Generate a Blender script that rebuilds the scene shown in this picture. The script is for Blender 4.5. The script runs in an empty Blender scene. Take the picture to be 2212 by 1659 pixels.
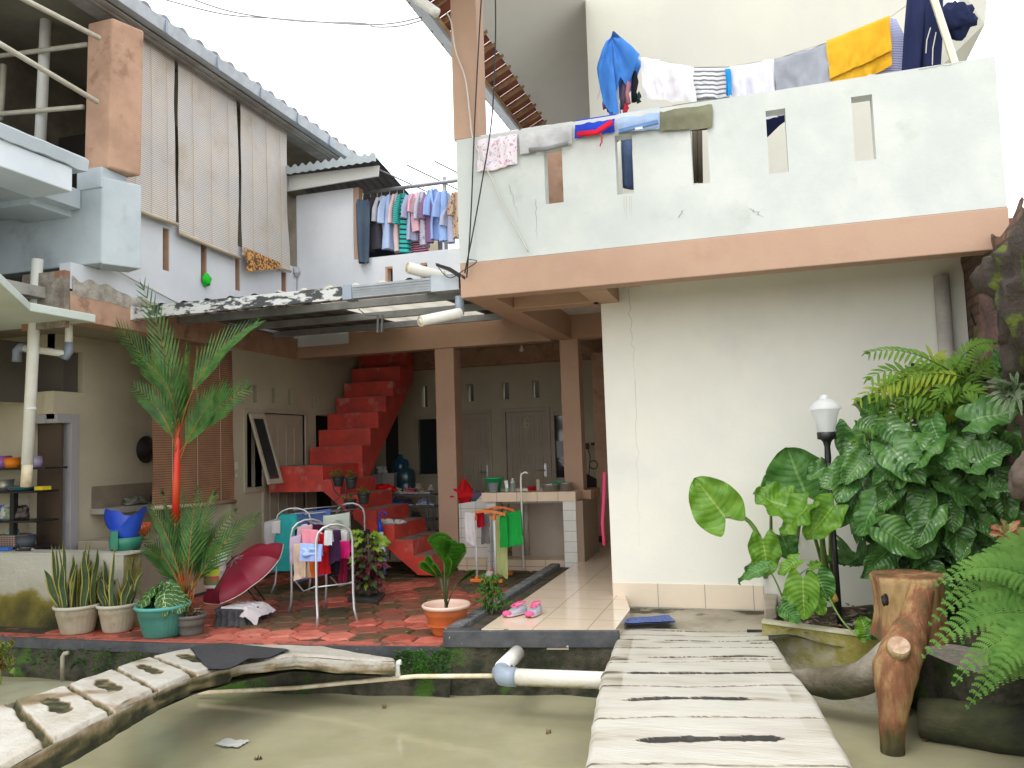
import bpy, math, random
from mathutils import Vector, noise, Matrix
from math import sin, cos, pi, radians
random.seed(7)
S = bpy.context.scene
col = S.collection

# ---------------------------------------------------------------- camera
CAM = Vector((0, 0, 1.5))
AX = Vector((0.95519051, 0.29424434, -0.03211487))     # right
DN = Vector((-0.05358573, 0.06519846, -0.9964325))     # down
FW = Vector((-0.29110079, 0.95350376, 0.07804425))     # forward
FPX = 1716.485
cd = bpy.data.cameras.new('camera')
cam = bpy.data.objects.new('camera', cd); col.objects.link(cam)
cd.sensor_width = 36; cd.lens = FPX / 2212 * 36; cd.clip_start = .05; cd.clip_end = 500
cam.matrix_world = Matrix(((AX.x, -DN.x, -FW.x, CAM.x), (AX.y, -DN.y, -FW.y, CAM.y), (AX.z, -DN.z, -FW.z, CAM.z), (0, 0, 0, 1)))
S.camera = cam

# ---------------------------------------------------------------- sky and sun (bright overcast)
wd = bpy.data.worlds.new('World'); S.world = wd; wd.use_nodes = True
nt = wd.node_tree; bg = nt.nodes['Background']
sky = nt.nodes.new('ShaderNodeTexSky'); sky.sky_type = 'NISHITA'; sky.sun_disc = False
sky.sun_elevation = radians(62); sky.sun_rotation = radians(200); sky.air_density = 1.5; sky.dust_density = 5
mx = nt.nodes.new('ShaderNodeMix'); mx.data_type = 'RGBA'; mx.inputs['Factor'].default_value = .9
nt.links.new(sky.outputs[0], mx.inputs['A']); mx.inputs['B'].default_value = (15.2, 15.4, 15.6, 1)
nt.links.new(mx.outputs['Result'], bg.inputs[0]); bg.inputs[1].default_value = .13
sd = bpy.data.lights.new('sun', 'SUN'); sd.energy = 1.0; sd.angle = radians(25); sd.color = (1, .97, .92)
sun = bpy.data.objects.new('sun', sd); col.objects.link(sun)
sun.rotation_euler = (radians(33), 0, radians(-18))
S.view_settings.view_transform = 'Standard'; S.view_settings.look = 'None'
S.view_settings.exposure = 0.30; S.view_settings.gamma = 1
S.cycles.max_bounces = 10; S.cycles.diffuse_bounces = 6

# ---------------------------------------------------------------- helpers
def at(px, py, **k):
    """point of the place seen at a photo position, on the plane given (x=, y= or z=)"""
    d = AX * ((px - 1106) / FPX) + DN * ((py - 829.5) / FPX) + FW
    (a, v), = k.items(); i = 'xyz'.index(a)
    return CAM + d * ((v - CAM[i]) / d[i])

def nz(x, y=0, z=0, s=1):
    return noise.noise(Vector((x * s, y * s, z * s)))

class MB:
    def __init__(s): s.v = []; s.f = []; s.uv = []; s.c = []; s.col = 0.0
    def add(s, p, uv=(0, 0)):
        s.v.append(Vector(p)); s.uv.append(uv); s.c.append(s.col); return len(s.v) - 1
    def quad(s, a, b, c, d, uv=((0, 0), (1, 0), (1, 1), (0, 1))):
        i = [s.add(p, u) for p, u in zip((a, b, c, d), uv)]; s.f.append(i)
    def poly(s, pts): s.f.append([s.add(p) for p in pts])
    def box(s, x0, x1, y0, y1, z0, z1):
        return s.obox((x0, y0, z0), (x1 - x0, 0, 0), (0, y1 - y0, 0), (0, 0, z1 - z0))
    def obox(s, o, a, b, c):
        o, a, b, c = map(Vector, (o, a, b, c))
        if a.cross(b).dot(c) < 0: o, a = o + a, -a
        i = [s.add(p) for p in (o, o + a, o + a + b, o + b, o + c, o + a + c, o + a + b + c, o + b + c)]
        for q in ((3, 2, 1, 0), (4, 5, 6, 7), (0, 1, 5, 4), (1, 2, 6, 5), (2, 3, 7, 6), (3, 0, 4, 7)): s.f.append([i[k] for k in q])
        return s
    def prism(s, pts, ext):
        """flat polygon pts pushed along ext"""
        ext = Vector(ext); n = len(pts); a = [s.add(p) for p in pts]; b = [s.add(Vector(p) + ext) for p in pts]
        s.f.append(a[::-1]); s.f.append(b)
        for k in range(n): s.f.append([a[k], a[(k + 1) % n], b[(k + 1) % n], b[k]])
        return s
    def tube(s, pts, r, n=10, cap=True):
        pts = [Vector(p) for p in pts]; rings = []
        R = r if isinstance(r, (list, tuple)) else [r] * len(pts)
        t0 = (pts[1] - pts[0]).normalized(); up = Vector((0, 0, 1)) if abs(t0.z) < .9 else Vector((1, 0, 0))
        u = t0.cross(up).normalized()
        for k, p in enumerate(pts):
            t = (pts[min(k + 1, len(pts) - 1)] - pts[max(k - 1, 0)]).normalized()
            u = (u - t * u.dot(t)).normalized(); w = t.cross(u)
            rings.append([s.add(p + (u * cos(2 * pi * j / n) + w * sin(2 * pi * j / n)) * R[k], (j / n, k)) for j in range(n)])
        for a, b in zip(rings, rings[1:]):
            for j in range(n): s.f.append([a[j], a[(j + 1) % n], b[(j + 1) % n], b[j]])
        if cap: s.f.append(rings[0][::-1]); s.f.append(rings[-1])
        return s
    def lathe(s, c, prof, n=32, fn=None, cap=False):
        c = Vector(c); rings = []
        for k, (r, z) in enumerate(prof):
            rings.append([s.add(c + Vector((cos(2 * pi * j / n), sin(2 * pi * j / n), 0)) * (r * (fn(j / n, k) if fn else 1)) + Vector((0, 0, z)), (j / n, k)) for j in range(n)])
        for a, b in zip(rings, rings[1:]):
            for j in range(n): s.f.append([a[j], a[(j + 1) % n], b[(j + 1) % n], b[j]])
        if cap: s.f.append(rings[0][::-1]); s.f.append(rings[-1])
        return s
    def grid(s, fn, nu, nv):
        b = len(s.v)
        for i in range(nu + 1):
            for j in range(nv + 1): s.add(fn(i / nu, j / nv), (i / nu, j / nv))
        for i in range(nu):
            for j in range(nv):
                q = b + i * (nv + 1) + j; s.f.append([q, q + nv + 1, q + nv + 2, q + 1])
        return s
    def ftube(s, pts, hw, hd, w, n=16, wr=.008, seed=0, cap=True):
        """flattened cloth tube along pts; w is the wide direction"""
        pts = [Vector(p) for p in pts]; w = Vector(w).normalized(); rings = []
        for k, p in enumerate(pts):
            t = (pts[min(k + 1, len(pts) - 1)] - pts[max(k - 1, 0)]).normalized()
            ww = (w - t * w.dot(t)).normalized(); d = t.cross(ww)
            a = hw[k] if isinstance(hw, (list, tuple)) else hw; e = hd[k] if isinstance(hd, (list, tuple)) else hd
            ring = []
            for j in range(n):
                th = 2 * pi * j / n
                fo = sin(th * 3 + seed) * wr + nz(th * 1.3 + seed, k * .35, seed) * wr * 2.4
                ring.append(s.add(p + ww * (cos(th) * a) + d * (sin(th) * e + fo), (j / n, k / max(1, len(pts) - 1))))
            rings.append(ring)
        for a, b in zip(rings, rings[1:]):
            for j in range(n): s.f.append([a[j], a[(j + 1) % n], b[(j + 1) % n], b[j]])
        if cap: s.f.append(rings[0][::-1]); s.f.append(rings[-1])
        return s
    def drape(s, A, B, df, db, f=(0, -1, 0), off=.02, amp=.012, seed=0, nu=34, nv=22, slant=0, sag=0):
        """cloth laid over a line or wall top A-B; falls df in front and db behind"""
        A, B, f = Vector(A), Vector(B), Vector(f).normalized(); L = (B - A).length
        d0 = df if callable(df) else (lambda u: df); d1 = db if callable(db) else (lambda u: db)
        def fn(u, v):
            p = A.lerp(B, u); p.z -= sag * 4 * u * (1 - u)
            tot = d0(u) + d1(u); q = v * tot
            if q < d0(u): dd = d0(u) - q; sg = 1
            else: dd = q - d0(u); sg = -1
            g = min(1, dd / .12); k = min(1, dd / .3)
            fold = (sin(u * L * 34 + seed * 3 + nz(u * 3, seed) * 5) * .5 + nz(u * L * 9 + seed, dd * 4, seed) * 1.3 + nz(u * L * 22, dd * 13, seed + 3) * .6) * amp * k
            hem = nz(u * 4 + seed, sg) * .012 * (dd > .05)
            p = p + f * (sg * (off * math.sqrt(g)) + fold) + (B - A).normalized() * (nz(dd * 5, u * 3, seed) * .012 + slant * dd * (u - .5)) - Vector((0, 0, dd + hem - .006 * (1 - g)))
            return p
        return s.grid(fn, nu, nv)
    def leaf(s, base, tip, nrm, w, kind='heart', droop=.15, fold=.15, nu=9, nv=6, wave=.02, seed=0):
        base, tip = Vector(base), Vector(tip); a = tip - base; L = a.length; a.normalize()
        n = Vector(nrm); n = (n - a * n.dot(a)).normalized(); b = n.cross(a)
        def fn(u, v):
            q = (v - .5) * 2; aq = abs(q)
            if kind == 'heart':
                ww = w * (math.sqrt(max(0, 1 - ((u - .26) / .74) ** 2)) ** 1.15 if u > .26 else .80 + .20 * sin(u / .26 * pi / 2)) * .5
                if u > .26: ww *= 1 - .25 * ((u - .26) / .74) ** 2
                al = u - .30 * (1 - u) ** 2 * aq ** .9 * (1.15 - .35 * aq ** 4)
                ww *= 1 - (.28 * (1 - u) ** 6)
            elif kind == 'lance':
                ww = w * .5 * sin(pi * min(1, u * .93 + .05)) ** .75; al = u
            elif kind == 'fan':
                ww = w * .5 * (.12 + .88 * min(1, u * 1.5) ** .8); al = u * (1 - .28 * aq ** 2.5 * u)
            else:
                ww = w * .5 * (1 - u ** 3); al = u
            wv = sin(u * 17 + seed) * wave * aq * aq + nz(u * 3 + seed, q * 2) * wave
            return base + a * (al * L) + b * (q * ww) + n * (-droop * L * (al ** 2) + fold * w * aq ** 1.4 * .5 + wv)
        return s.grid(fn, nu, nv)

W0 = {}
def link(name, mb, m, parent=None, smooth=False, bev=0, attr=False):
    me = bpy.data.meshes.new(name)
    o = bpy.data.objects.new(name, me); col.objects.link(o)
    if parent is None:
        xs = [v.x for v in mb.v]; ys = [v.y for v in mb.v]; zs = [v.z for v in mb.v]
        w = Vector(((min(xs) + max(xs)) / 2, (min(ys) + max(ys)) / 2, min(zs))); o.location = w; W0[o.name] = w
    else:
        w = W0[parent.name]; o.parent = parent; W0[o.name] = w
    me.from_pydata([v - w for v in mb.v], [], mb.f)
    uv = me.uv_layers.new(name='UVMap'); vi = [0] * len(me.loops); me.loops.foreach_get('vertex_index', vi)
    fl = []
    for i in vi: fl += mb.uv[i]
    uv.data.foreach_set('uv', fl)
    if any(mb.c):
        at_ = me.attributes.new('tone', 'FLOAT', 'POINT'); at_.data.foreach_set('value', mb.c)
    me.materials.append(m)
    if smooth: me.shade_smooth()
    if bev:
        b = o.modifiers.new('bevel', 'BEVEL'); b.width = bev; b.segments = 2; b.limit_method = 'ANGLE'
    me.update(); return o
def tag(o, label, cat, group=None):
    o['label'] = label; o['category'] = cat
    if group: o['group'] = group
    return o
def thing(name, loc, label, cat, group=None):
    o = bpy.data.objects.new(name, None); col.objects.link(o); o.location = Vector(loc); o.empty_display_size = .1
    W0[o.name] = Vector(loc); return tag(o, label, cat, group)
def solo(name, mb, m, label, cat, group=None, **k): return tag(link(name, mb, m, **k), label, cat, group)
def struct(name, mb, m, **k):
    o = link(name, mb, m, **k); o['kind'] = 'structure'; return o

# ---------------------------------------------------------------- materials
def mat(name, c1, c2=None, sc=4, rough=.7, bump=.15, bsc=40, str_=(1, 1, 1), c3=None, sc3=1.5, lo3=.55, hi3=.7, metal=0, thr=(.35, .65), trans=0, alpha=1, spec=.5, bd=.02, sheen=0):
    m = bpy.data.materials.new(name); m.use_nodes = True; t = m.node_tree; N = t.nodes; L = t.links
    p = N['Principled BSDF']; p.inputs['Roughness'].default_value = rough; p.inputs['Metallic'].default_value = metal
    p.inputs['Specular IOR Level'].default_value = spec
    if trans: p.inputs['Transmission Weight'].default_value = trans
    if alpha < 1: p.inputs['Alpha'].default_value = alpha
    if sheen: p.inputs['Sheen Weight'].default_value = sheen
    tc = N.new('ShaderNodeNewGeometry'); mp = N.new('ShaderNodeMapping'); L.new(tc.outputs['Position'], mp.inputs[0]); mp.inputs['Scale'].default_value = str_
    def ns(scale, det=6, vec=mp):
        n = N.new('ShaderNodeTexNoise'); n.inputs['Scale'].default_value = scale; n.inputs['Detail'].default_value = det; n.inputs['Roughness'].default_value = .62; L.new(vec.outputs[0], n.inputs['Vector']); return n
    def mr(src, a, b):
        r = N.new('ShaderNodeMapRange'); r.inputs[1].default_value = a; r.inputs[2].default_value = b; L.new(src, r.inputs[0]); r.interpolation_type = 'SMOOTHSTEP'; return r
    def mix(f, a, b):
        x = N.new('ShaderNodeMix'); x.data_type = 'RGBA'; L.new(f, x.inputs['Factor'])
        for s_, c in (('A', a), ('B', b)):
            if isinstance(c, (tuple, list)): x.inputs[s_].default_value = (*c[:3], 1)
            else: L.new(c, x.inputs[s_])
        return x.outputs['Result']
    c = tuple(c1)
    out = None
    if c2:
        out = mix(mr(ns(sc).outputs[0], *thr).outputs[0], c1, c2)
    if c3: out = mix(mr(ns(sc3, 8).outputs[0], lo3, hi3).outputs[0], out or c1, c3)
    if out is None: p.inputs['Base Color'].default_value = (*c, 1)
    else: L.new(out, p.inputs['Base Color'])
    if bump:
        b = N.new('ShaderNodeBump'); b.inputs['Strength'].default_value = bump; b.inputs['Distance'].default_value = bd; L.new(ns(bsc, 8).outputs[0], b.inputs['Height']); L.new(b.outputs[0], p.inputs['Normal'])
    m['_o'] = 0
    M_[name] = (m, t, p, mix, mr, ns, out)
    return m
M_ = {}
def leafmat(name, c1, c2, vein=None, rough=.4, nv=9, tl=.25, vs=.5, edge=None):
    m = mat(name, c1, c2, sc=9, rough=rough, bump=0); _, t, p, mix, mr, ns, out = M_[name]; N = t.nodes; L = t.links
    uv = N.new('ShaderNodeUVMap'); sp = N.new('ShaderNodeSeparateXYZ'); L.new(uv.outputs[0], sp.inputs[0])
    def ma(op, a, b=0.0, c=None):
        n = N.new('ShaderNodeMath'); n.operation = op
        for i, x in enumerate((a, b) if c is None else (a, b, c)):
            if isinstance(x, (int, float)): n.inputs[i].default_value = x
            else: L.new(x, n.inputs[i])
        return n.outputs[0]
    q = ma('ABSOLUTE', ma('SUBTRACT', sp.outputs[1], .5)); cur = out
    w = ma('SUBTRACT', ma('MULTIPLY', sp.outputs[0], nv), ma('MULTIPLY', q, nv * .55)); fr = ma('ABSOLUTE', ma('SUBTRACT', ma('FRACT', w), .5))
    if vein:
        mid = ma('LESS_THAN', q, .022); sv = ma('LESS_THAN', fr, .055); f = ma('MULTIPLY', ma('MAXIMUM', mid, ma('MULTIPLY', sv, vs)), 1.0)
        cur = mix(f, out, vein)
    if edge: cur = mix(ma('GREATER_THAN', q, edge[0]), cur, edge[1])
    L.new(cur, p.inputs['Base Color'])
    b = N.new('ShaderNodeBump'); b.inputs['Strength'].default_value = .6; b.inputs['Distance'].default_value = .01; L.new(fr, b.inputs['Height']); L.new(b.outputs[0], p.inputs['Normal'])
    if tl:
        tr = N.new('ShaderNodeBsdfTranslucent'); L.new(cur, tr.inputs[0]); ms = N.new('ShaderNodeMixShader'); ms.inputs[0].default_value = tl
        o = N['Material Output']; L.new(p.outputs[0], ms.inputs[1]); L.new(tr.outputs[0], ms.inputs[2]); L.new(ms.outputs[0], o.inputs[0])
    return m
def cloth(name, c, c2=None, **k):
    kw = dict(rough=.9, bump=.25, bsc=60, sc=3, spec=.15, bd=.01); kw.update(k)
    if c2 is None: c2 = tuple(x * .82 for x in c)
    return mat(name, c, c2, **kw)
def brick_like(name, c1, c2, mortar, sx, sz, w=.5, h=.25, ms=.02, rough=.6, off=0.0, rot=(0, 0, 0), bump=.3):
    """tiles / bricks; rot turns the pattern into the wall's plane"""
    m = mat(name, c1, c2, sc=5, rough=rough, bump=0); _, t, p, mix, mr, ns, out = M_[name]; N = t.nodes; L = t.links
    g = N.new('ShaderNodeNewGeometry'); mp = N.new('ShaderNodeMapping'); mp.inputs['Rotation'].default_value = rot; mp.inputs['Location'].default_value = (sx, sz, 0); L.new(g.outputs['Position'], mp.inputs[0])
    b = N.new('ShaderNodeTexBrick'); L.new(mp.outputs[0], b.inputs[0]); b.inputs['Scale'].default_value = 1; b.inputs['Brick Width'].default_value = w; b.inputs['Row Height'].default_value = h
    b.inputs['Mortar Size'].default_value = ms; b.offset = off; b.inputs['Color1'].default_value = (1, 1, 1, 1); b.inputs['Color2'].default_value = (.8, .8, .8, 1); b.inputs['Mortar'].default_value = (0, 0, 0, 1)
    r = mix(b.outputs['Fac'], out, mortar); L.new(r, p.inputs['Base Color'])
    bu = N.new('ShaderNodeBump'); bu.inputs['Strength'].default_value = bump; bu.inputs['Distance'].default_value = .01; bu.invert = True; L.new(b.outputs['Fac'], bu.inputs['Height']); L.new(bu.outputs[0], p.inputs['Normal'])
    return m
def toned(name, stops, rough=.8, bump=.3, bsc=30, nsc=14, namt=.25, spec=.3, str_=(1, 1, 1)):
    """colour follows the 'tone' attribute modelled with the surface (dirt, moss, worn paint, and shade on the bank log)"""
    m = mat(name, stops[0][1], rough=rough, bump=bump, bsc=bsc, spec=spec, str_=str_); _, t, p, mix, mr, ns, out = M_[name]; N = t.nodes; L = t.links
    a = N.new('ShaderNodeAttribute'); a.attribute_name = 'tone'; n = ns(nsc, 8)
    s_ = N.new('ShaderNodeMath'); s_.operation = 'MULTIPLY_ADD'; L.new(n.outputs[0], s_.inputs[0]); s_.inputs[1].default_value = namt; L.new(a.outputs['Fac'], s_.inputs[2])
    s2 = N.new('ShaderNodeMath'); s2.operation = 'SUBTRACT'; L.new(s_.outputs[0], s2.inputs[0]); s2.inputs[1].default_value = namt / 2
    r = N.new('ShaderNodeValToRGB'); L.new(s2.outputs[0], r.inputs[0]); e = r.color_ramp.elements
    e[0].position = stops[0][0]; e[0].color = (*stops[0][1], 1); e[1].position = stops[-1][0]; e[1].color = (*stops[-1][1], 1)
    for ps, c in stops[1:-1]: k = e.new(ps); k.color = (*c, 1)
    L.new(r.outputs[0], p.inputs['Base Color']); return m

WHITE = mat('white_wall_paint', (.60, .625, .595), (.52, .555, .535), sc=1.6, rough=.8, bump=.12, bsc=25, c3=(.44, .48, .44), sc3=2.6, lo3=.56, hi3=.78)
WHITE2 = mat('bluish_white_wall_paint', (.68, .70, .73), (.61, .64, .68), sc=1.3, rough=.8, bump=.1, bsc=25, c3=(.55, .58, .60), sc3=2.0, lo3=.6, hi3=.8)
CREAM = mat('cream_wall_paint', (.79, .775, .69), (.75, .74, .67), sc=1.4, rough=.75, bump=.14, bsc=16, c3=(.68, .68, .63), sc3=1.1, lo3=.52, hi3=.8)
UCREAM = mat('cream_paint_darkened_upstairs', (.60, .59, .51), (.56, .555, .49), sc=1.2, rough=.75, bump=.08, bsc=20)  # cream wall paint darkened so the brighter light upstairs does not clip
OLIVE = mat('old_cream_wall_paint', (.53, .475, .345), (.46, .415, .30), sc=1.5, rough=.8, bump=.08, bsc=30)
BROWN = mat('tan_beam_paint', (.46, .30, .21), (.42, .265, .185), sc=1.5, rough=.7, bump=.1, bsc=30, c3=(.42, .26, .18), sc3=2.5, lo3=.55, hi3=.72)
BROWNW = mat('weathered_tan_paint', (.50, .31, .21), (.40, .24, .16), sc=3.2, rough=.75, bump=.25, bsc=24, c3=(.30, .17, .11), sc3=4, lo3=.55, hi3=.68)
GREYW = mat('grey_blue_wall_paint', (.50, .56, .60), (.42, .48, .52), sc=1.5, rough=.8, bump=.15, bsc=20, c3=(.33, .37, .39), sc3=2.2, lo3=.55, hi3=.75)
CONC = mat('rough_concrete', (.36, .35, .31), (.26, .25, .22), sc=3, rough=.9, bump=.5, bsc=22, c3=(.14, .13, .11), sc3=3, lo3=.52, hi3=.66)
PEEL = mat('crumbling_plaster', (.34, .31, .26), (.18, .15, .12), sc=7, rough=.95, bump=1, bsc=14, c3=(.30, .15, .09), sc3=4, lo3=.5, hi3=.6)
REDP = mat('red_stair_paint', (.66, .06, .04), (.46, .05, .038), sc=4.5, rough=.5, bump=.25, bsc=18, c3=(.58, .20, .16), sc3=4, lo3=.56, hi3=.72)
TREAD = mat('worn_tread_cement', (.23, .20, .18), (.30, .17, .14), sc=7, rough=.8, bump=.3, bsc=30, c3=(.10, .085, .08), sc3=5, lo3=.5, hi3=.65)
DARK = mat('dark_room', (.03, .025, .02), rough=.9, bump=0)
BLACKP = mat('black_kerb_paint', (.045, .048, .055), (.08, .08, .085), sc=6, rough=.6, bump=.3, bsc=25, c3=(.5, .5, .48), sc3=9, lo3=.66, hi3=.7)
STEELG = mat('galvanised_steel', (.36, .38, .40), (.25, .26, .28), sc=4, rough=.45, metal=.5, bump=.05)
GUTTER = mat('grey_gutter_metal', (.42, .46, .50), (.34, .37, .40), sc=5, rough=.5, metal=.2, bump=.05, c3=(.25, .27, .28), sc3=3, lo3=.6, hi3=.8)
GUTTERD = mat('peeling_black_gutter', (.62, .64, .64), (.055, .06, .065), sc=6, rough=.6, bump=.3, bsc=20, str_=(1, 1, 3), thr=(.47, .55))
PVC = mat('white_pvc', (.80, .80, .76), (.74, .73, .66), sc=5, rough=.4, bump=.03)
PVCO = mat('yellowed_pvc', (.78, .70, .52), (.60, .48, .30), sc=9, rough=.5, bump=.1)
PVCG = mat('grey_pvc_joint', (.26, .31, .38), rough=.4, bump=0)
TILE = brick_like('glazed_cream_floor_tile', (.72, .60, .47), (.69, .57, .44), (.30, .24, .19), .06, .27, w=.4, h=.4, ms=.003, rough=.12, bump=.05)
SKIRT = brick_like('cream_skirting_tile', (.74, .63, .50), (.70, .60, .47), (.35, .30, .25), .1, 0, w=.4, h=.9, ms=.004, rough=.3, rot=(radians(90), 0, 0), bump=.1)
CTILE = brick_like('peach_counter_tile', (.74, .58, .42), (.70, .55, .40), (.35, .26, .2), .0, .05, w=.25, h=.5, ms=.004, rough=.35, rot=(radians(90), 0, 0), bump=.1)
WTILE = brick_like('small_white_wall_tile', (.72, .71, .66), (.66, .65, .60), (.42, .40, .36), 0, .02, w=.2, h=.12, ms=.004, rough=.3, rot=(radians(90), 0, 0), bump=.1)
SOFFIT = mat('white_soffit_board', (.66, .65, .62), (.62, .61, .58), sc=1, rough=.85, bump=.03)
WOOD = mat('roof_batten_wood', (.40, .24, .12), (.28, .16, .08), sc=9, rough=.8, bump=.2)
TERRA = mat('terracotta_roof_tile', (.30, .09, .045), (.20, .06, .035), sc=6, rough=.8, bump=.3)
ROOFG = mat('grey_roof_tile', (.26, .27, .29), (.18, .18, .19), sc=5, rough=.8, bump=.2)
ZINC = mat('corrugated_zinc', (.42, .48, .50), (.36, .41, .44), sc=3, rough=.5, metal=.4, bump=.05)
ZINCU = mat('shade_coloured_zinc', (.12, .12, .12), (.08, .08, .085), sc=3, rough=.6, metal=.2, bump=.05)  # dark zinc copy; the shade of the undersides is put into its colour
GLASS = mat('window_glass', (.03, .035, .04), rough=.06, bump=0, spec=.8)
DOORW = mat('beige_painted_door', (.46, .40, .30), (.41, .35, .26), sc=3, rough=.55, bump=.05)
FRAMEW = mat('beige_painted_frame', (.47, .42, .32), (.42, .37, .28), sc=3, rough=.6, bump=.05)
GREYFR = mat('grey_painted_frame', (.36, .35, .36), rough=.6, bump=.05)
CHROME = mat('polished_metal', (.6, .6, .6), rough=.3, metal=1, bump=0)
ALU = mat('aluminium_pot', (.55, .55, .54), rough=.35, metal=.8, bump=.05)
SOIL = mat('garden_soil', (.06, .04, .028), (.10, .07, .05), sc=12, rough=1, bump=1, bsc=30, c3=(.03, .045, .015), sc3=4, lo3=.5, hi3=.6)
BLK = mat('black_plastic', (.012, .012, .014), rough=.45, bump=0)
CABLE = mat('black_cable', (.02, .018, .018), rough=.6, bump=0)
CABLEW = mat('white_cable', (.55, .53, .48), rough=.6, bump=0)
# ================================================================ SETTING
def wallgrid(mb, ax, u0, u1, z0, z1, t0, t1, holes):
    """wall slab with real openings; ax 'x': runs along x, thickness t0..t1 in y; ax 'y': runs along y, thickness in x"""
    us = sorted({u0, u1, *[h[0] for h in holes], *[h[1] for h in holes]}); zs = sorted({z0, z1, *[h[2] for h in holes], *[h[3] for h in holes]})
    P = (lambda u, t, z: (u, t, z)) if ax == 'x' else (lambda u, t, z: (t, u, z))
    def solid(i, k):
        if i < 0 or k < 0 or i >= len(us) - 1 or k >= len(zs) - 1: return False
        u = (us[i] + us[i + 1]) / 2; z = (zs[k] + zs[k + 1]) / 2
        return not any(h[0] < u < h[1] and h[2] < z < h[3] for h in holes)
    for i in range(len(us) - 1):
        for k in range(len(zs) - 1):
            if not solid(i, k): continue
            a, b, c, d = us[i], us[i + 1], zs[k], zs[k + 1]
            mb.quad(P(a, t0, c), P(b, t0, c), P(b, t0, d), P(a, t0, d)); mb.quad(P(a, t1, c), P(a, t1, d), P(b, t1, d), P(b, t1, c))
            if not solid(i - 1, k): mb.quad(P(a, t0, c), P(a, t0, d), P(a, t1, d), P(a, t1, c))
            if not solid(i + 1, k): mb.quad(P(b, t0, c), P(b, t1, c), P(b, t1, d), P(b, t0, d))
            if not solid(i, k - 1): mb.quad(P(a, t0, c), P(a, t1, c), P(b, t1, c), P(b, t0, c))
            if not solid(i, k + 1): mb.quad(P(a, t0, d), P(b, t0, d), P(b, t1, d), P(a, t1, d))
    return mb

# ground far below everything, out to the horizon
struct('ground', MB().box(-150, 150, -120, 200, -1.6, -1.5), SOIL)
# pond water
WATER = mat('murky_pond_water', (.40, .375, .24), (.31, .29, .18), sc=.8, rough=.06, bump=.16, bsc=2.2, spec=.5, bd=.03)
g = MB(); g.quad((-14, -6, -.33), (9, -6, -.33), (9, 6.2, -.33), (-14, 6.2, -.33)); struct('pond_water', g, WATER)
g = MB(); g.box(-14, 9, -6, 6.2, -1.5, -1.2); struct('pond_bed', g, SOIL)

# pond bank walls: mossy cement with a black painted band on top
MOSSY = mat('mossy_bank_cement', (.085, .075, .05), (.022, .026, .014), sc=6, rough=.95, bump=1, bsc=14, bd=.04, c3=(.05, .12, .012), sc3=4, lo3=.54, hi3=.64)
b = thing('pond_bank_wall', (-3.9, 5.6, -1.2), 'mossy dark cement pond bank under the red paved yard', 'bank wall')
def bank(u, v):
    x = -14 + u * 11.74; z = -1.2 + v * 1.12; return (x, (5.44 if x < -4 else 5.44 + .2 * min(1, (x + 4) / 1.6)) + nz(x * 3, z * 4) * .05 - .05 * (z < -.2), z)
link('bank_face', MB().grid(bank, 150, 12), MOSSY, b, smooth=True)
pe = [(-7.5, 5.42), (-5.7, 5.44), (-4.6, 5.5), (-3.7, 5.59), (-2.9, 5.69), (-2.24, 5.78)]
g = MB()
for (x0, y0), (x1, y1) in zip(pe, pe[1:]):
    g.prism([(x0, y0 - .03, -.085), (x1, y1 - .03, -.085), (x1, y1 + .1, -.085), (x0, y0 + .1, -.085)], (0, 0, .08))
link('painted_edge_band', g, BLACKP, b)
g = MB()
def bank2(u, v):
    x = -2.36 + u * 2.26; z = -1.2 + v * 1.225; return (x, 5.655 + .16 * (x + 2.3) + nz(x * 3, z * 4, 5) * .05, z)
link('bank_face', MB().grid(bank2, 40, 12), MOSSY, b, smooth=True)

# red hexagonal paving
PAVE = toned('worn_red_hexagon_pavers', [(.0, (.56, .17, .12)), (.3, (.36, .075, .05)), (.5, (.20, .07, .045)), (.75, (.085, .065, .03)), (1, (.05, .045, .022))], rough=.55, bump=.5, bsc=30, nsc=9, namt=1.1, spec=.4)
g = MB(); R_ = .158
row = 0; y = 5.45
while y < 9.9:
    x = -6.1 + (R_ * .866 if row % 2 else 0)
    while x < -2.0:
        edge = 5.44 + (.35 * max(0, (x + 5.2)) / 2.9)
        if y > edge + .06 and not (x > -2.42 and y < 9.2) and not (y > 9.55 and x > -3.9):
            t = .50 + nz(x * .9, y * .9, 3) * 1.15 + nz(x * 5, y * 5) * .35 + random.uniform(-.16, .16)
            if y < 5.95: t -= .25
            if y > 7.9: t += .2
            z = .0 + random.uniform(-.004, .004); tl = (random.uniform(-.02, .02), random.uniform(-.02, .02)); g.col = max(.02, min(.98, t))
            def hp(r, z_): return [(x + r * sin(k * pi / 3) + random.uniform(-.006, .006), y + r * cos(k * pi / 3) * .98 + random.uniform(-.006, .006), z_ + tl[0] * r * sin(k * pi / 3) + tl[1] * r * cos(k * pi / 3)) for k in range(6)]
            a = [g.add(p) for p in hp(R_ * .84, z + .002)]; bb = [g.add(p) for p in hp(R_ * .95, z - .010)]; cc = [g.add(p) for p in hp(R_ * .965, z - .03)]
            g.f.append(a[::-1])
            for k in range(6): g.f.append([a[k], a[(k + 1) % 6], bb[(k + 1) % 6], bb[k]]); g.f.append([bb[k], bb[(k + 1) % 6], cc[(k + 1) % 6], cc[k]])
        x += R_ * 2 * .866
    y += R_ * 1.5; row += 1
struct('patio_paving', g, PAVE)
MOSSG = mat('mossy_grout', (.045, .045, .025), (.07, .05, .035), sc=8, rough=1, bump=.8, bsc=30, c3=(.30, .10, .07), sc3=5, lo3=.52, hi3=.62)
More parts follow.
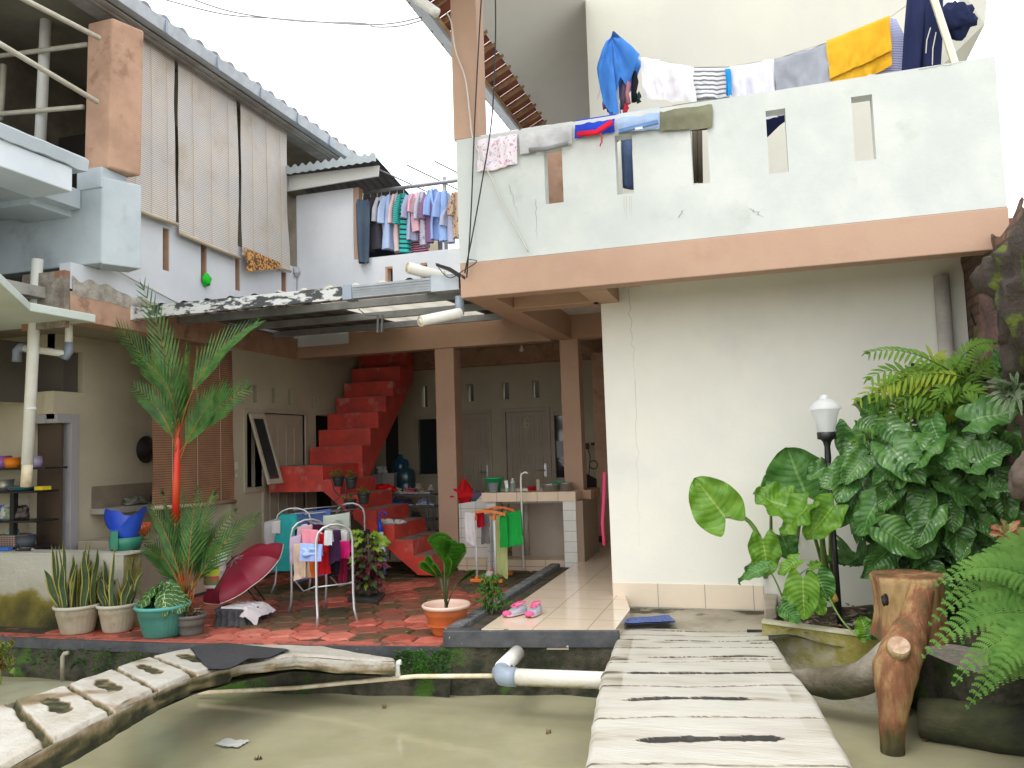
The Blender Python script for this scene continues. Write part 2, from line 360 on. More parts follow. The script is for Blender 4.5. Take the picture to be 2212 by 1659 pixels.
struct('patio_bed', MB().prism([(-9, 5.43, -.1), (-5.6, 5.45, -.1), (-2.24, 5.8, -.1), (-2.24, 10, -.1), (-9, 10, -.1)], (0, 0, .087)), MOSSG)
REDSTR = mat('red_cement_strip', (.50, .12, .085), (.36, .09, .06), sc=7, rough=.7, bump=.4, c3=(.08, .06, .04), sc3=6, lo3=.52, hi3=.62)
g = MB()
for (x0, y0), (x1, y1) in zip(pe, pe[1:]): g.prism([(x0, y0, -.01), (x1, y1, -.01), (x1, y1 + .1, -.01), (x0, y0 + .1, -.01)], (0, 0, .012))
struct('red_edge_strip', g, REDSTR)

# tiled walkway and ground slab under the building
struct('tiled_walkway', MB().prism([(-2.04, 5.70, .0), (-1.06, 5.86, .0), (-1.06, 6.55, .0), (-1.19, 7.118, .0), (-1.32, 7.13, .0), (-1.32, 12.1, .0), (-2.04, 12.1, .0)], (0, 0, .15)), TILE)
struct('back_floor', MB().box(-6, -2.045, 10.3, 12.1, -.1, .148), TILE)
struct('back_floor_front', MB().box(-3.9, -2.045, 9.62, 10.3, -.1, .1), TILE)
struct('cement_landing', MB().prism([(-1.05, 5.9, -.1), (-.02, 6.0, -.1), (-.02, 7.115, -.1), (-1.19, 7.115, -.1), (-1.05, 6.56, -.1)], (0, 0, .15)), mat('stained_landing_cement', (.42, .38, .30), (.30, .26, .19), sc=3, rough=.85, bump=.3, c3=(.06, .055, .03), sc3=2.2, lo3=.5, hi3=.6))
k = thing('walkway_kerb', (-2.2, 5.7, 0), 'black painted kerb round the narrow soil bed beside the tiled walkway', 'kerb')
link('front_kerb', MB().prism([(-2.32, 5.62, .02), (-1.03, 5.83, .02), (-1.03, 5.858, .02), (-2.06, 5.69, .02), (-2.06, 5.76, .02), (-2.32, 5.74, .02)], (0, 0, .125)), BLACKP, k, bev=.008)
KC = mat('worn_grey_kerb', (.16, .17, .18), (.09, .095, .10), sc=6, rough=.8, bump=.5, c3=(.35, .35, .32), sc3=7, lo3=.56, hi3=.64)
link('side_kerb', MB().prism([(-2.36, 5.745, -.1), (-2.25, 5.745, -.1), (-2.25, 9.05, -.1), (-2.36, 9.05, -.1)], (0, 0, .235)), KC, k, bev=.01)
struct('kerb_soil', MB().box(-2.25, -2.04, 5.72, 9.05, -.1, .09), SOIL)

# ---------------------------------------------------------------- right house
rh = thing('right_house', (0, 8, 0), 'two-storey cream house with white slotted balcony and tan beams over the walkway', 'house')
wallgrid(g := MB(), 'x', -1.3, 1.66, .0, 3.07, 7.124, 7.28, []); link('front_wall', g, CREAM, rh)
link('skirting', MB().box(-1.302, -.02, 7.112, 7.124, .06, .262), SKIRT, rh)
link('side_wall', MB().box(-1.3, -1.16, 7.28, 12.1, .0, 3.07), CREAM, rh)
sl = [(-1.58, -1.425, 3.5, 3.98), (-.98, -.84, 3.505, 4.0), (-.377, -.245, 3.51, 4.0), (.197, .34, 3.52, 4.02), (.81, .955, 3.535, 4.03)]
wallgrid(g := MB(), 'x', -2.36, 1.775, 3.075, 4.165, 6.3, 6.42, sl)
for i, v in enumerate(g.v):
    if v.z > 4.16: g.v[i].z = 4.165 + .012 * (v.x + 2.36) / 4 + nz(v.x * 2, v.y) * .003
link('balcony_parapet', g, WHITE, rh, bev=.006)
link('balcony_front_beam', MB().box(-2.355, 1.78, 6.295, 6.46, 2.775, 3.073), BROWN, rh, bev=.008)
link('balcony_side_parapet', MB().box(-2.36, -2.24, 6.422, 9.38, 3.075, 4.165), WHITE, rh)
link('side_beam', MB().box(-2.352, -2.1, 6.462, 9.4, 2.78, 3.07), BROWN, rh, bev=.006)
link('side_beam', MB().box(-2.3, -2.1, 9.58, 12.09, 2.78, 3.07), BROWN, rh, bev=.006)
link('cross_beam', MB().box(-2.098, -1.303, 7.0, 7.2, 2.77, 3.07), BROWN, rh, bev=.006)
link('short_beam', MB().box(-1.36, -1.13, 6.462, 7.122, 2.77, 3.07), BROWN, rh, bev=.006)
link('beam_stub', MB().box(-1.03, -.93, 6.9, 7.122, 2.9, 3.0), BROWNW, rh)
link('floor_slab', MB().box(-2.24, 1.77, 6.43, 12.1, 3.072, 3.2), SOFFIT, rh)
link('upper_wall', MB().prism([(-1.53, 8.2, 3.2), (1.95, 8.2, 3.2), (1.95, 8.2, 7.2), (-1.53, 8.2, 7.2)], (0, .15, 0)), UCREAM, rh)
link('upper_side_wall', MB().box(-1.53, -1.4, 8.352, 12, 3.2, 7.2), SOFFIT, rh)
# buttress end at the top right
a_, b_ = at(2118, 10, y=7.6), at(2035, 128, y=8.1)
link('gable_rib', MB().prism([at(2080, -20, y=7.7), at(2134, -10, y=7.5), at(2128, 52, y=7.5), at(2078, 150, y=8.0), at(2028, 150, y=8.15), at(2050, 60, y=8.1)], (.0, .35, 0)), UCREAM, rh, bev=.01)
link('roof_post', MB().obox((-2.385, 6.31, 4.168), (.24, 0, 0), (0, .2, 0), (-.0, 0, 2.3)), BROWN, rh, bev=.008)
# eave with tile underside, fascia and soffit
ev = thing('right_house_eave', (-2.9, 8, 5), 'sloping eave of the cream house with exposed red tiles, battens and grey fascia', 'roof')
def EL(x, y, dz=0): return Vector((x, y, 5.42 + (x + 2.6) * .42 + dz))
# soffit rises to the right from the tile strip
link('soffit', MB().prism([(-2.47, 3.0, 5.78), (-2.47, 12, 5.78), (-1.53, 12, 6.3), (-1.53, 3.0, 6.3)], (0, 0, .02)), SOFFIT, ev)
g = MB()
for i in range(30):
    y0 = 4 + i * .27; g.obox((-2.86, y0, 5.62), (.42, 0, .21), (0, .255, .01), (-.006, 0, .014))
link('tile_underside', g, TERRA, ev)
g = MB()
for i in range(30): g.obox((-2.84, 4.0 + i * .27, 5.575), (.40, 0, .20), (0, .03, 0), (0, 0, .045))
g.box(-2.74, -2.70, 3, 12, 5.57, 5.63)
link('batten', g, WOOD, ev)
link('fascia', MB().prism([(-2.63, 3, 5.415), (-2.63, 12, 5.415), (-2.60, 12, 5.415), (-2.60, 3, 5.415)], (-.22, 0, .18)), GUTTER, ev)
link('rafter_edge', MB().box(-2.86, -2.80, 3, 12, 5.60, 5.68), mat('old_grey_rafter', (.16, .13, .10), rough=.9), ev)

# ---------------------------------------------------------------- rear connecting block
rb = thing('rear_house', (-4, 12, 0), 'shaded rear house wall with beige doors, narrow vents and tan columns', 'house')
vents = [(-5.30, -5.17, 2.24, 2.53), (-4.46, -4.35, 2.25, 2.53), (-3.87, -3.75, 2.25, 2.53), (-3.36, -3.25, 2.25, 2.53)]
vents[0] = (-5.27, -5.16, 2.19, 2.56)
ops = vents + [(-5.38, -4.97, 1.05, 2.03), (-4.62, -4.10, .16, 2.05), (-3.84, -3.13, .16, 2.05), (-3.05, -2.72, .95, 2.0)]
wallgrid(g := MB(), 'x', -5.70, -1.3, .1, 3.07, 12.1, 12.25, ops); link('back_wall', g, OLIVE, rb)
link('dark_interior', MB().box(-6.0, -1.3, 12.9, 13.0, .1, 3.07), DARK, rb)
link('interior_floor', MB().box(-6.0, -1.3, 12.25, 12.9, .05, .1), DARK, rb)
link('front_beam_end', MB().box(-5.895, -5.121, 9.4, 9.6, 2.78, 2.93), BROWN, rb)
link('front_beam', MB().box(-5.12, -2.36, 9.4, 9.6, 2.78, 3.38), BROWN, rb, bev=.006)
link('front_beam_end', MB().box(-2.098, -1.303, 9.4, 9.6, 2.78, 3.07), BROWN, rb)
link('rear_beam', MB().box(-5.895, -2.302, 11.88, 12.098, 2.80, 3.07), BROWNW, rb)
link('column', MB().box(-3.9, -3.64, 9.41, 9.66, .0, 2.779), BROWN, rb, bev=.008)
link('column', MB().box(-2.25, -2.02, 9.41, 9.63, .1, 2.779), BROWN, rb, bev=.008)
link('column', MB().box(-2.18, -1.95, 11.0, 11.2, .15, 2.779), BROWNW, rb, bev=.008)
link('ceiling', MB().box(-5.93, -2.24, 9.6, 12.1, 3.075, 3.15), mat('dim_plaster_ceiling', (.35, .33, .30), rough=.9), rb)  # carried on over the stair opening as an added cover to keep light out
wallgrid(g := MB(), 'x', -5.02, -2.365, 3.385, 4.055, 9.4, 9.52, [(-4.566, -4.459, 3.645, 3.91), (-4.065, -3.965, 3.65, 3.91)])
link('terrace_parapet', g, WHITE2, rb, bev=.006)
g = MB()
for x0, x1 in ((-4.566, -4.459), (-4.065, -3.965)): g = MB(); g.box(x0, x0 + .03, 9.405, 9.515, 3.645, 3.91); g.box(x0 + .03, x1, 9.405, 9.515, 3.885, 3.909); link('slot_lining', g, BROWNW, rb)
link('stair_head_wall', MB().prism([(-5.895, 9.4, 2.932), (-5.122, 9.4, 2.932), (-5.122, 9.4, 3.385), (-5.02, 9.4, 3.385), (-5.02, 9.4, 5.04), (-5.895, 9.4, 5.04)], (0, .12, 0)), WHITE2, rb, bev=.01)
link('door_jamb', MB().box(-5.018, -4.94, 9.41, 9.55, 4.06, 5.04), BROWN, rb)
# doors and windows of the rear wall
def panel_door(parent, x0, x1, z0, z1, y, num=None, handle=True):
    d = link('door', MB().box(x0, x1, y, y + .04, z0, z1), DOORW, parent, bev=.004)
    g = MB(); w = (x1 - x0); n = 3
    for r0, r1 in ((.03, .30), (.34, .72), (.77, .95)):
        for k in range(n):
            a = x0 + w * (.1 + .28 * k); b = a + w * .22; zz1 = z1 - (z1 - z0) * r0; zz0 = z1 - (z1 - z0) * r1
            g.box(a, b, y - .012, y + .001, zz0, zz0 + .02); g.box(a, b, y - .012, y + .001, zz1 - .02, zz1); g.box(a, a + .02, y - .012, y + .001, zz0 + .02, zz1 - .02); g.box(b - .02, b, y - .012, y + .001, zz0 + .02, zz1 - .02)
            g.box(a + .045, b - .045, y - .008, y + .001, zz0 + .045, zz1 - .045)
    link('moulding', g, DOORW, d)
    if handle: link('handle', MB().tube([(x1 - .05, y, z0 + .95), (x1 - .05, y - .045, z0 + .95), (x1 - .17, y - .045, z0 + .95)], .009).box(x1 - .07, x1 - .03, y - .006, y, z0 + .85, z0 + 1.05), CHROME, d)
    return d
def frame(parent, x0, x1, z0, z1, y, w=.06, m=FRAMEW, bot=True):
    g = MB(); g.box(x0 - w, x0, y - .02, y + .1, z0 - (w if bot else 0), z1 + w); g.box(x1, x1 + w, y - .02, y + .1, z0 - (w if bot else 0), z1 + w); g.box(x0, x1, y - .02, y + .1, z1, z1 + w)
    if bot: g.box(x0, x1, y - .02, y + .1, z0 - w, z0)
    return link('frame', g, m, parent, bev=.004)
panel_door(rb, -4.60, -4.12, .16, 2.04, 12.13); frame(rb, -4.60, -4.12, .16, 2.04, 12.1, bot=False)
d6 = panel_door(rb, -3.82, -3.15, .16, 2.04, 12.13); frame(rb, -3.82, -3.15, .16, 2.04, 12.1, bot=False)
g = MB()   # the painted figure 6
c6 = Vector((-3.47, 12.105, 1.86)); pts = [c6 + Vector((.04, 0, .07)), c6 + Vector((.0, 0, .085)), c6 + Vector((-.035, 0, .04)), c6 + Vector((-.04, 0, -.03)), c6 + Vector((-.02, 0, -.07)), c6 + Vector((.02, 0, -.07)), c6 + Vector((.04, 0, -.035)), c6 + Vector((.02, 0, 0)), c6 + Vector((-.02, 0, 0)), c6 + Vector((-.036, 0, -.025))]
g.tube(pts, .0065, 6); link('number_six', g, mat('pale_yellow_paint', (.75, .68, .42), rough=.6, bump=0), d6)
def window(parent, x0, x1, z0, z1, y, bar=True):
    w = frame(parent, x0, x1, z0, z1, y)
    link('pane', MB().box(x0, x1, y + .06, y + .07, z0, z1), GLASS, w)
    return w
window(rb, -5.34, -5.01, 1.09, 1.99, 12.1)
w3 = window(rb, -3.02, -2.76, .99, 1.96, 12.1)
link('pale_notice', MB().prism([(-3.01, 12.15, 1.3), (-2.77, 12.15, 1.3), (-2.77, 12.15, 1.56), (-3.01, 12.15, 1.56)], (0, .004, 0)).prism([(-3.0, 12.15, 1.26), (-2.77, 12.15, 1.0), (-2.77, 12.15, 1.26)], (0, .004, 0)), mat('grey_blue_paper', (.45, .48, .52), rough=.6), w3)

# ---------------------------------------------------------------- left wing
lw = thing('left_wing', (-6.5, 8, 0), 'white upper storey wing with narrow brown slots and a tan ring beam on the left', 'house')
lsl = [(6.23, 6.335, 3.45, 3.94), (6.835, 6.935, 3.475, 3.935), (7.44, 7.545, 3.46, 3.92), (8.06, 8.155, 3.48, 3.9), (9.035, 9.15, 3.40, 3.91)]
wallgrid(g := MB(), 'y', 6.0, 9.398, 3.06, 4.03, -5.9, -6.03, lsl); link('upper_wall', g, WHITE2, lw)
link('upper_wall_end', MB().box(-6.03, -5.9, 5.66, 5.999, 3.06, 3.305), WHITE2, lw)
for a, b, c, d in lsl: g = MB(); g.box(-6.04, -5.906, b - .012, b - .001, c + .001, d - .001); g.box(-6.12, -6.04, b - .001, b + .09, c - .05, d + .05); link('slot_lining', g, BROWNW, lw)
link('ring_beam', MB().box(-6.12, -5.895, 5.66, 9.398, 2.775, 3.04), BROWNW, lw, bev=.006)
# peeled band of plaster between beam and wall
def peel(u, v):
    y = 5.67 + u * 1.5; h = .18 * (1 - u * .6) * (1 + .5 * nz(y * 6, 1)); return (-5.892 + .012 * sin(v * pi) + nz(y * 9, v * 4) * .006, y, 3.0 + v * h + .03 * nz(y * 5, 7))
link('peeling_plaster', MB().grid(peel, 60, 6), mat('bare_plaster', (.50, .46, .40), (.30, .27, .24), sc=8, rough=.95, bump=.8), lw, smooth=True)
link('broken_corner', MB().box(-6.4, -5.905, 5.6, 5.655, 2.70, 3.22), PEEL, lw)
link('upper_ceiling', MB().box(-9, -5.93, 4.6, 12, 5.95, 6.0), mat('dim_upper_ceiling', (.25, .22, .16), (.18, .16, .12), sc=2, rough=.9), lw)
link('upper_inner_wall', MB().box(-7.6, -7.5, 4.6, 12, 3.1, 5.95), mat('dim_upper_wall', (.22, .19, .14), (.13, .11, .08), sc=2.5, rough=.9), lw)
link('upper_floor', MB().box(-7.5, -6.125, 4.6, 12, 2.98, 3.08), CONC, lw)
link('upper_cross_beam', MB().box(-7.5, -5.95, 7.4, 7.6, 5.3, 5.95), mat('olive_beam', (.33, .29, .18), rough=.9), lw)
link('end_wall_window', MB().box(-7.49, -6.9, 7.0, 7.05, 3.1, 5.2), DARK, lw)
# ground floor of the wing
wl = [(8.62, 9.60, .16, 2.02), (8.29, 8.61, 1.10, 2.0), (9.9, 10.55, .16, 2.03), (8.44, 8.54, 2.14, 2.35), (8.84, 8.93, 2.15, 2.35), (9.21, 9.30, 2.15, 2.35), (9.80, 9.88, 2.12, 2.3)]
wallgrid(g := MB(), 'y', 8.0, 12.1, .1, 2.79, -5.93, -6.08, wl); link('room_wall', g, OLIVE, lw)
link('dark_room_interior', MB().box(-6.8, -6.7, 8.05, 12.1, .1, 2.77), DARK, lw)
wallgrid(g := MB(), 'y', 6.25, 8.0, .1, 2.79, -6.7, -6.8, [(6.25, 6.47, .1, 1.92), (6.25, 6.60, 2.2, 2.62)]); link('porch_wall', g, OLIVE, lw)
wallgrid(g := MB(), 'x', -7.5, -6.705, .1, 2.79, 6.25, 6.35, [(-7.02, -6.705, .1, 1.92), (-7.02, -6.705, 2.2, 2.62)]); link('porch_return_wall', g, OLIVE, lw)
link('sky_block_panel', MB().box(-7.6, -6.81, 6.5, 6.55, .1, 2.77), DARK, lw)  # black panel added behind the openings to block a slit of bright sky
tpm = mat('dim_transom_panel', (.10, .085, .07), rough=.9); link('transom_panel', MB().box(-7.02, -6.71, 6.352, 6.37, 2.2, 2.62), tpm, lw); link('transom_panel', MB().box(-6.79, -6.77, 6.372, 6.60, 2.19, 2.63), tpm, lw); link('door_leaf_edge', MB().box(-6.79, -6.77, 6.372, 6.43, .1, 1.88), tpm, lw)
link('lintel_patch', MB().box(-6.81, -6.69, 6.225, 6.249, 1.972, 2.199), OLIVE, lw)
link('inner_post', MB().box(-1.80, -1.58, 7.25, 7.45, 3.2, 4.3), BROWNW, rh)
link('porch_recess_wall', MB().box(-7.6, -7.5, 4.0, 6.35, .1, 2.79), OLIVE, lw)
link('porch_end_wall', MB().box(-6.7, -6.08, 8.0, 8.05, .1, 2.8), OLIVE, lw)
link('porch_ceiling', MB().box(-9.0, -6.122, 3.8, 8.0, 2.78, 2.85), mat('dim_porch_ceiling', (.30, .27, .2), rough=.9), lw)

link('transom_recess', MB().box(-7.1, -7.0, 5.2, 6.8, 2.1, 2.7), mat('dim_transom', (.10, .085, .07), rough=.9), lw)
dd = link('porch_door', MB().box(-7.02, -6.72, 6.352, 6.38, .1, 1.88), mat('dark_brown_door', (.085, .055, .035), (.06, .04, .03), sc=3, rough=.6, bump=.1, str_=(1, 1, .2)), lw)
g = MB(); g.box(-6.80, -6.67, 6.43, 6.53, .1, 1.97); g.box(-6.80, -6.67, 6.25, 6.43, 1.88, 1.97); g.box(-7.02, -6.80, 6.235, 6.30, 1.88, 1.97); link('porch_door_frame', g, GREYFR, lw, bev=.004)
g = MB(); g.box(-6.03, -5.91, 9.60, 9.68, .14, 2.08); g.box(-6.03, -5.91, 8.61, 8.66, .14, 2.08); g.box(-6.03, -5.91, 8.66, 9.60, 2.02, 2.08); link('room_door_frame', g, FRAMEW, lw, bev=.004)
rd = link('room_door', MB().box(-5.99, -5.95, 8.67, 9.59, .15, 2.01), DOORW, lw)
g = MB()
for k in range(4): g.box(-5.952, -5.94, 8.80 + k * .19, 8.82 + k * .19, .3, 1.85)
for z in (.3, .75, 1.5, 1.83): g.box(-5.951, -5.942, 8.80, 9.39, z, z + .02)
link('moulding', g, DOORW, rd)
g = MB(); g.box(-6.03, -5.91, 8.24, 8.29, 1.04, 2.06); g.box(-6.03, -5.91, 8.29, 8.61, 1.04, 1.10); g.box(-6.03, -5.91, 8.29, 8.61, 2.0, 2.06); wf = link('room_window_frame', g, FRAMEW, lw, bev=.004)
# top-hung sash swung open
o = Vector((-5.90, 8.30, 1.99)); dn = Vector((.26, 0, -.86)); al = Vector((0, .30, 0)); th = Vector((.03, 0, .01))
g = MB(); g.obox(o, al * .13, dn, th); g.obox(o + al * .87, al * .13, dn, th); g.obox(o + al * .13, al * .74, dn * .07, th); g.obox(o + al * .13 + dn * .93, al * .74, dn * .07, th)
sa = link('open_sash', g, FRAMEW, lw, bev=.003); link('pane', MB().obox(o + al * .13 + dn * .07 + th * .4, al * .74, dn * .86, th * .15), GLASS, sa)
g = MB(); g.box(-5.926, -5.915, 8.06, 8.12, 1.33, 1.42); g.box(-5.926, -5.915, 8.07, 8.11, 1.24, 1.28)
link('light_switch', g, mat('cream_switch_plate', (.62, .60, .5), rough=.5), lw)
# porch floor platform
pp = MB(); pp.box(-10, -5.84, 6.05, 10.28, -.1, .13); struct('porch_floor', pp, mat('cream_porch_cement', (.52, .45, .34), (.42, .37, .28), sc=3, rough=.6, bump=.1))
struct('porch_floor_base', MB().box(-10, -5.83, 6.3, 10.3, -.2, .03), BLACKP)
MOSSW = mat('mossy_low_wall_cement', (.45, .43, .36), (.38, .36, .28), sc=3, rough=.9, bump=.4, bsc=25, c3=(.16, .14, .03), sc3=2.2, lo3=.45, hi3=.6)
# low wall in front of the porch
lowm = toned('low_wall_cement_with_moss', [(0, (.47, .46, .40)), (.42, (.40, .38, .30)), (.55, (.20, .17, .035)), (.75, (.09, .08, .025)), (1, (.03, .035, .015))], rough=.95, bump=.7, bsc=20, nsc=5, namt=.5)
g = MB()
def lowf(u, v):
    x = -10 + u * 4.6; return (x, 5.78 + nz(x * 4, v * 5) * .012, -.15 + v * .81)
n0 = len(g.v); g.grid(lowf, 60, 24)
for i in range(n0, len(g.v)): z = g.v[i].z; x = g.v[i].x; g.c[i] = max(0.01, .98 - (z + .15) * 1.35 + nz(x * 3, z * 3) * .35 + max(0, (x + 5.8)) * 1.0)
g.col = .05; g.box(-10, -5.36, 5.775, 6.0, .652, .665); g.col = .5; g.quad((-5.4, 5.78, -.15), (-5.4, 6.0, -.15), (-5.4, 6.0, .66), (-5.4, 5.78, .66))
solo('low_wall', g, lowm, 'low cement wall stained with yellow green moss behind the tall striped leaf pots', 'wall')
# close the gap beside the rear wall, and the rooms upstairs
link('dark_gap_sheet', MB().box(-6.9, -5.6, 12.3, 12.4, .1, 3.3), DARK, rb)  # black sheet painting the darkness of the gap and hiding the sky behind
link('wing_side_wall', MB().box(-6.1, -5.93, 9.61, 12.3, 2.792, 3.6), OLIVE, lw)
link('stairwell_back_wall', MB().box(-5.93, -4.85, 12.1, 12.2, 3.07, 5.2), OLIVE, rb)
# wing roof: eave, gutter, tiles
wr = thing('wing_roof', (-6, 8, 5.9), 'long grey tiled roof edge with metal gutter above the bamboo blinds', 'roof')
g = MB()
def rt(u, v):
    y = 2.0 + u * 9.2; x = -5.62 - v * 3.5; ph = (y / .27) % 1
    return (x, y, 6.02 + v * 1.35 + .045 * max(0, sin(ph * 2 * pi)) ** .7)
g.grid(rt, 340, 6)
def rf(u, v):
    y = 2.0 + u * 9.2; ph = (y / .27) % 1; return (-5.62, y, 5.985 + v * (.035 + .045 * max(0, sin(ph * 2 * pi)) ** .7))
g.grid(rf, 340, 1); link('tiles', g, ROOFG, wr, smooth=False)
gu = MB().prism([(-5.60, 2, 5.86), (-5.58, 2, 5.99), (-5.70, 2, 5.99), (-5.70, 2, 5.86)], (0, 9.0, 0)); gg = link('gutter', gu, GUTTER, wr, bev=.004)
g = MB()
for i in range(11): g.box(-5.606, -5.574, 2.4 + i * .82, 2.425 + i * .82, 5.85, 6.0)
link('gutter_bracket', g, PVCG, gg)
link('fascia', MB().box(-5.80, -5.76, 2, 11, 5.80, 5.99), mat('old_fascia_board', (.24, .24, .23), (.18, .16, .14), sc=3, rough=.8), wr)
link('eave_soffit', MB().box(-6.0, -5.70, 2, 11, 5.83, 5.85), mat('weathered_soffit', (.36, .35, .33), (.24, .22, .20), sc=3, rough=.9), wr)

# bamboo roller blinds
def bamboo(name, c1, c2, dark, sc):
    m = mat(name, c1, c2, sc=3.0, rough=.75, bump=0, c3=dark, sc3=2.2, lo3=.5, hi3=.75); _, t, p, mix, mr, ns, out = M_[name]; N = t.nodes; L = t.links
    g = N.new('ShaderNodeNewGeometry'); s = N.new('ShaderNodeSeparateXYZ'); L.new(g.outputs['Position'], s.inputs[0])
    n = N.new('ShaderNodeMath'); n.operation = 'MULTIPLY'; n.inputs[1].default_value = sc; L.new(s.outputs[2], n.inputs[0]); f = N.new('ShaderNodeMath'); f.operation = 'FRACT'; L.new(n.outputs[0], f.inputs[0])
    c = N.new('ShaderNodeMath'); c.operation = 'LESS_THAN'; c.inputs[1].default_value = .30; L.new(f.outputs[0], c.inputs[0])
    L.new(mix(c.outputs[0], out, tuple(x * .40 for x in c1)), p.inputs['Base Color']); return m
BAMB = bamboo('pale_bamboo_slats', (.66, .60, .54), (.58, .56, .56), (.50, .43, .34), 46)
BAMD = bamboo('brown_bamboo_slats', (.42, .22, .12), (.32, .17, .10), (.16, .09, .07), 40)
BROD = mat('bamboo_rod', (.52, .42, .30), rough=.7, bump=.1)
def blind(y0, y1, zt, zb, x, label, m=BAMB, grp='bamboo roller blinds on the left wing', zt2=None, zb2=None, cords=(.2, .5, .8), seed=0):
    r = thing('bamboo_blind', (x, (y0 + y1) / 2, zb), label, 'blind', grp)
    zt2 = zt2 or zt; zb2 = zb2 or zb
    def fn(u, v):
        yy = y0 + (y1 - y0) * u + (1 - v) * nz(v * 3, seed) * .02; z0 = zb + (zb2 - zb) * u; z1 = zt + (zt2 - zt) * u
        z = z0 + (z1 - z0) * v; return (x + .02 * nz(u * 2.5 + seed, z * 1.5) + .02 * (1 - v), yy, z)
    n = 30; link('slats', MB().grid(fn, 10, n), m, r, smooth=True)
    link('bottom_rod', MB().tube([(x + .03, y0 - .01, zb - .01), (x + .04, (y0 + y1) / 2, (zb + zb2) / 2 - .02), (x + .03, y1 + .01, zb2 - .01)], .022, 8), BROD, r, smooth=True)
    for c in cords: yc = y0 + (y1 - y0) * c; link('cord', MB().tube([(x + .022, yc, zt - .02), (x + .03, yc + .01, (zt + zb) / 2), (x + .042, yc, zb - .03)], .003, 5), BROD, r)
    return r
blind(6.20, 6.965, 5.86, 4.0, -5.86, 'pale bamboo blind hanging beside the brown column, leftmost of the three', seed=1)
blind(7.01, 8.05, 5.86, 3.92, -5.86, 'pale bamboo blind, middle and widest of the three under the grey gutter', zb2=3.87, seed=2)
blind(8.115, 9.13, 5.86, 3.93, -5.86, 'pale bamboo blind beside the white block wall, with patterned cloth below its corner', seed=3)
blind(10.4, 11.4, 5.86, 4.6, -5.86, 'small far bamboo blind piece seen above the corrugated roof', seed=4, cords=(.5,))
blind(6.71, 8.03, 2.74, 1.0, -5.93, 'brown bamboo blind hanging low behind the red stemmed palm', BAMD, zt2=2.74, zb2=.97, seed=5)
BATIK = mat('orange_batik', (.60, .30, .08), (.10, .05, .03), sc=30, rough=.9, thr=(.48, .52))
g = MB(); g.drape((-5.8, 8.1, 4.0), (-5.8, 8.85, 3.97), lambda u: .30 - .22 * u, .02, f=(1, 0, 0), amp=.02, seed=3); solo('batik_cloth', g, BATIK, 'orange and black batik cloth sagging below the bamboo blind', 'cloth', smooth=True)
GRN = cloth('bright_green_cloth', (.03, .55, .04))
def blob(c, r, seed=0, sq=(1, 1, 1), n=14, am=.35):
    g = MB(); c = Vector(c)
    def fn(u, v):
        th = 2 * pi * u; ph = pi * v; d = Vector((sin(ph) * cos(th), sin(ph) * sin(th), cos(ph))); k = 1 + am * nz(d.x * 1.7 + seed, d.y * 1.7, d.z * 1.7) + am * .5 * nz(d.x * 4 + seed, d.y * 4, d.z * 4)
        return c + Vector((d.x * sq[0], d.y * sq[1], d.z * sq[2])) * r * k
    return g.grid(fn, n * 2, n)
solo('green_rag', blob((-5.87, 7.5, 3.49), .07, 1, (.5, .9, 1)), GRN, 'crumpled bright green rag stuffed in a wall slot', 'rag', smooth=True)
solo('grey_rag', blob((-5.87, 9.36, 3.97), .07, 5, (.5, .9, 1)), cloth('grey_rag_cloth', (.5, .5, .52)), 'small crumpled grey rag on the wall beside the last pale blind', 'rag', smooth=True)

# ---------------------------------------------------------------- near left balcony
nb = thing('near_left_balcony', (-6.2, 5.5, 3), 'grey white concrete balcony corner with brown post and metal rails at the upper left', 'balcony')
link('post', MB().prism([(-5.96, 5.85, 4.22), (-5.66, 5.85, 4.22), (-5.56, 6.15, 4.22), (-5.9, 6.15, 4.22)], (.03, 0, 1.46)), BROWNW, nb, bev=.02)
link('girder', MB().box(-12, -5.69, 5.8, 5.98, 3.31, 4.02), GREYW, nb, bev=.01)
link('girder_head', MB().prism([(-5.98, 5.79, 4.018), (-5.688, 5.79, 4.018), (-5.688, 6.1, 4.018), (-5.98, 6.1, 4.018)], (0, 0, .2)), GREYW, nb, bev=.01)
link('girder_end', MB().prism([(-5.688, 5.80, 3.3), (-5.53, 6.12, 3.3), (-5.75, 6.2, 3.3), (-5.9, 5.99, 3.3)], (0, 0, .82)), GREYW, nb, bev=.01)
link('parapet_beam', MB().prism([(-5.92, 2.0, 3.835), (-5.60, 2.0, 3.835), (-5.60, 5.38, 3.835), (-6.05, 5.38, 3.835)], (0, 0, .22)), mat('pale_blue_white_paint', (.70, .75, .80), (.62, .68, .73), sc=1.5, rough=.7), nb, bev=.01)
link('beam_web', MB().box(-6.6, -6.05, 5.36, 5.8, 3.78, 4.0), GREYW, nb)
link('deck', MB().box(-12, -5.93, 2.0, 5.79, 3.84, 4.02), GREYW, nb)
g = MB()
def cop(u, v):
    y = 2.0 + u * 3.52; e = nz(y * 4, 3) * .02
    pr = [(-5.99, 4.06), (-5.575 + e, 4.06), (-5.56 + e, 4.16), (-5.60, 4.19), (-5.99, 4.19)][min(4, int(v * 4.001))]; return (pr[0], y, pr[1] + (nz(y * 7, 9) * .012 if v > .3 else nz(y * 6, 2) * .02))
g.grid(cop, 70, 4); link('chipped_coping', g, GREYW, nb)
RAIL = mat('cream_rail_paint', (.58, .55, .44), (.50, .46, .36), sc=8, rough=.5, bump=.05)
for p, q in (((at(55, 0, x=-5.66), at(214, 82, x=-5.66))), ((at(0, 95, x=-5.66), at(210, 220, x=-5.66)))):
    d = (p - q); link('rail', MB().tube([q, q + d * 3], .024, 10), RAIL, nb, smooth=True)
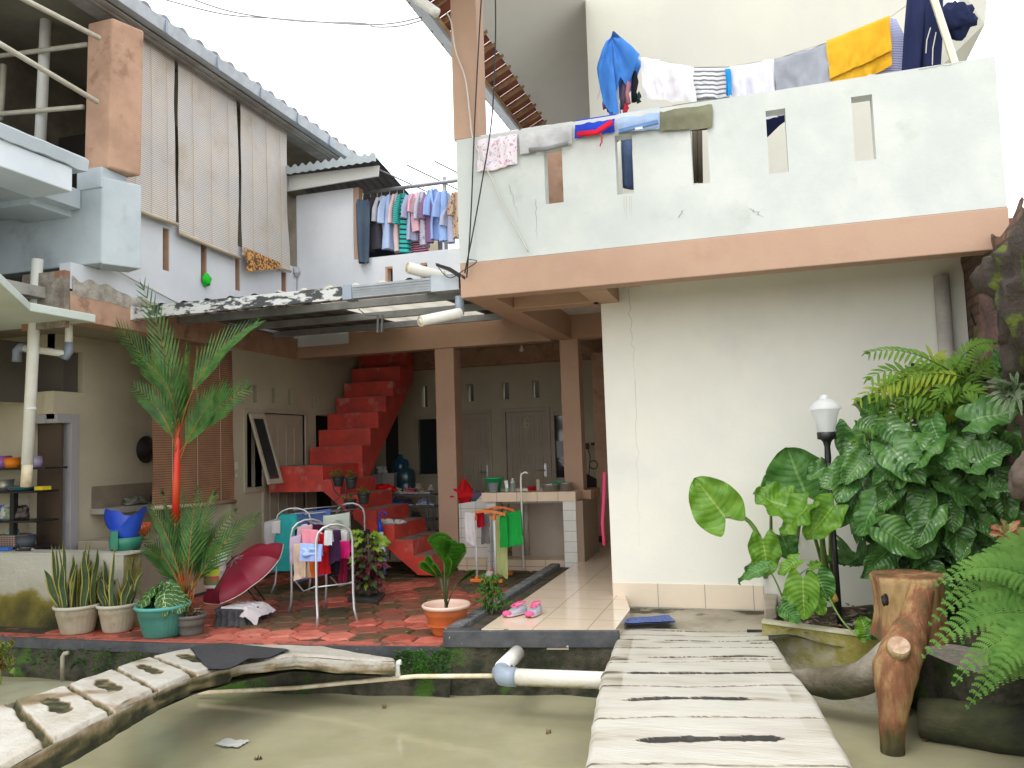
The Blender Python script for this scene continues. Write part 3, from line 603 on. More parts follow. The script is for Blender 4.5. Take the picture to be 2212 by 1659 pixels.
for p, q in ((at(190, 96, y=5.97), at(20, 118, y=5.97)), (at(180, 231, y=5.97), at(0, 246, y=5.97))):
    link('rail', MB().tube([p, p + (q - p) * 2.4], .024, 10), RAIL, nb, smooth=True)
link('rail_post', MB().tube([at(8, 140, y=6.0), at(0, 260, y=6.0)], .03, 10), RAIL, nb, smooth=True)
# thin canopy plate below
pc = [at(-40, 575, z=2.76), at(65, 672, z=2.76), at(207, 695, z=2.76), at(190, 702, z=2.76), at(-60, 722, z=2.76)]
pc[0] = pc[1] + (pc[0] - pc[1]) * 2.2; pc[3] = Vector((-5.9, 5.79, 2.76)); pc[4] = Vector((-9, 5.79, 2.76)); pc.append(Vector((-9, 3.5, 2.76)))
cp = solo('canopy_plate', MB().prism(pc[:2] + [at(207, 697, z=2.76)] + pc[3:], (0, 0, .075)), mat('white_canopy_cement', (.62, .68, .64), (.55, .62, .56), sc=2, rough=.8, bump=.08), 'angled white concrete canopy plate jutting over the porch at the left edge', 'canopy', bev=.008)
# downpipes
pt, pm, pb = at(81, 560, y=5.62), at(59, 1003, y=5.62), at(56, 1052, y=5.62)
dp = thing('downpipe', pb, 'thick white downpipe passing behind the canopy, with a dirty cut lower end', 'pipe')
link('pipe_run', MB().tube([pt, pm], .049, 18), PVC, dp, smooth=True); link('joint_ring', MB().tube([at(65.5, 880, y=5.62), at(65.2, 886, y=5.62)], .0515, 18), PVC, dp, smooth=True)
link('dirty_end', MB().tube([pm, pb], .0455, 18), PVCO, dp, smooth=True)
e1, e2, e3, e4 = at(150, 640, y=5.9), at(148, 765, y=5.9), at(48, 752, y=5.8), at(42, 772, y=5.8)
up = solo('balcony_pipe', MB().tube([at(103, -40, y=6.05), at(86, 320, y=6.05)], .052, 18), PVC, 'white vertical pipe behind the metal rails at the upper left', 'pipe', smooth=True)
d2 = thing('elbow_downpipe', e4, 'shorter white downpipe turning left through grey elbows behind the long pipe', 'pipe')
link('vertical_run', MB().tube([e1, e2 + Vector((0, 0, .04))], .034, 14), PVC, d2, smooth=True); link('horizontal_run', MB().tube([e2, e3], .034, 14), PVC, d2, smooth=True)
link('elbow', MB().tube([e2 + Vector((0, 0, .11)), e2 + Vector((0, 0, .02)), e2 + Vector((-.02, 0, -.02)), e2 + Vector((-.09, 0, .01))], .04, 14), PVCG, d2, smooth=True)
link('elbow', MB().tube([e3 + Vector((.03, 0, 0)), e3 + Vector((-.02, 0, .005)), e3 + Vector((-.06, 0, -.02)), e4 + Vector((-.03, 0, -.04))], .043, 14), PVCG, d2, smooth=True)

# ---------------------------------------------------------------- small corrugated roof on the terrace
cr = thing('corrugated_roof', (-5.3, 10, 5), 'small corrugated zinc roof with white fascia above the white block wall', 'roof')
g = MB()
def cg(x0, x1, y0, z0, y1, z1, wl=.115, am=.018, n=8, dz=0):
    def fn(u, v):
        x = x0 + (x1 - x0) * u; return (x, y0 + (y1 - y0) * v, z0 + (z1 - z0) * v + am * sin(x / wl * 2 * pi) + dz)
    return fn
g.grid(cg(-5.95, -4.52, 9.12, 5.30, 11.6, 4.86), 150, 4); link('sheet', g, ZINC, cr, smooth=True)
g = MB(); g.grid(lambda u, v: (-5.95 + 1.43 * u, 9.10, 5.235 + .02 * sin((-5.95 + 1.43 * u) / .115 * 2 * pi) * (.4 + .6 * v) + .105 * v), 150, 3); link('front_flashing', g, ZINC, cr, smooth=True)
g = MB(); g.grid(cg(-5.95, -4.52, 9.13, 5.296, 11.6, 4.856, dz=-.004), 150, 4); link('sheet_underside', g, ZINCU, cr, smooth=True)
link('fascia', MB().prism([(-5.93, 9.22, 5.05), (-4.56, 9.22, 5.08), (-4.54, 9.22, 5.22), (-5.93, 9.22, 5.26)], (0, .03, 0)), mat('grey_white_board', (.60, .61, .58), rough=.7), cr)
link('rear_post', MB().box(-4.62, -4.55, 11.4, 11.47, 3.1, 4.9), STEELG, cr)
ra, rb2 = at(775, 418, y=9.55), at(1002, 388, y=9.55)
hr = thing('hanging_rail', (ra + rb2) / 2, 'grey metal pipe rail on the terrace carrying shirts on hangers', 'rail')
link('rail_pipe', MB().tube([ra, rb2 + Vector((.6, 0, 0))], .026, 12), STEELG, hr, smooth=True)
pz = at(960, 392, y=9.57); link('post', MB().tube([(pz.x, 9.57, 4.06), pz + Vector((0, 0, .06))], .026, 12), STEELG, hr, smooth=True)
for px in (862, 925, 985, 1040): a = at(px, 398 - (px - 862) * .12, y=9.6); link('cross_rod', MB().tube([a + Vector((-.15, -.35, .12)), a + Vector((.45, 1.1, -.05))], .009, 6), STEELG, hr)

# ---------------------------------------------------------------- yard canopy
yc = thing('yard_canopy', (-4, 7.8, 3), 'low corrugated canopy with peeling gutter and steel purlins over the yard', 'canopy')
TRL = mat('milky_roof_sheet', (.66, .62, .50), (.55, .50, .38), sc=4, rough=.5, bump=.05)
M_t = M_['milky_roof_sheet']; N = M_t[1].nodes; tr = N.new('ShaderNodeBsdfTranslucent'); tr.inputs[0].default_value = (.85, .82, .72, 1); ms = N.new('ShaderNodeMixShader'); ms.inputs[0].default_value = .55
M_t[1].links.new(M_t[2].outputs[0], ms.inputs[1]); M_t[1].links.new(tr.outputs[0], ms.inputs[2]); M_t[1].links.new(ms.outputs[0], N['Material Output'].inputs[0])
def cs(x0, x1, dz=0):
    def fn(u, v):
        x = x0 + (x1 - x0) * u; t = (x / .27) % 1; w = min(1, max(0, (.5 - abs(t - .5)) * 5 - .6)); w = 0 if t > .42 else sin(t / .42 * pi) ** .6
        return (x, 6.48 + v * 2.91, 2.995 + v * .10 + .045 * w + dz)
    return fn
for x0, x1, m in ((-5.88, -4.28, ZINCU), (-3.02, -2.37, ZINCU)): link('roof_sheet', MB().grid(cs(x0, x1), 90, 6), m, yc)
link('translucent_sheet', MB().grid(cs(-4.29, -3.01, .004), 90, 6), TRL, yc)
for y, z in ((7.05, 3.0), (7.9, 3.03), (8.8, 3.065)): link('purlin', MB().prism([(-5.88, y, z), (-5.88, y + .05, z), (-5.88, y + .05, z - .075), (-5.88, y, z - .075)], (3.5, 0, 0)), STEELG, yc, bev=.002)
def gut(x0, x1, m, nm):
    return link(nm, MB().prism([(x0, 6.40, 2.885), (x0, 6.385, 3.0), (x0, 6.40, 3.0), (x0, 6.42, 2.90), (x0, 6.50, 2.90), (x0, 6.50, 2.885)], (x1 - x0, 0, 0)), m, yc)
gut(-5.88, -3.51, GUTTERD, 'peeling_gutter'); gut(-3.47, -2.4, GUTTER, 'grey_gutter')
link('gutter_joint', MB().prism([(-3.53, 6.378, 2.875), (-3.44, 6.378, 2.875), (-3.44, 6.378, 3.005), (-3.53, 6.378, 3.005)], (0, .14, 0)), PVCG, yc)
link('gutter_corner', MB().prism([(-2.66, 6.374, 2.87), (-2.40, 6.374, 2.87), (-2.40, 6.374, 3.01), (-2.66, 6.374, 3.01)], (0, .14, 0)), GUTTER, yc)
link('gutter_end', MB().box(-5.905, -5.88, 6.38, 6.5, 2.875, 3.01), PVC, yc)
g = MB()
for k in range(4): z = 2.905 + k * .024; g.box(-3.43, -2.67, 6.383 + k * -.002, 6.386, z, z + .003)
link('gutter_rib', g, STEELG, yc)
# spout pipes
def spout(a, b, r, label, ring=True):
    t = thing('spout_pipe', b, label, 'pipe'); a, b = Vector(a), Vector(b); d = (b - a).normalized()
    link('pipe_run', MB().tube([a, b], r, 20, cap=False), PVC, t, smooth=True); link('dirty_inside', MB().tube([b - d * .004, a], r * .9, 20), PVCO, t, smooth=True)
    link('rim', MB().lathe((0, 0, 0), [(r * .9, 0), (r, 0)], 20), PVC, t); o = t.children[-1]
    for v in o.data.vertices: v.co = d.to_track_quat('Z', 'X') @ (v.co + W0[t.name]) + Vector(b) - W0[t.name]
    if ring: c = a.lerp(b, .45); link('collar', MB().tube([c - d * .012, c + d * .012], r * 1.12, 20), PVCO, t, smooth=True)
    return t
spout(at(1010, 612, y=6.75), at(880, 578, y=6.3), .05, 'white drain pipe with a collar pointing left above the canopy gutter')
s2 = spout(at(993, 676, y=6.4), at(908, 694, y=6.05), .045, 'white drain pipe under the gutter corner pointing left and forward', ring=False)
link('drop_pipe', MB().tube([at(993, 640, y=6.42), at(993, 680, y=6.42)], .04, 14), PVCG, s2, smooth=True)
# wire bundle and hooks
g = MB()
for k in range(9): a = at(1005, 603, y=6.3) + Vector((0, random.uniform(-.02, .02), random.uniform(-.02, .02))); b = at(945 + random.uniform(-4, 4), 572 + random.uniform(-3, 3), y=6.35); g.tube([a, a.lerp(b, .5) + Vector((0, 0, random.uniform(-.01, .02))), b], .006, 5)
solo('cable_bundle', g, CABLE, 'bundle of black cables lying at the balcony corner beside the drain pipe', 'cable')
g = MB(); a = at(816, 678, y=7.4)
for px in (817, 826): g.tube([at(px, 680, y=7.4), at(px - 2, 718, y=7.4)], .012, 6)
g.tube([at(775, 668, y=7.3), at(790, 680, y=7.3), at(815, 682, y=7.4)], .006, 5)
solo('hanging_hook', g, STEELG, 'two thin metal bars hanging below the canopy purlin', 'hook')

# ---------------------------------------------------------------- red stairs
st = thing('red_stairs', (-4.9, 9.2, 0), 'red painted concrete stairs turning at a landing and climbing under the tan beam', 'stairs')
LZ = 1.335
g = MB(); rise = .1875; nst = 6
prof = [(-3.66, .03)]; x = -3.70; nst = 7; rise = .1808
for i in range(nst):
    z = .07 + rise * (i + 1); prof.append((x, z)); x -= .237
    if i < nst - 1: prof.append((x, z))
prof += [(-5.89, LZ), (-5.89, 1.02), (-5.12, 1.02), (-3.88, .03)]
sp_ = [(a, 8.7, b) for a, b in prof]; sp_b = sp_
g.prism(sp_, (0, .94, 0)); link('lower_flight', g, REDP, st)
g = MB(); x = -3.70
for i in range(nst - 1): z = .07 + rise * (i + 1); g.box(x - .236, x - .006, 8.72, 9.62, z + .001, z + .007); x -= .237
g.box(-5.88, -5.14, 8.72, 9.6, LZ + .002, LZ + .008); link('tread', g, TREAD, st)
pr = [(9.62, LZ - .0)]; y = 9.61; z = LZ; pts = []
for i in range(7): pts += [(y, z), (y, z + .235)]; z += .235; y += .245
pts.append((y, z)); low = [(y, z - .42), (9.63, LZ - .32)]
link('upper_flight', MB().prism([(-5.86, a, b) for a, b in pts + low], (.80, 0, 0)), REDP, st)
g = MB(); y = 9.61; z = LZ
for i in range(7): z += .235; g.box(-5.86, -5.06, y + .004, y + .245, z + .002, z + .007); y += .245
link('tread', g, TREAD, st)
STN = mat('dark_scuff', (.14, .045, .035), (.20, .05, .04), sc=12, rough=.8, bump=0)

# ---------------------------------------------------------------- bridges
def deck(rows, nv, nu, wood, holes, th=.09, seed=0, under=None, z_off=0):
    """rows: list of (left point, right point); a cement deck cast like timber with grooves and gouges"""
    n = len(rows) - 1
    def P(u, v):
        k = min(n - 1, int(u * n)); f = u * n - k; f2 = f * f * (3 - 2 * f) * 0 + f
        a = rows[k][0].lerp(rows[k + 1][0], f2); b = rows[k][1].lerp(rows[k + 1][1], f2); return a.lerp(b, v)
    return P
BW = toned('cast_timber_white_cement', [(0, (.55, .53, .47)), (.28, (.47, .44, .375)), (.48, (.33, .29, .22)), (.8, (.12, .10, .08)), (1, (.035, .033, .03))], rough=.75, bump=.6, bsc=20, nsc=5, namt=.75, spec=.4, str_=(.6, 3.4, 2))
zr = [.02, .05, .11, .17, .21, .24, .255, .26]
pl = [(1350, 1636, 1335), (1336, 1660, 1360), (1320, 1690, 1405), (1299, 1718, 1450), (1288, 1762, 1500), (1275, 1805, 1580), (1262, 1850, 1659), (1247, 1905, 1759)]
rows = [(at(l, y, z=z), at(r, y, z=z)) for (l, r, y), z in zip(pl, zr)]
rows = [(Vector((-1.2, 6.95, .052)), Vector((-.08, 7.05, .052)))] * 0 + rows
rows.append((rows[-1][0] + Vector((.06, -1.2, -.02)), rows[-1][1] + Vector((.08, -1.2, -.02))))
P = deck(rows, 0, 0, 0, 0); n = len(rows) - 1
g = MB(); NU, NV = 620, 90
def uof(py):
    ys = [q[2] for q in pl]
    for k in range(len(ys) - 1):
        if ys[k] <= py <= ys[k + 1]: return k + (py - ys[k]) / (ys[k + 1] - ys[k])
    return len(ys) - 1 + (py - ys[-1]) / 100
full_ = [1340, 1347, 1355, 1362, 1374, 1400, 1431, 1483, 1554, 1652, 1712, 1775]
goug = [(1364, .28, .82, .5), (1385, .28, .98, .6), (1419, .22, .95, .9), (1453, .12, .98, 1.0), (1511, .12, .72, 1.25), (1599, .19, .79, 1.5), (1690, .2, .8, 1.3), (1425, .72, .98, .8), (1390, .8, .99, .8)]
grooves = [(uof(y), 1, 0, 1, .006, y * .37) for y in full_] + [(uof(y), 0, a_, b_, .017 * w_, y * .61) for y, a_, b_, w_ in goug]
def top(u, v):
    p = P(u, v); d = 0; tn = .10 + .30 * nz(p.x * 1.5, p.y * 5, 1) + .12 * nz(p.x * 6, p.y * 30, 1)
    k0 = min(n - 1, int(u * n)); rl = (rows[k0][0] - rows[k0 + 1][0]).length
    for gk, full, a, b, w, sd in grooves:
        dk = u * n - gk
        if abs(dk) > .8: continue
        dy = dk * rl + .022 * nz(p.x * 3.2, sd) + .010 * nz(p.x * 11, sd) + .006 * nz(p.x * 45, sd)
        if abs(dy) > .12: continue
        ins = min(1, max(0, min(v - a, b - v) * 22)); ww = w * (1 + .5 * nz(v * 9, sd) + .4 * nz(v * 50, sd)) * (1 if full else ins)
        if ww < .003: ww = 0
        t = min(1, 2 * max(0, 1 - (abs(dy) / (ww + .001)) ** 4)) if ww else 0
        if full: t *= max(.25, min(1, .6 + 1.2 * nz(v * 3, sd)))
        d = max(d, t * (.007 if full else .014)); t2 = min(1, 2.2 * max(0, 1 - (abs(dy) / (ww * (1.5 if full else 1.35) + .004)) ** 3)) if ww else 0
        tn = max(tn, t2 * ((.62 + .5 * nz(v * 14, sd)) if full else 1.12 + .25 * nz(v * 60, dy * 50)))
        if not full or full and nz(sd, 3) > .25:
            hl = max(0, 1 - abs(dy + .012) / (.05 + w)) * max(0, nz(v * 5 + sd, 2) + .12) * 1.6; tn = max(tn, min(.60, hl))
    e = min(v, 1 - v); p = p + Vector((0, 0, -d + .012 * nz(p.x * 1.5, p.y * 2) - (.03 * max(0, 1 - e / .03) ** 2)))
    if e < .02: p.x += nz(p.y * 5, v * 9) * .008
    if e < .12: tn += .45 * max(0, nz(p.y * 2.5, v * 3) + .15)
    g.col = max(.01, min(1, tn)); return p
g.grid(top, NU, NV)
def skirt(side):
    def fn(u, v):
        p = top(u, 0.0 if side < 0 else 1.0); g.col = min(1, .35 + min(1, v * 2) * .5 + .3 * nz(p.y * 4, v * 3)); return p + Vector((side * (-.02 * v) + nz(p.y * 5, v * 6, side) * .02 * v, 0, -v * .13))
    return fn
g.grid(skirt(-1), NU // 2, 4); g.grid(skirt(1), NU // 2, 4)
def und(u, v): p = P(u, v); g.col = .8; return p + Vector((0, 0, -.145))
g.grid(und, 40, 8)
br = solo('timber_look_bridge', g, BW, 'wide white cement footbridge cast like weathered planks leading to the tiled walkway', 'bridge', smooth=True)

# left arched bridge
zl = [.305, .30, .275, .235, .185, .12, .055, .03]
ql = [((25 - 190, 1510 + 150), (108 - 330, 1600 + 230)), ((25, 1510), (108, 1600)), ((140, 1478), (240, 1535)), ((245, 1441), (335, 1487)), ((325, 1415), (418, 1455)), ((415, 1397), (520, 1430))]
lr = [(at(*a, z=z), at(*b, z=z)) for (a, b), z in zip(ql, zl)]
v0 = (lr[1][0] - lr[2][0]); lr[0] = (lr[1][0] + v0 * 1.6 + Vector((0, 0, -.03)), lr[1][1] + (lr[1][1] - lr[2][1]) * 1.6 + Vector((0, 0, -.03)))
ends = [(at(500, 1391, z=.075), at(640, 1412, z=.085)), (at(570, 1392, z=.03), at(740, 1420, z=.05)), (Vector((-3.35, 5.56, .01)), at(852, 1424, z=.015))]
rows2 = lr + ends; g = MB(); P2 = deck(rows2, 0, 0, 0, 0); n2 = len(rows2) - 1
HOL = {k: (.40 + .1 * nz(k, 3), .38 + .06 * nz(k, 7)) for k in range(6)}
def top2(u, v):
    p = P2(u, v); k = u * n2; f = k - round(k); d = 0; tn = .10 + .22 * nz(p.x * 3, p.y * 3, 4)
    if k < 5.6:
        w = .062 + .03 * nz(v * 6, round(k)); t = max(0, 1 - abs(f + .018 * nz(v * 8, k)) / w); t2 = max(0, 1 - abs(f + .018 * nz(v * 8, k)) / (w * 1.15)); d += .04 * min(1, t * 2); tn = max(tn, .84 * min(1, t2 * 2.5))
        kk = int(k); c = kk + .5; vc, ln = HOL.get(kk, (.4, .3)); du = (k - c - (v - vc) * .12) / (.125 * (1 + .5 * nz(v * 9, kk, 3))); dv = (v - vc - .02) / (ln * .62)
        q = du * du + dv * dv * dv * dv + dv * dv * .3 + .5 * nz(p.x * 9, p.y * 9, 2); 
        if q < 1.7:
            t = min(1, max(0, 1.5 - q) * 2.5); d += .012 * t; t3 = min(1, (1.7 - q) * 1.8); tn = max(tn, t3 * (.88 + .35 * nz(p.x * 20, p.y * 20)))
        tn = max(tn, .62 * min(1, max(0, nz(p.x * 3.2, p.y * 3.6, 9) * 3 - .35)))
    e = min(v, 1 - v); d += .02 * max(0, 1 - e / .05) ** 2; p = p + Vector((nz(p.y * 6, v * 2) * .02 * (e < .04), 0, -d + .008 * nz(p.x * 5, p.y * 5)))
    if e < .05: tn += .15
    g.col = max(.01, min(1, tn)); return p
g.grid(top2, 330, 60)
def sk2(side):
    def fn(u, v):
        p = P2(u, 0.0 if side < 0 else 1.0) - Vector((0, 0, .02)); th = (.105 if u < .6 else .075) + .015 * sin(u * 9); g.col = min(1, (.30 if u < .6 else .05) + min(1, v * 2.2) * .5 * (1 if u < .6 else v) + .2 * v + .5 * nz(p.y * 5, p.x * 5, v * 4))
        return p + Vector((nz(p.y * 7, p.x * 7, v * 5) * .03 * v, nz(p.x * 7, v * 7) * .02 * v, -v * th))
    return fn
g.grid(sk2(-1), 160, 6); g.grid(sk2(1), 160, 6); g.col = .9; g.grid(lambda u, v: P2(u, v) + Vector((0, 0, -.125)), 40, 8)
solo('arched_bridge', g, toned('mossy_cast_timber_cement', [(0, (.52, .50, .45)), (.28, (.42, .385, .325)), (.5, (.28, .21, .13)), (.8, (.085, .08, .035)), (1, (.03, .03, .018))], rough=.8, bump=.8, bsc=25, nsc=8, namt=.85, spec=.3), 'narrow arched cement footbridge with grooves and dark gouges curving to the red yard', 'bridge', smooth=True)
g = MB(); a, b_, c, d = at(410, 1402, z=.13), at(490, 1392, z=.115), at(628, 1405, z=.10), at(450, 1450, z=.16)
def mt(u, v):
    p = a.lerp(b_, u).lerp(d.lerp(c, u), v); e = min(u, 1 - u, v, 1 - v); return p + Vector((0, 0, .012 + .012 * nz(p.x * 4, p.y * 4) - .02 * max(0, v - .9) * 10 * abs(sin(u * 7))))
g.grid(mt, 24, 12); n0 = len(g.v); g.grid(lambda u, v: Vector(mt(u, v)) - Vector((0, 0, .008)), 24, 12)
solo('black_mat', g, mat('black_rubber_mat', (.035, .035, .04), (.05, .05, .055), sc=40, rough=.95, bump=.5, bsc=150), 'black rubber mat drooping over the far end of the arched bridge', 'mat', smooth=True)
g = MB(); a, b_, c, d = at(1350, 1340, z=.075), at(1445, 1334, z=.075), at(1460, 1347, z=.09), at(1338, 1352, z=.09)
def mt2(u, v): p = a.lerp(b_, u).lerp(d.lerp(c, u), v); return p + Vector((0, 0, .02 + .010 * nz(p.x * 7, p.y * 9)))
g.grid(mt2, 20, 8); g.grid(lambda u, v: Vector(mt2(u, v)) - Vector((0, 0, .01)), 20, 8)
solo('blue_doormat', g, cloth('woven_blue_mat', (.05, .09, .30), (.16, .22, .42), sc=60, bsc=120, bump=.8), 'small folded woven blue doormat at the walkway end of the plank bridge', 'mat', smooth=True)

# ---------------------------------------------------------------- pond pipes
bp_ = thing('pond_pipe', (-1.4, 5.2, 0), 'thick mossy white pipe with grey elbow running along the pond bank under the walkway', 'pipe')
MPVC = toned('mossy_white_pvc', [(0, (.72, .70, .64)), (.45, (.55, .52, .42)), (.62, (.22, .20, .07)), (1, (.06, .06, .03))], rough=.5, nsc=9, namt=.4)
c = at(1100, 1462, y=5.2); g = MB(); g.tube([c, at(1305, 1468, y=5.2) + Vector((.4, 0, 0))], .055, 24)
for i, v in enumerate(g.v): g.c[i] = max(.01, .35 - (v.z - c.z) / .055 * .38)
link('pipe_run', g, MPVC, bp_, smooth=True)
g = MB(); q = [c + Vector((.05, 0, 0)), c, c + Vector((-.045, .01, .0)), c + Vector((-.075, .05, .01)), c + Vector((-.075, .14, .012))]; g.tube(q, [.062, .064, .064, .062, .062], 20); link('elbow', g, PVCG, bp_, smooth=True)
link('white_inlet', MB().tube([q[-1] - Vector((0, .06, -.02)), q[-1] + Vector((0, .3, .03))], .054, 18), PVC, bp_, smooth=True)
tp = thing('thin_pond_pipe', (-2.5, 5.3, -.1), 'thin yellowed water pipe along the bank of the pond', 'pipe')
link('pipe_run', MB().tube([at(1065, 1460, y=5.3), at(900, 1461, y=5.33), at(760, 1474, y=5.35), at(640, 1486, y=5.3), at(430, 1497, y=5.2)], .016, 8), PVCO, tp, smooth=True)
for px, py in ((860, 1462),): link('riser', MB().tube([at(px, py, y=5.33), at(px - 2, py - 22, y=5.33), at(px, py - 30, y=5.33), at(px + 6, py - 32, y=5.33)], .02, 8), PVC, tp, smooth=True)
g = MB(); g.tube([at(135, 1475, y=5.2), at(135, 1420, y=5.2), at(139, 1412, y=5.2), at(147, 1410, y=5.2)], .017, 8)
solo('standpipe', g, mat('old_grey_standpipe', (.45, .42, .34), (.28, .25, .18), sc=9, rough=.7), 'short bent standpipe rising from the water beside the left bank', 'pipe', smooth=True)
# submerged pond ledge at the left
solo('pond_ledge', MB().prism([at(-150, 1640, z=-.28), at(-20, 1545, z=-.28), at(205, 1488, z=-.28), at(120, 1486, z=-.28), at(-200, 1486, z=-.28)], (0, 0, .05)), mat('slimy_green_ledge', (.34, .34, .24), (.28, .27, .18), sc=5, rough=.5), 'pale shallow ledge in the pond at the far left behind the arched bridge', 'ledge')
LIT = mat('pale_litter', (.55, .56, .52), rough=.6, bump=.2)
for i, (px, py, s_, lb) in enumerate(((500, 1607, .07, 'crumpled pale plastic scrap floating on the pond left of centre'), (1210, 1640, .0, ''))):
    if s_:
        p = at(px, py, z=-.324); g = MB(); g.grid(lambda u, v: p + Vector(((u - .5) * s_ * 2.6, (v - .5) * s_ * 1.6 + .02 * nz(u * 3, v), .008 + .008 * nz(u * 7, v * 7))), 12, 8); solo('floating_scrap', g, LIT, lb, 'litter', smooth=True)
# ================================================================ RIGHT GARDEN
BRK = brick_like('old_mossy_brick', (.20, .10, .065), (.12, .07, .05), (.07, .065, .05), .1, .0, w=.22, h=.075, ms=.012, rough=.95, off=.5, rot=(0, radians(90), radians(90)), bump=1)
ROCK = mat('dark_mossy_rock', (.075, .055, .042), (.035, .03, .026), sc=3, rough=.95, bump=1, bsc=12, bd=.05, c3=(.10, .13, .012), sc3=3, lo3=.52, hi3=.62)
def rock(c, r, sq=(1, 1, 1), seed=0, n=22, am=.5): return blob(c, r, seed, sq, n, am)
bwall = thing('boundary_wall', (1.9, 6, 0), 'old brick boundary wall with mossy plaster at the right edge', 'wall')
def bw(u, v):
    y = 7.3 - u * 4.5; z = -.6 + v * (3.5 + .25 * nz(y * 3, 2)); return (1.69 + (7.12 - y) * -.0 + nz(y * 1.6, z * 1.6) * .09 + nz(y * 6, z * 6) * .03, y, z)
link('brick_face', MB().grid(bw, 70, 60), BRK, bwall)
link('plaster_face', MB().grid(lambda u, v: Vector(bw(.02 + u * .34, .25 + .62 * v)) + Vector((-.035 + .03 * nz(u * 8, v * 8), 0, 0)), 40, 40), mat('reddish_weathered_plaster', (.20, .12, .10), (.10, .06, .055), sc=4, rough=.95, bump=1, bsc=10, bd=.04, c3=(.09, .11, .015), sc3=3, lo3=.56, hi3=.66), bwall, smooth=True)
link('wall_body', MB().box(1.80, 2.1, 2.8, 7.3, -.6, 2.7), BRK, bwall)
solo('mossy_boulder', rock((1.72, 5.55, 2.36), .42, (.75, 1.0, 1.0), 3), ROCK, 'big dark mossy rock topping the boundary wall at the right edge', 'rock', smooth=True)
solo('root_rock', rock((1.74, 5.6, 1.98), .24, (.8, .9, 1.3), 8, am=.7), ROCK, 'rough reddish rock hump with moss below the big dark boulder', 'rock', smooth=True)
SBR = mat('brownish_cut_stone', (.15, .11, .085), (.09, .07, .055), sc=5, rough=.9, bump=.8, bsc=18, c3=(.07, .09, .02), sc3=4, lo3=.58, hi3=.68)
solo('stone_ledge', rock((1.56, 5.25, 1.22), .15, (1.2, 1, 1.1), 12, am=.25), SBR, 'smooth brown stone bowl jutting out of the foliage at the right edge', 'rock', smooth=True)
YM = mat('yellow_green_moss_stump', (.14, .15, .02), (.07, .06, .03), sc=5, rough=1, bump=1, bsc=25)
g = MB(); g.lathe(at(2195, 1290, y=5.2) - Vector((0, 0, .1)), [(.16, -.3), (.17, 0), (.165, .24), (.15, .262), (.0, .265)], 24, lambda a, k: 1 + .12 * nz(a * 6, k, 2)); solo('mossy_stump', g, YM, 'squat yellow green mossy stump behind the fern at the right edge', 'stump', smooth=True)
# garden soil, bed wall
struct('garden_bed', MB().grid(lambda u, v: (-.0 + u * 1.9, 5.72 + v * 1.39 + .25 * (1 - u) * (1 - v), .085 + .05 * nz(u * 6, v * 6) + .06 * u), 40, 30), SOIL)
g = MB(); random.seed(5)
for i in range(260):
    x = random.uniform(.05, 1.0); y = random.uniform(6.0, 7.0); s_ = random.uniform(.008, .03); a = random.uniform(0, 6.3); g.col = random.random()
    z = .105 + .05 * nz(x / 1.9 * 6, (y - 5.75) / 1.36 * 6) + .06 * x / 1.9
    g.quad(*[(x + s_ * cos(a + k * pi / 2) * (1.5 if k % 2 else .8), y + s_ * sin(a + k * pi / 2), z + random.uniform(.0, .02)) for k in range(4)])
o = struct('leaf_litter', g, toned('dry_litter', [(0, (.25, .20, .14)), (.5, (.12, .06, .04)), (1, (.30, .28, .22))], namt=.1)); o['kind'] = 'stuff'; o['label'] = 'small stones and dry leaf bits scattered on the garden soil'; 
g = MB(); bt = [at(1645, 1346, z=.16), at(1760, 1361, z=.16), at(1850, 1373, z=.16), at(1945, 1381, z=.16)]
for p, q in zip(bt, bt[1:]): g.obox(p + Vector((0, 0, -.9)), q - p, Vector((.01, .05, 0)), (0, 0, .9))
lowm2 = toned('lichen_stained_cement', [(0, (.50, .49, .42)), (.45, (.42, .40, .31)), (.6, (.25, .22, .05)), (1, (.06, .06, .03))], rough=.9, bump=.5, nsc=6, namt=.55)
for i, v in enumerate(g.v): g.c[i] = .62 if v.z > 0 else .25
gb = thing('garden_bed_wall', bt[1], 'curved cement edge of the garden bed stained yellow by lichen', 'wall')
link('wall_face', g, lowm2, gb); g = MB()
for p, q in zip(bt, bt[1:]): g.obox(p + Vector((-.0, -.012, .001)), q - p, Vector((.012, .07, 0)), (0, 0, .02))
link('wall_cap', g, mat('pale_cap_cement', (.55, .53, .42), (.42, .40, .25), sc=6, rough=.8), gb)
c1, c2 = at(1617, 1270, z=.27), at(1660, 1350, z=.14)
solo('small_kerb_block', MB().prism([(-.02, 7.1, .05), (.09, 7.1, .05), (.07, 6.55, .05), (-.02, 6.5, .05)], (0, 0, .15)), mat('pinkish_old_cement', (.52, .45, .36), (.40, .35, .27), sc=6, rough=.8, bump=.3), 'low cement kerb block at the end of the skirting beside the garden', 'kerb', bev=.012)
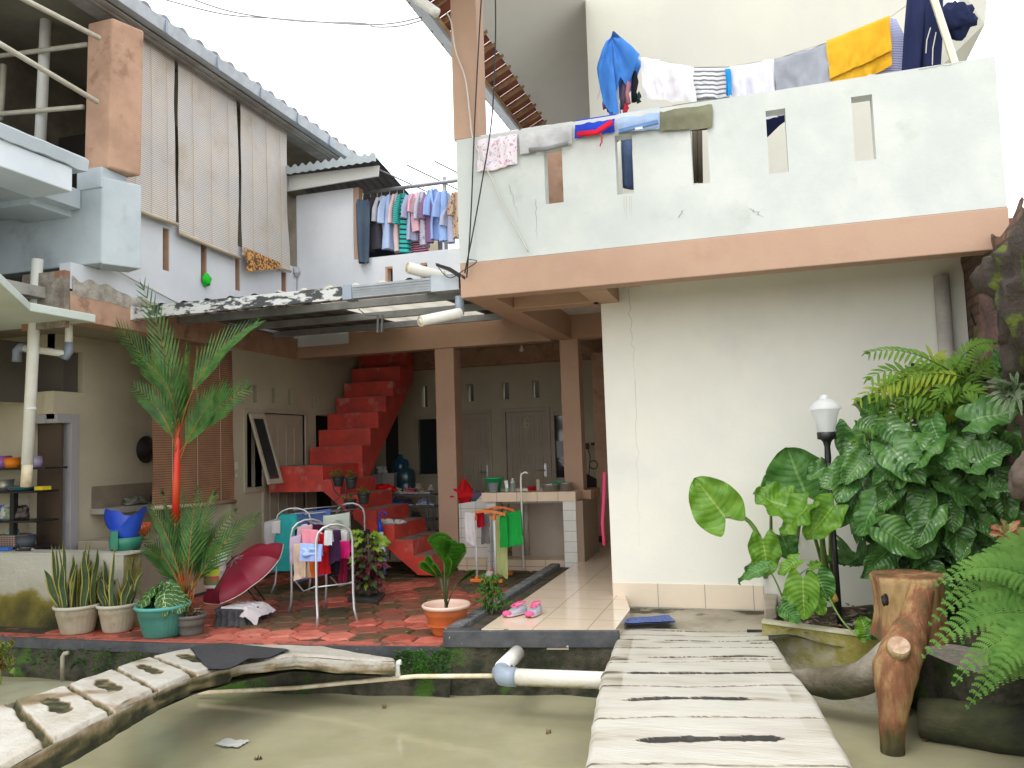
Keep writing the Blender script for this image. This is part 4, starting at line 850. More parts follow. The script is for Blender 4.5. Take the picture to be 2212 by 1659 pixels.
# bank below the garden: big mossy faux logs
BARK = toned('lichened_faux_bark', [(0, (.42, .42, .36)), (.3, (.28, .25, .20)), (.55, (.13, .11, .075)), (.8, (.05, .055, .025)), (1, (.025, .028, .02))], rough=.95, bump=1, bsc=16, nsc=9, namt=.6, str_=(.6, 1, 1))
def log(pts, rs, seed, name, label, cat='log', m=None, tone=lambda p: .5, n=28, ex=.18):
    g = MB(); P_ = [Vector(p) for p in pts]; g2 = []; N_ = 14 * (len(P_) - 1)
    cp = []; cr_ = []
    for i in range(N_ + 1):
        t = i / N_ * (len(P_) - 1); k = min(int(t), len(P_) - 2); f = t - k; q = [P_[max(k - 1, 0)], P_[k], P_[k + 1], P_[min(k + 2, len(P_) - 1)]]
        cp.append(.5 * ((2 * q[1]) + (q[2] - q[0]) * f + (2 * q[0] - 5 * q[1] + 4 * q[2] - q[3]) * f * f + (3 * q[1] - q[0] - 3 * q[2] + q[3]) * f ** 3)); cr_.append(rs[k] * (1 - f) + rs[k + 1] * f)
    g.tube(cp, cr_, n)
    for i, v in enumerate(g.v):
        k = min(i // n, N_); d = v - cp[k]; kk = 1 + ex * nz(v.x * 4 + seed, v.y * 4, v.z * 4) + ex * .35 * nz(v.x * 14, v.y * 14 + seed, v.z * 14); g.v[i] = cp[k] + d * kk; g.c[i] = max(.01, min(1, tone(g.v[i]) + .3 * nz(v.x * 3, v.y * 3, v.z * 3 + seed)))
    return g
link('wall_head', MB().box(1.665, 2.1, 6.55, 7.3, 2.2, 3.05), BRK, bwall)
g = log([at(1700, 1462, y=5.75), at(1780, 1475, y=5.65), at(1860, 1465, y=5.5), at(1945, 1400, y=5.4)], [.06, .085, .10, .09], 2, '', '', tone=lambda p: .62 - (p.z + .05) * 1.9)
solo('faux_log', g, BARK, 'lichened grey faux log lying under the cement bed edge beside the bridge', 'log', smooth=True)
g = log([(.85, 5.45, -.22), (1.2, 5.35, -.22), (1.7, 5.25, -.2), (2.4, 5.15, -.18)], [.11, .13, .15, .17], 7, '', '', tone=lambda p: .95)  # moss plus the bank's shadow, both put into the near-black tone
solo('shade_darkened_mossy_log', g, BARK, 'big mossy faux log darkened with painted shade along the pond under the feathery fern', 'log', smooth=True)
struct('right_bank', MB().grid(lambda u, v: (-.15 + u * 2.2, (6.3 if u < .42 else 6.3 - min(1, (u - .42) * 6) * .9) + nz(u * 5, v * 3) * .06, -1.2 + v * 1.28), 40, 10), MOSSY, smooth=True)
# tree-stump stool with forked faux root
FW_ = toned('ochre_faux_wood', [(0, (.50, .38, .20)), (.35, (.36, .23, .10)), (.5, (.24, .10, .05)), (.68, (.11, .09, .035)), (1, (.03, .03, .018))], rough=.8, bump=1, bsc=14, nsc=7, namt=.9, str_=(2.2, 2.2, .6), spec=.3)
sc_ = at(1968, 1368, y=5.62); tpz = at(1968, 1240, y=5.62).z
ss = thing('stump_stool', sc_, 'ochre cement tree stump stool with flat top and small dark knot above the pond', 'stump')
g = MB(); ri = [(.235, -.02), (.215, .04), (.20, .12), (.198, .22), (.205, .32), (.212, tpz - sc_.z - .012), (.203, tpz - sc_.z), (.14, tpz - sc_.z - .004), (.0, tpz - sc_.z - .004)]
g.lathe(sc_, ri, 64, lambda a, k: 1 + (.06 * sin(a * 2 * pi * 5 + .6) + .05 * nz(a * 9, 0, 1)) * (1 if k < 7 else .8))
for i, v in enumerate(g.v): g.c[i] = max(.01, .28 + .28 * nz(v.x * 5, v.y * 5, v.z * 2) + (.22 if i // 64 >= 6 else 0) + (.25 if v.z < sc_.z + .05 else 0))
link('stump_body', g, FW_, ss, smooth=True)
g = blob(at(1905, 1330, y=5.43) + Vector((.02, -.02, .1)), .022, 3, (1, .6, 1.6)); link('dark_knot', g, BLK, ss, smooth=True)
g = log([at(1990, 1270, y=5.45), at(1975, 1340, y=5.38), at(1952, 1400, y=5.28), at(1935, 1450, y=5.2), at(1930, 1530, y=5.15), at(1928, 1600, y=5.15), at(1928, 1600, y=5.15) - Vector((0, 0, .2))], [.07, .085, .12, .125, .085, .065, .06], 4, '', '', tone=lambda p: .42 if p.z > -.12 else .42 + (-.12 - p.z) * 2.6, ex=.1)
fr = solo('forked_root', g, FW_, 'orange and red cement root curving from the stump down into the pond', 'root', smooth=True)
c = at(1942, 1398, y=5.12); g = MB(); g.tube([c + Vector((0, .08, -.05)), c + Vector((0, 0, .0)), c + Vector((0, -.012, .012))], [.065, .062, .06], 24); link('cut_branch', g, FW_, fr, smooth=True)
q_ = Vector((0, -.7, .7)).normalized(); g = MB(); g.tube([c + Vector((0, -.012, .012)), c + Vector((0, -.016, .016))], .057, 24); link('cut_face', g, mat('pale_cut_wood', (.55, .42, .30), (.40, .22, .14), sc=26, rough=.8, bump=.5), fr)
# ---------------------------------------------------------------- lamp
lp = at(1787, 1300, y=6.3); L_ = thing('garden_lamp', (lp.x, 6.3, .06), 'black garden lamp post with frosted white glass lantern head before the cream wall', 'lamp')
zz = lambda py: at(1787, py, y=6.3).z
LX = at(1783, 900, y=6.3).x; BP = mat('black_lamp_paint', (.015, .015, .017), rough=.4, bump=0)
link('pole', MB().tube([(LX + .012, 6.3, .05), (LX, 6.3, zz(985))], .019, 16), BP, L_, smooth=True)
g = MB(); c0 = (LX, 6.3, 0); g.lathe(c0, [(.019, zz(1000)), (.024, zz(990)), (.021, zz(965)), (.030, zz(955)), (.042, zz(950)), (.066, zz(948)), (.068, zz(934)), (.05, zz(931)), (.0, zz(931))], 28); link('collar', g, BP, L_, smooth=True)
FR = mat('frosted_lamp_glass', (.80, .82, .82), rough=.35, bump=.02); M_t = M_['frosted_lamp_glass']; N = M_t[1].nodes; tr = N.new('ShaderNodeBsdfTranslucent'); tr.inputs[0].default_value = (.9, .92, .92, 1); ms = N.new('ShaderNodeMixShader'); ms.inputs[0].default_value = .5
M_t[1].links.new(M_t[2].outputs[0], ms.inputs[1]); M_t[1].links.new(tr.outputs[0], ms.inputs[2]); M_t[1].links.new(ms.outputs[0], N['Material Output'].inputs[0])
g = MB(); g.lathe(c0, [(.062, zz(934)), (.070, zz(920)), (.079, zz(905)), (.094, zz(890)), (.104, zz(884))], 48, lambda a, k: 1 + .05 * abs(sin(a * 2 * pi * 3)) * (k > 1) - .012); link('glass_bell', g, FR, L_, smooth=True)
g = MB(); g.lathe(c0, [(.118, zz(884)), (.116, zz(880)), (.085, zz(870)), (.045, zz(862)), (.0, zz(861))], 36); link('glass_lid', g, FR, L_, smooth=True)
g = MB(); g.lathe(c0, [(.032, zz(862)), (.034, zz(858)), (.022, zz(853)), (.0, zz(852))], 20, lambda a, k: 1 + .1 * sin(a * 2 * pi * 8)); link('finial', g, FR, L_, smooth=True)
# pipe down the wall corner
xw = at(2034, 640, y=7.04).x
g = MB(); g.tube([(xw, 7.05, .1), (xw + .01, 7.05, 2.76)], .058, 20); solo('wall_pipe', g, mat('speckled_old_pipe', (.50, .47, .42), (.40, .37, .33), sc=5, rough=.7, bump=.2, c3=(.05, .04, .035), sc3=38, lo3=.68, hi3=.72), 'speckled dirty pipe up the right end of the cream wall', 'pipe', smooth=True)

# ---------------------------------------------------------------- leaves
LA = leafmat('light_elephant_leaf', (.17, .36, .03), (.11, .27, .025), (.32, .46, .10), tl=.4, vs=.35)
LB = leafmat('deep_elephant_leaf', (.09, .24, .045), (.05, .16, .03), (.18, .34, .10), tl=.3, vs=.4)
LC = leafmat('glossy_heart_leaf', (.10, .23, .05), (.05, .14, .035), (.16, .30, .09), rough=.25, tl=.2, nv=11, vs=.35)
LD = leafmat('bright_fern_leaf', (.20, .38, .035), (.12, .28, .03), (.30, .42, .10), tl=.4, rough=.45)
LY = leafmat('yellow_green_frond', (.42, .50, .06), (.28, .42, .05), None, tl=.35)
LF = leafmat('feathery_fern_leaf', (.22, .44, .09), (.14, .33, .06), None, tl=.4, rough=.6)
STEM = mat('green_petiole', (.16, .26, .05), (.11, .19, .04), sc=9, rough=.45, bump=.05)
DSTEM = mat('dark_green_stem', (.06, .09, .03), (.04, .06, .02), sc=9, rough=.5, bump=.1)
def curve(a, b, h=(0, 0, .1), n=9):
    a, b, h = Vector(a), Vector(b), Vector(h); return [a.lerp(b, t / n) + h * (4 * (t / n) * (1 - t / n)) for t in range(n + 1)]
def bigleaf(parent, root, basepx, tippx, Y, w, m, nrm=(-.25, -.9, .3), YT=None, droop=.12, seed=0, rr=.014, h=(0, 0, .05), wave=.03, fold=.22):
    a = at(*basepx, y=Y); b = at(*tippx, y=YT or Y)
    lf = link('leaf', MB().leaf(a, b, nrm, w, 'heart', droop, fold, 20, 16, wave, seed), m, parent, smooth=True)
    if root is not None:
        pts = curve(root, a, h); link('stalk', MB().tube(pts, [rr * (1.5 - t / len(pts)) for t in range(len(pts))], 8), STEM, lf, smooth=True)
e1_ = thing('elephant_ear_plant', (.2, 6.5, .06), 'tall elephant ear plant with huge pale and dark green leaves left of the lamp', 'plant')
R1 = at(1668, 1285, z=.08); R2 = at(1812, 1322, z=.08); R3 = at(1700, 1270, z=.08)
bigleaf(e1_, at(1662, 1240, y=6.4), (1567, 1118), (1500, 1032), 6.3, .40, LA, seed=1, h=(.04, 0, .16), rr=.016, nrm=(.12, -1, -.12), droop=.04)
bigleaf(e1_, R3, (1742, 1072), (1700, 965), 6.5, .55, LB, seed=2, h=(.05, 0, .05), nrm=(-.3, -1, .1), droop=-.05)
bigleaf(e1_, R3, (1705, 1100), (1630, 1060), 6.25, .36, LA, seed=3, nrm=(-.1, -.6, .8), h=(-.06, 0, .05))
bigleaf(e1_, R2, (1745, 1090), (1690, 1155), 6.1, .30, LA, seed=4, nrm=(-.2, -.5, .9), h=(-.04, 0, .1))
bigleaf(e1_, R2, (1800, 1095), (1740, 1165), 6.05, .26, LA, seed=5, nrm=(-.3, -.9, .3), h=(-.03, 0, .05), rr=.02)
bigleaf(e1_, R1, (1648, 1165), (1660, 1245), 6.2, .24, LA, seed=6, nrm=(.1, -1, .2), h=(-.03, 0, .02))
bigleaf(e1_, R1, (1690, 1160), (1712, 1210), 6.5, .20, LB, seed=7, nrm=(.1, -1, .1))
bigleaf(e1_, R1, (1665, 1060), (1680, 1010), 6.6, .18, LB, seed=8, nrm=(.1, -1, .1))
bigleaf(e1_, R1, (1632, 1205), (1600, 1265), 6.4, .09, LB, seed=9, nrm=(.9, -.5, .1))
link('thick_stalk', MB().tube(curve(R1 + Vector((0, 0, -.03)), at(1645, 1190, y=6.45), (-.02, 0, .02)), [.028 - .0012 * t for t in range(10)], 10), STEM, e1_, smooth=True)
link('thick_stalk', MB().tube(curve(R2 + Vector((0, 0, -.03)), at(1775, 1140, y=6.15), (-.03, 0, .02)), [.034 - .0018 * t for t in range(10)], 10), STEM, e1_, smooth=True)
link('yellow_stalk', MB().tube(curve(at(1806, 1300, y=6.1), at(1782, 1235, y=6.12), (-.01, 0, .0)), [.022, .024, .026, .024, .022, .02, .018, .016, .014, .01], 8), mat('yellowed_stalk', (.50, .36, .08), (.40, .30, .08), sc=6, rough=.5), e1_, smooth=True)
link('thick_stalk', MB().tube(curve(R3, at(1730, 1080, y=6.45), (.02, 0, .02)), [.026 - .001 * t for t in range(10)], 10), STEM, e1_, smooth=True)
e2_ = thing('creeping_taro', at(1700, 1290, z=.1), 'low creeping taro with small arrow leaves on the soil in front of the elephant ear', 'plant')
C0 = at(1690, 1290, y=6.0)
for i, (b_, t_, w, Y) in enumerate((((1765, 1240), (1790, 1300), .20, 5.95), ((1735, 1250), (1735, 1340), .24, 5.85), ((1722, 1210), (1680, 1240), .12, 5.95), ((1655, 1225), (1600, 1250), .11, 5.9), ((1715, 1285), (1690, 1325), .12, 5.9), ((1760, 1290), (1780, 1330), .12, 5.85), ((1690, 1312), (1730, 1345), .13, 5.85), ((1752, 1225), (1775, 1215), .08, 6.0), ((1875, 1373), (1858, 1330), .15, 5.75), ((1875, 1373), (1900, 1366), .08, 5.72))):
    bigleaf(e2_, C0 if i < 8 else (at(1790, 1290, y=5.95)), b_, t_, Y, w, LA if i % 3 else LB, seed=20 + i, rr=.005, nrm=(-.2, -.75, .6), h=(0, 0, .03 if i < 8 else -.08), wave=.012)
# the big shrub of glossy corrugated hearts
sh = thing('heart_leaf_shrub', (1.1, 6.4, .1), 'dense dark shrub of glossy corrugated heart shaped leaves right of the lamp', 'shrub')
random.seed(21); SR = at(1935, 1235, y=6.35)
g = MB(); g2 = MB(); hot = []
for i in range(175):
    if i < 60: px = random.uniform(1830, 2215); py = random.uniform(905, 1150)
    elif i < 130: px = random.uniform(1870, 2230); py = random.uniform(920, 1230)
    else: px = random.uniform(1960, 2230); py = random.uniform(1100, 1300)
    if px < 1900 and py < 900 + (1900 - px) * .3: py += 60
    if (px - 1830) < 70 and py > 1110: px += 90
    Y = random.uniform(5.9, 6.7) if i < 130 else random.uniform(6.2, 6.9); hot.append((px, py, Y, random.uniform(48, 88), random.uniform(-.9, .9)))
man = [(1905, 925, 1990, 960, 6.0, .24), (1835, 1010, 1770, 1050, 6.05, .20), (1870, 985, 1820, 1040, 6.0, .2), (2010, 905, 2030, 960, 5.95, .17), (2100, 910, 2212, 870, 5.7, .26), (2105, 1000, 2180, 960, 5.7, .24), (1900, 900, 1850, 870, 6.3, .3), (1960, 1000, 2050, 1010, 5.9, .2), (1940, 1040, 1900, 1100, 5.9, .16), (2050, 1080, 2060, 1150, 5.9, .18), (1995, 1070, 1975, 1145, 5.9, .2), (2130, 1060, 2185, 1050, 5.75, .16), (1850, 1060, 1830, 1110, 6.2, .13), (1860, 1120, 1850, 1170, 6.1, .1), (2060, 1140, 2045, 1180, 6.0, .13), (1880, 950, 1820, 985, 6.3, .26), (1780, 1010, 1745, 1030, 6.2, .16)]
lv = []
for i, (bx, by, tx, ty, Y, w) in enumerate(man): lv.append((at(bx, by, y=Y + .1), at(tx, ty, y=Y), w, Vector((random.uniform(-.4, .3), -.8, random.uniform(.2, .7)))))
for px, py, Y, s_, a in hot:
    b_ = at(px, py, y=Y); L = s_ / 1716 * 6.8; d = Vector((sin(a), random.uniform(-.6, .1), -cos(a) * random.uniform(.5, 1.0) + .12)).normalized()
    lv.append((b_, b_ + d * L, L * random.uniform(.62, .8), Vector((random.uniform(-.5, .4), -.7, random.uniform(.1, .8)))))
lv = [q for q in lv if q[1].z > .12]
lv.sort(key=lambda q: q[0].y)
for i, (a, b_, w, n_) in enumerate(lv):
    if i < 96: link('leaf', MB().leaf(a, b_, n_, w, 'heart', .25, .3, 12, 10, .025, i), LC if i % 7 else LB, sh, smooth=True)
    else: g.leaf(a, b_, n_, w, 'heart', .25, .3, 10, 8, .025, i)
    base = SR + Vector((random.uniform(-.05, .3), random.uniform(-.1, .2), 0)); pts = curve(base, a, (0, .05, random.uniform(.0, .2)), 6); g2.tube(pts, .0055, 5)
o = link('inner_leaves', g, LC, sh, smooth=True); o['kind'] = 'stuff'; link('petioles', g2, DSTEM, sh, smooth=True)
for px, b in ((1925, 1110), (1945, 1150), (1965, 1130), (1905, 1060)): link('main_stem', MB().tube(curve(SR + Vector(((px - 1935) * .0015, .05, -.12)), at(px - 30, b, y=6.3), (.03, 0, .0)), [.03 - .0015 * t for t in range(10)], 10), STEM, sh, smooth=True)
# dark undergrowth behind
g = MB(); random.seed(4)
for i in range(1500):
    px = random.uniform(1965, 2290); py = random.uniform(800, 1345); Y = random.uniform(6.35, 7.0)
    p = at(px, py, y=Y); d = Vector((random.uniform(-1, 1), random.uniform(-.8, .2), random.uniform(-.8, .6))).normalized() * random.uniform(.05, .12)
    if p.x > 1.75: p.x = random.uniform(1.3, 1.75)
    if p.x < .95 + max(0, (p.z - .9)) * .1: continue
    g.leaf(p, p + d, (random.uniform(-.4, .4), -1, random.uniform(-.2, .6)), d.length * .4, 'lance', .1, .1, 3, 2, 0, i)
o = solo('undergrowth', g, leafmat('dark_undergrowth_leaf', (.022, .05, .014), (.014, .032, .012), None, tl=.1, rough=.5), 'dark tangle of small leaves behind the heart leaf shrub', 'undergrowth', smooth=True); o['kind'] = 'stuff'
# wart fern on top
def frond(g, pts, n, ll, lw, side=None, droop=.12, nrm=(0, -1, .3), kind='lance', taper=.6, seg=4, ang=.75, gs=None, off=.1):
    P_ = [Vector(p) for p in pts]
    def C(t):
        t = min(.9999, max(0, t)) * (len(P_) - 1); k = int(t); return P_[k].lerp(P_[k + 1], t - k)
    nn = Vector(nrm).normalized()
    for i in range(n):
        t = off + (1 - off) * i / (n - 1); p = C(t); tg = (C(min(1, t + .05)) - C(max(0, t - .05))).normalized(); b_ = tg.cross(nn).normalized()
        s_ = 1 - taper * abs(t - .35) ** 1.4 * 1.4; s_ = max(.25, s_)
        for sd in (-1, 1):
            d = (tg * ang + b_ * sd).normalized() * ll * s_ * random.uniform(.9, 1.08) + Vector((0, 0, -droop * ll * .5))
            g.leaf(p, p + d, nn + Vector((random.uniform(-.15, .15), 0, random.uniform(-.15, .15))), lw * s_, kind, droop, .15, seg, 2, 0, i)
        if i == n - 1: g.leaf(p, p + tg * ll * s_, nn, lw * s_, kind, droop, .1, seg, 2)
    (gs or g).tube(P_, [max(.0015, .006 * (1 - k / len(P_))) for k in range(len(P_))], 5)
wf_ = thing('wart_fern', (1.25, 6.5, 1.4), 'bright green broad fingered fern crowning the shrub under the wall pipe', 'fern'); random.seed(9)
for i in range(26):
    bx, by = random.uniform(1990, 2110), random.uniform(810, 900); a = random.uniform(-2.4, .9); L = random.uniform(90, 160)
    tx, ty = bx + sin(a) * L, by - abs(cos(a)) * L * .45 + 22; Y = random.uniform(6.1, 6.6); gg_ = MB()
    p0, p2 = at(bx, by, y=Y), at(tx, ty, y=Y - .15); pts = curve(p0, p2, (0, 0, .07), 8)
    frond(gg_, pts, 8, .125, .030, droop=.25, nrm=(random.uniform(-.3, .3), -.8, .6)); link('frond', gg_, LD if i % 4 else LY, wf_, smooth=True)
for (bx, by, tx, ty) in ((2085, 815, 1905, 838), (2060, 800, 2140, 740), (2080, 850, 1850, 950), (2050, 800, 1880, 760), (2110, 820, 2170, 790)):
    gg_ = MB(); frond(gg_, curve(at(bx, by, y=6.1), at(tx, ty, y=5.95), (0, 0, .06), 10), 13, .10, .024, droop=.3, nrm=(0, -.8, .6)); link('frond', gg_, LY if bx == 2085 else LD, wf_, smooth=True)
# epiphyte on the wall at right
g = MB(); random.seed(3); c = at(2190, 850, y=5.6)
for i in range(30): a = random.uniform(0, 6.28); d = Vector((cos(a), -.5, sin(a) * .7 + .25)).normalized() * random.uniform(.10, .2); g.leaf(c, c + d, (0, -.6, .8), .028, 'lance', .2, .1, 4, 2)
solo('silvery_rosette', g, leafmat('silvery_narrow_leaf', (.28, .36, .22), (.18, .27, .14), None, tl=.2), 'rosette of narrow silvery leaves growing on the wall at the right edge', 'plant', smooth=True)
g = MB(); random.seed(6)
for i in range(12):
    p = at(random.uniform(2150, 2215), random.uniform(740, 830), y=5.8); g.leaf(p, p + Vector((random.uniform(-.1, .1), -.03, random.uniform(-.12, .04))), (0, -1, .4), .08, 'heart', .2, .2, 8, 6, .01, i)
solo('wall_climber', g, LB, 'few broad green leaves climbing on the mossy wall above the silvery rosette', 'plant', smooth=True)
g = MB(); cc = at(2175, 1150, y=5.15)
for i in range(9): a = i * .75 + .3; d = Vector((cos(a) * .10, -.04, sin(a) * .07 + .01)); g.leaf(cc, cc + d, (0, -.7, .7), .055, 'heart', .2, .2, 8, 6, .008, i)
g.tube([cc, cc + Vector((0, .03, -.12)), at(2190, 1215, y=5.2)], .005, 6)
solo('pink_veined_aglaonema', g, leafmat('red_blotched_leaf', (.24, .38, .12), (.50, .12, .08), (.6, .3, .2), tl=.2), 'small plant with red blotched leaves on the mossy stump', 'plant', smooth=True)
# feathery fern bottom right
ff = thing('feathery_fern', (1.3, 4.6, .3), 'feathery light green fern arching over the pond at the lower right', 'fern'); random.seed(12)
FS = [((2330, 1330), (2025, 1265), 4.6, .0), ((2330, 1370), (1995, 1420), 4.5, .0), ((2330, 1300), (2040, 1300), 4.8, .06), ((2340, 1420), (2060, 1480), 4.4, .0), ((2320, 1340), (2080, 1390), 4.7, .04), ((2330, 1280), (2120, 1250), 4.9, .05), ((2350, 1400), (2130, 1500), 4.3, .0), ((2340, 1350), (2010, 1350), 4.6, .03), ((2330, 1460), (2090, 1530), 4.5, .0)]
for i, (b_, t_, Y, hh) in enumerate(FS):
    gg_ = MB(); pts = curve(at(*b_, y=Y + .1), at(*t_, y=Y - .1), (0, 0, .16 + hh), 10); P_ = pts
    for k in range(20):
        t = .10 + .90 * k / 19; q = t * 10; j = min(9, int(q)); p = P_[j].lerp(P_[j + 1], q - j) if j < 10 else P_[10]; tg = (P_[min(10, j + 1)] - P_[max(0, j - 1)]).normalized()
        s_ = (1 - t) ** .7 * 1.15 + .06; bb_ = tg.cross(Vector((0, -.75, .66))).normalized()
        for sd in (-1, 1):
            d = (tg * .45 + bb_ * sd + Vector((0, 0, -.25))).normalized() * .135 * min(1, s_) ; e = curve(p, p + d, (0, 0, .012), 5); m_ = max(4, int(16 * min(1, s_)))
            for z_ in range(m_):
                tt = .04 + .96 * z_ / m_; qq = tt * 5; jj = min(4, int(qq)); pp_ = e[jj].lerp(e[jj + 1], qq - jj); pb_ = d.normalized().cross(Vector((0, -.75, .66))).normalized(); le = .032 * (1 - tt * .75) * min(1, s_ + .25)
                for s3 in (-1, 1):
                    tip = pp_ + (pb_ * s3 + d.normalized() * .45).normalized() * le; w_ = d.normalized() * .0055
                    gg_.quad(pp_ - w_, pp_ + w_, tip + w_ * .3, tip - w_ * .3)
    gg_.tube(pts, [.006 - .0005 * k for k in range(11)], 5); link('frond', gg_, LF, ff)
# dark pots and leafy plant behind the lamp
def pot(c, r, h, name, label, m, rim=.012, flute=0, cat='plant pot', soil=True, taper=.72, parent=None, rimh=.05):
    t = thing(name, c, label, cat); c = Vector(c)
    pr = [(0, .002), (r * taper * .93, .002), (r * taper, .012), (r * (taper + (1 - taper) * .5) , h * .5), (r * .93, h - rimh), (r + rim, h - rimh), (r + rim * 1.25, h - rimh * .5), (r + rim, h), (r - .008, h), (r * .93, h - .03), (r * .9, h - .05)]
    n = 96 if flute else 40
    link('pot_body', MB().lathe(c, pr, n, (lambda a, k: 1 + (.022 * abs(sin(a * pi * flute)) if 2 <= k <= 4 else 0)) if flute else None), m, t, smooth=True)
    if soil: g = MB(); g.lathe(c, [(r * .92, h - .04), (r * .5, h - .03), (0, h - .025)], 24, lambda a, k: 1 + .05 * nz(a * 8, k)); link('potting_soil', g, SOIL, t, smooth=True)
    return t
DP = mat('black_pot_plastic', (.02, .023, .025), (.035, .035, .035), sc=5, rough=.5, bump=.05); GP = mat('dusty_teal_grey_pot', (.05, .085, .095), (.035, .05, .055), sc=5, rough=.55, bump=.1)
p1 = pot(at(1705, 1280, z=.07) + Vector((.05, .25, 0)), .17, .24, 'dark_pot', 'wide black pot behind the elephant ear stalks', DP)
p2_ = pot(at(1835, 1290, z=.07) + Vector((0, .12, 0)), .2, .30, 'grey_pot', 'grey blue pot with leafy plant behind the lamp post', GP)
g = MB(); random.seed(31); c = at(1850, 1205, y=6.55)
for i in range(46): a = random.uniform(0, 6.28); d = Vector((cos(a), -.3 * random.random(), .75 + sin(a) * .6)).normalized() * random.uniform(.12, .3); g.leaf(c + Vector((random.uniform(-.1, .1), 0, -.05)), c + d + Vector((0, 0, -.08)), (0, -.8, .6), .05, 'lance', .35, .2, 6, 2, .01, i)
solo('dark_leafy_plant', g, LC, 'dark leafy plant drooping out of the grey blue pot', 'plant', smooth=True)
g = MB()
for dx in (-.05, 0, .05): g.tube(curve(p1.location + Vector((0, 0, .2)), p1.location + Vector((dx * 3 - .05, 0, .62)), (dx, 0, 0)), .006, 6)
solo('bare_stems', g, mat('dark_maroon_stem', (.07, .02, .025), rough=.6), 'few thin dark maroon stems rising from the wide black pot', 'plant')
# ================================================================ YARD PLANTS
PALMG = leafmat('palm_leaflet_green', (.12, .28, .06), (.05, .15, .04), None, tl=.3, rough=.28)
PALMR = mat('sealing_wax_red_sheath', (.62, .025, .012), (.55, .06, .015), sc=6, rough=.3, bump=.05)
PALMO = mat('orange_palm_stem', (.45, .10, .02), (.25, .16, .04), sc=9, rough=.4, bump=.1)
def pfrond(parent, px, Y, n=30, ll=.34, lw=.024, m=PALMG, ang=1.5, droop=.15, dy=(0, 0, 0), off=.12, nrm=(0, -1, .15), taper=.75):
    P_ = [at(a, b, y=Y + d) for (a, b), d in zip(px, dy)]; q = []
    for i in range(13):
        t = i / 12; q.append(P_[0] * (1 - t) ** 2 + (P_[1] * 2 - (P_[0] + P_[2]) * .5) * (2 * t * (1 - t)) + P_[2] * t * t)
    g = MB(); gs = MB(); frond(g, q, n, ll, lw, droop=droop, nrm=nrm, kind='strip', ang=ang, taper=taper, seg=4, gs=gs, off=off)
    f = link('frond', g, m, parent, smooth=True)
    link('rachis', gs, PALMO if m is PALMG else m, f, smooth=True)
random.seed(17)
rp = thing('red_palm', (-4.6, 5.95, 0), 'tall sealing wax palm with bright red stem and upright dark green fronds', 'palm')
PY = 5.98
t0 = at(402, 1325, y=PY); tr_ = [t0, at(384, 1200, y=PY), at(379, 1130, y=PY), at(381, 1040, y=PY), at(384, 960, y=PY), at(385, 905, y=PY)]; tr_[0].z = .12
link('stem', MB().tube(tr_[:3], [.022, .026, .033], 16), PALMO, rp, smooth=True); link('red_crownshaft', MB().tube(tr_[2:], [.033, .032, .027, .012], 16), PALMR, rp, smooth=True)
for px, L, o_, ag in (
    (((381, 960), (366, 800), (311, 627)), .36, .30, 1.7), (((380, 950), (326, 800), (247, 702)), .33, .35, 1.4), (((386, 950), (440, 800), (545, 701)), .34, .35, 1.5),
    (((384, 985), (450, 900), (529, 842)), .30, .3, 1.3), (((381, 960), (368, 850), (316, 785)), .32, .15, 1.2), (((382, 985), (352, 900), (293, 838)), .26, .25, 1.2),
    (((386, 1000), (430, 905), (480, 845)), .28, .2, 1.3), (((383, 990), (395, 880), (405, 765)), .26, .3, 1.9)):
    pfrond(rp, px, PY, 15, L * 1.1, .027, ang=ag * 1.45, off=o_, dy=(0, random.uniform(-.15, .15), random.uniform(-.35, .35)), droop=.0, nrm=(random.uniform(-.35, .35), -1, .1))
for px in ((330, 1100), (300, 1140), (352, 1070), (385, 1062), (425, 1058), (458, 1078), (505, 1105), (549, 1118), (322, 1185), (480, 1180), (440, 1130), (360, 1130)):
    b_ = (402 + (px[0] - 402) * .05, 1285); m_ = ((b_[0] * .55 + px[0] * .45), (b_[1] * .42 + px[1] * .58)); pfrond(rp, (b_, m_, px), PY, 15, .25, .021, ang=1.9, off=.22, dy=(0, random.uniform(-.1, .1), random.uniform(-.4, .25)), nrm=(random.uniform(-.4, .4), -1, .2), droop=.12)
for dx in (-9, -3, 4, 9, 14): link('sucker_stem', MB().tube([at(402 + dx * .4, 1335, y=PY), at(402 + dx * 1.6, 1255, y=PY)], .008, 8), mat('pink_orange_stem_%d' % dx, (.55, .16, .07), (.35, .25, .10), sc=8, rough=.4) if dx == -9 else PALMO, rp, smooth=True)
link('root_clump', blob(at(405, 1335, y=PY) + Vector((0, 0, -.02)), .09, 3, (1, 1, .7)), SOIL, rp, smooth=True)
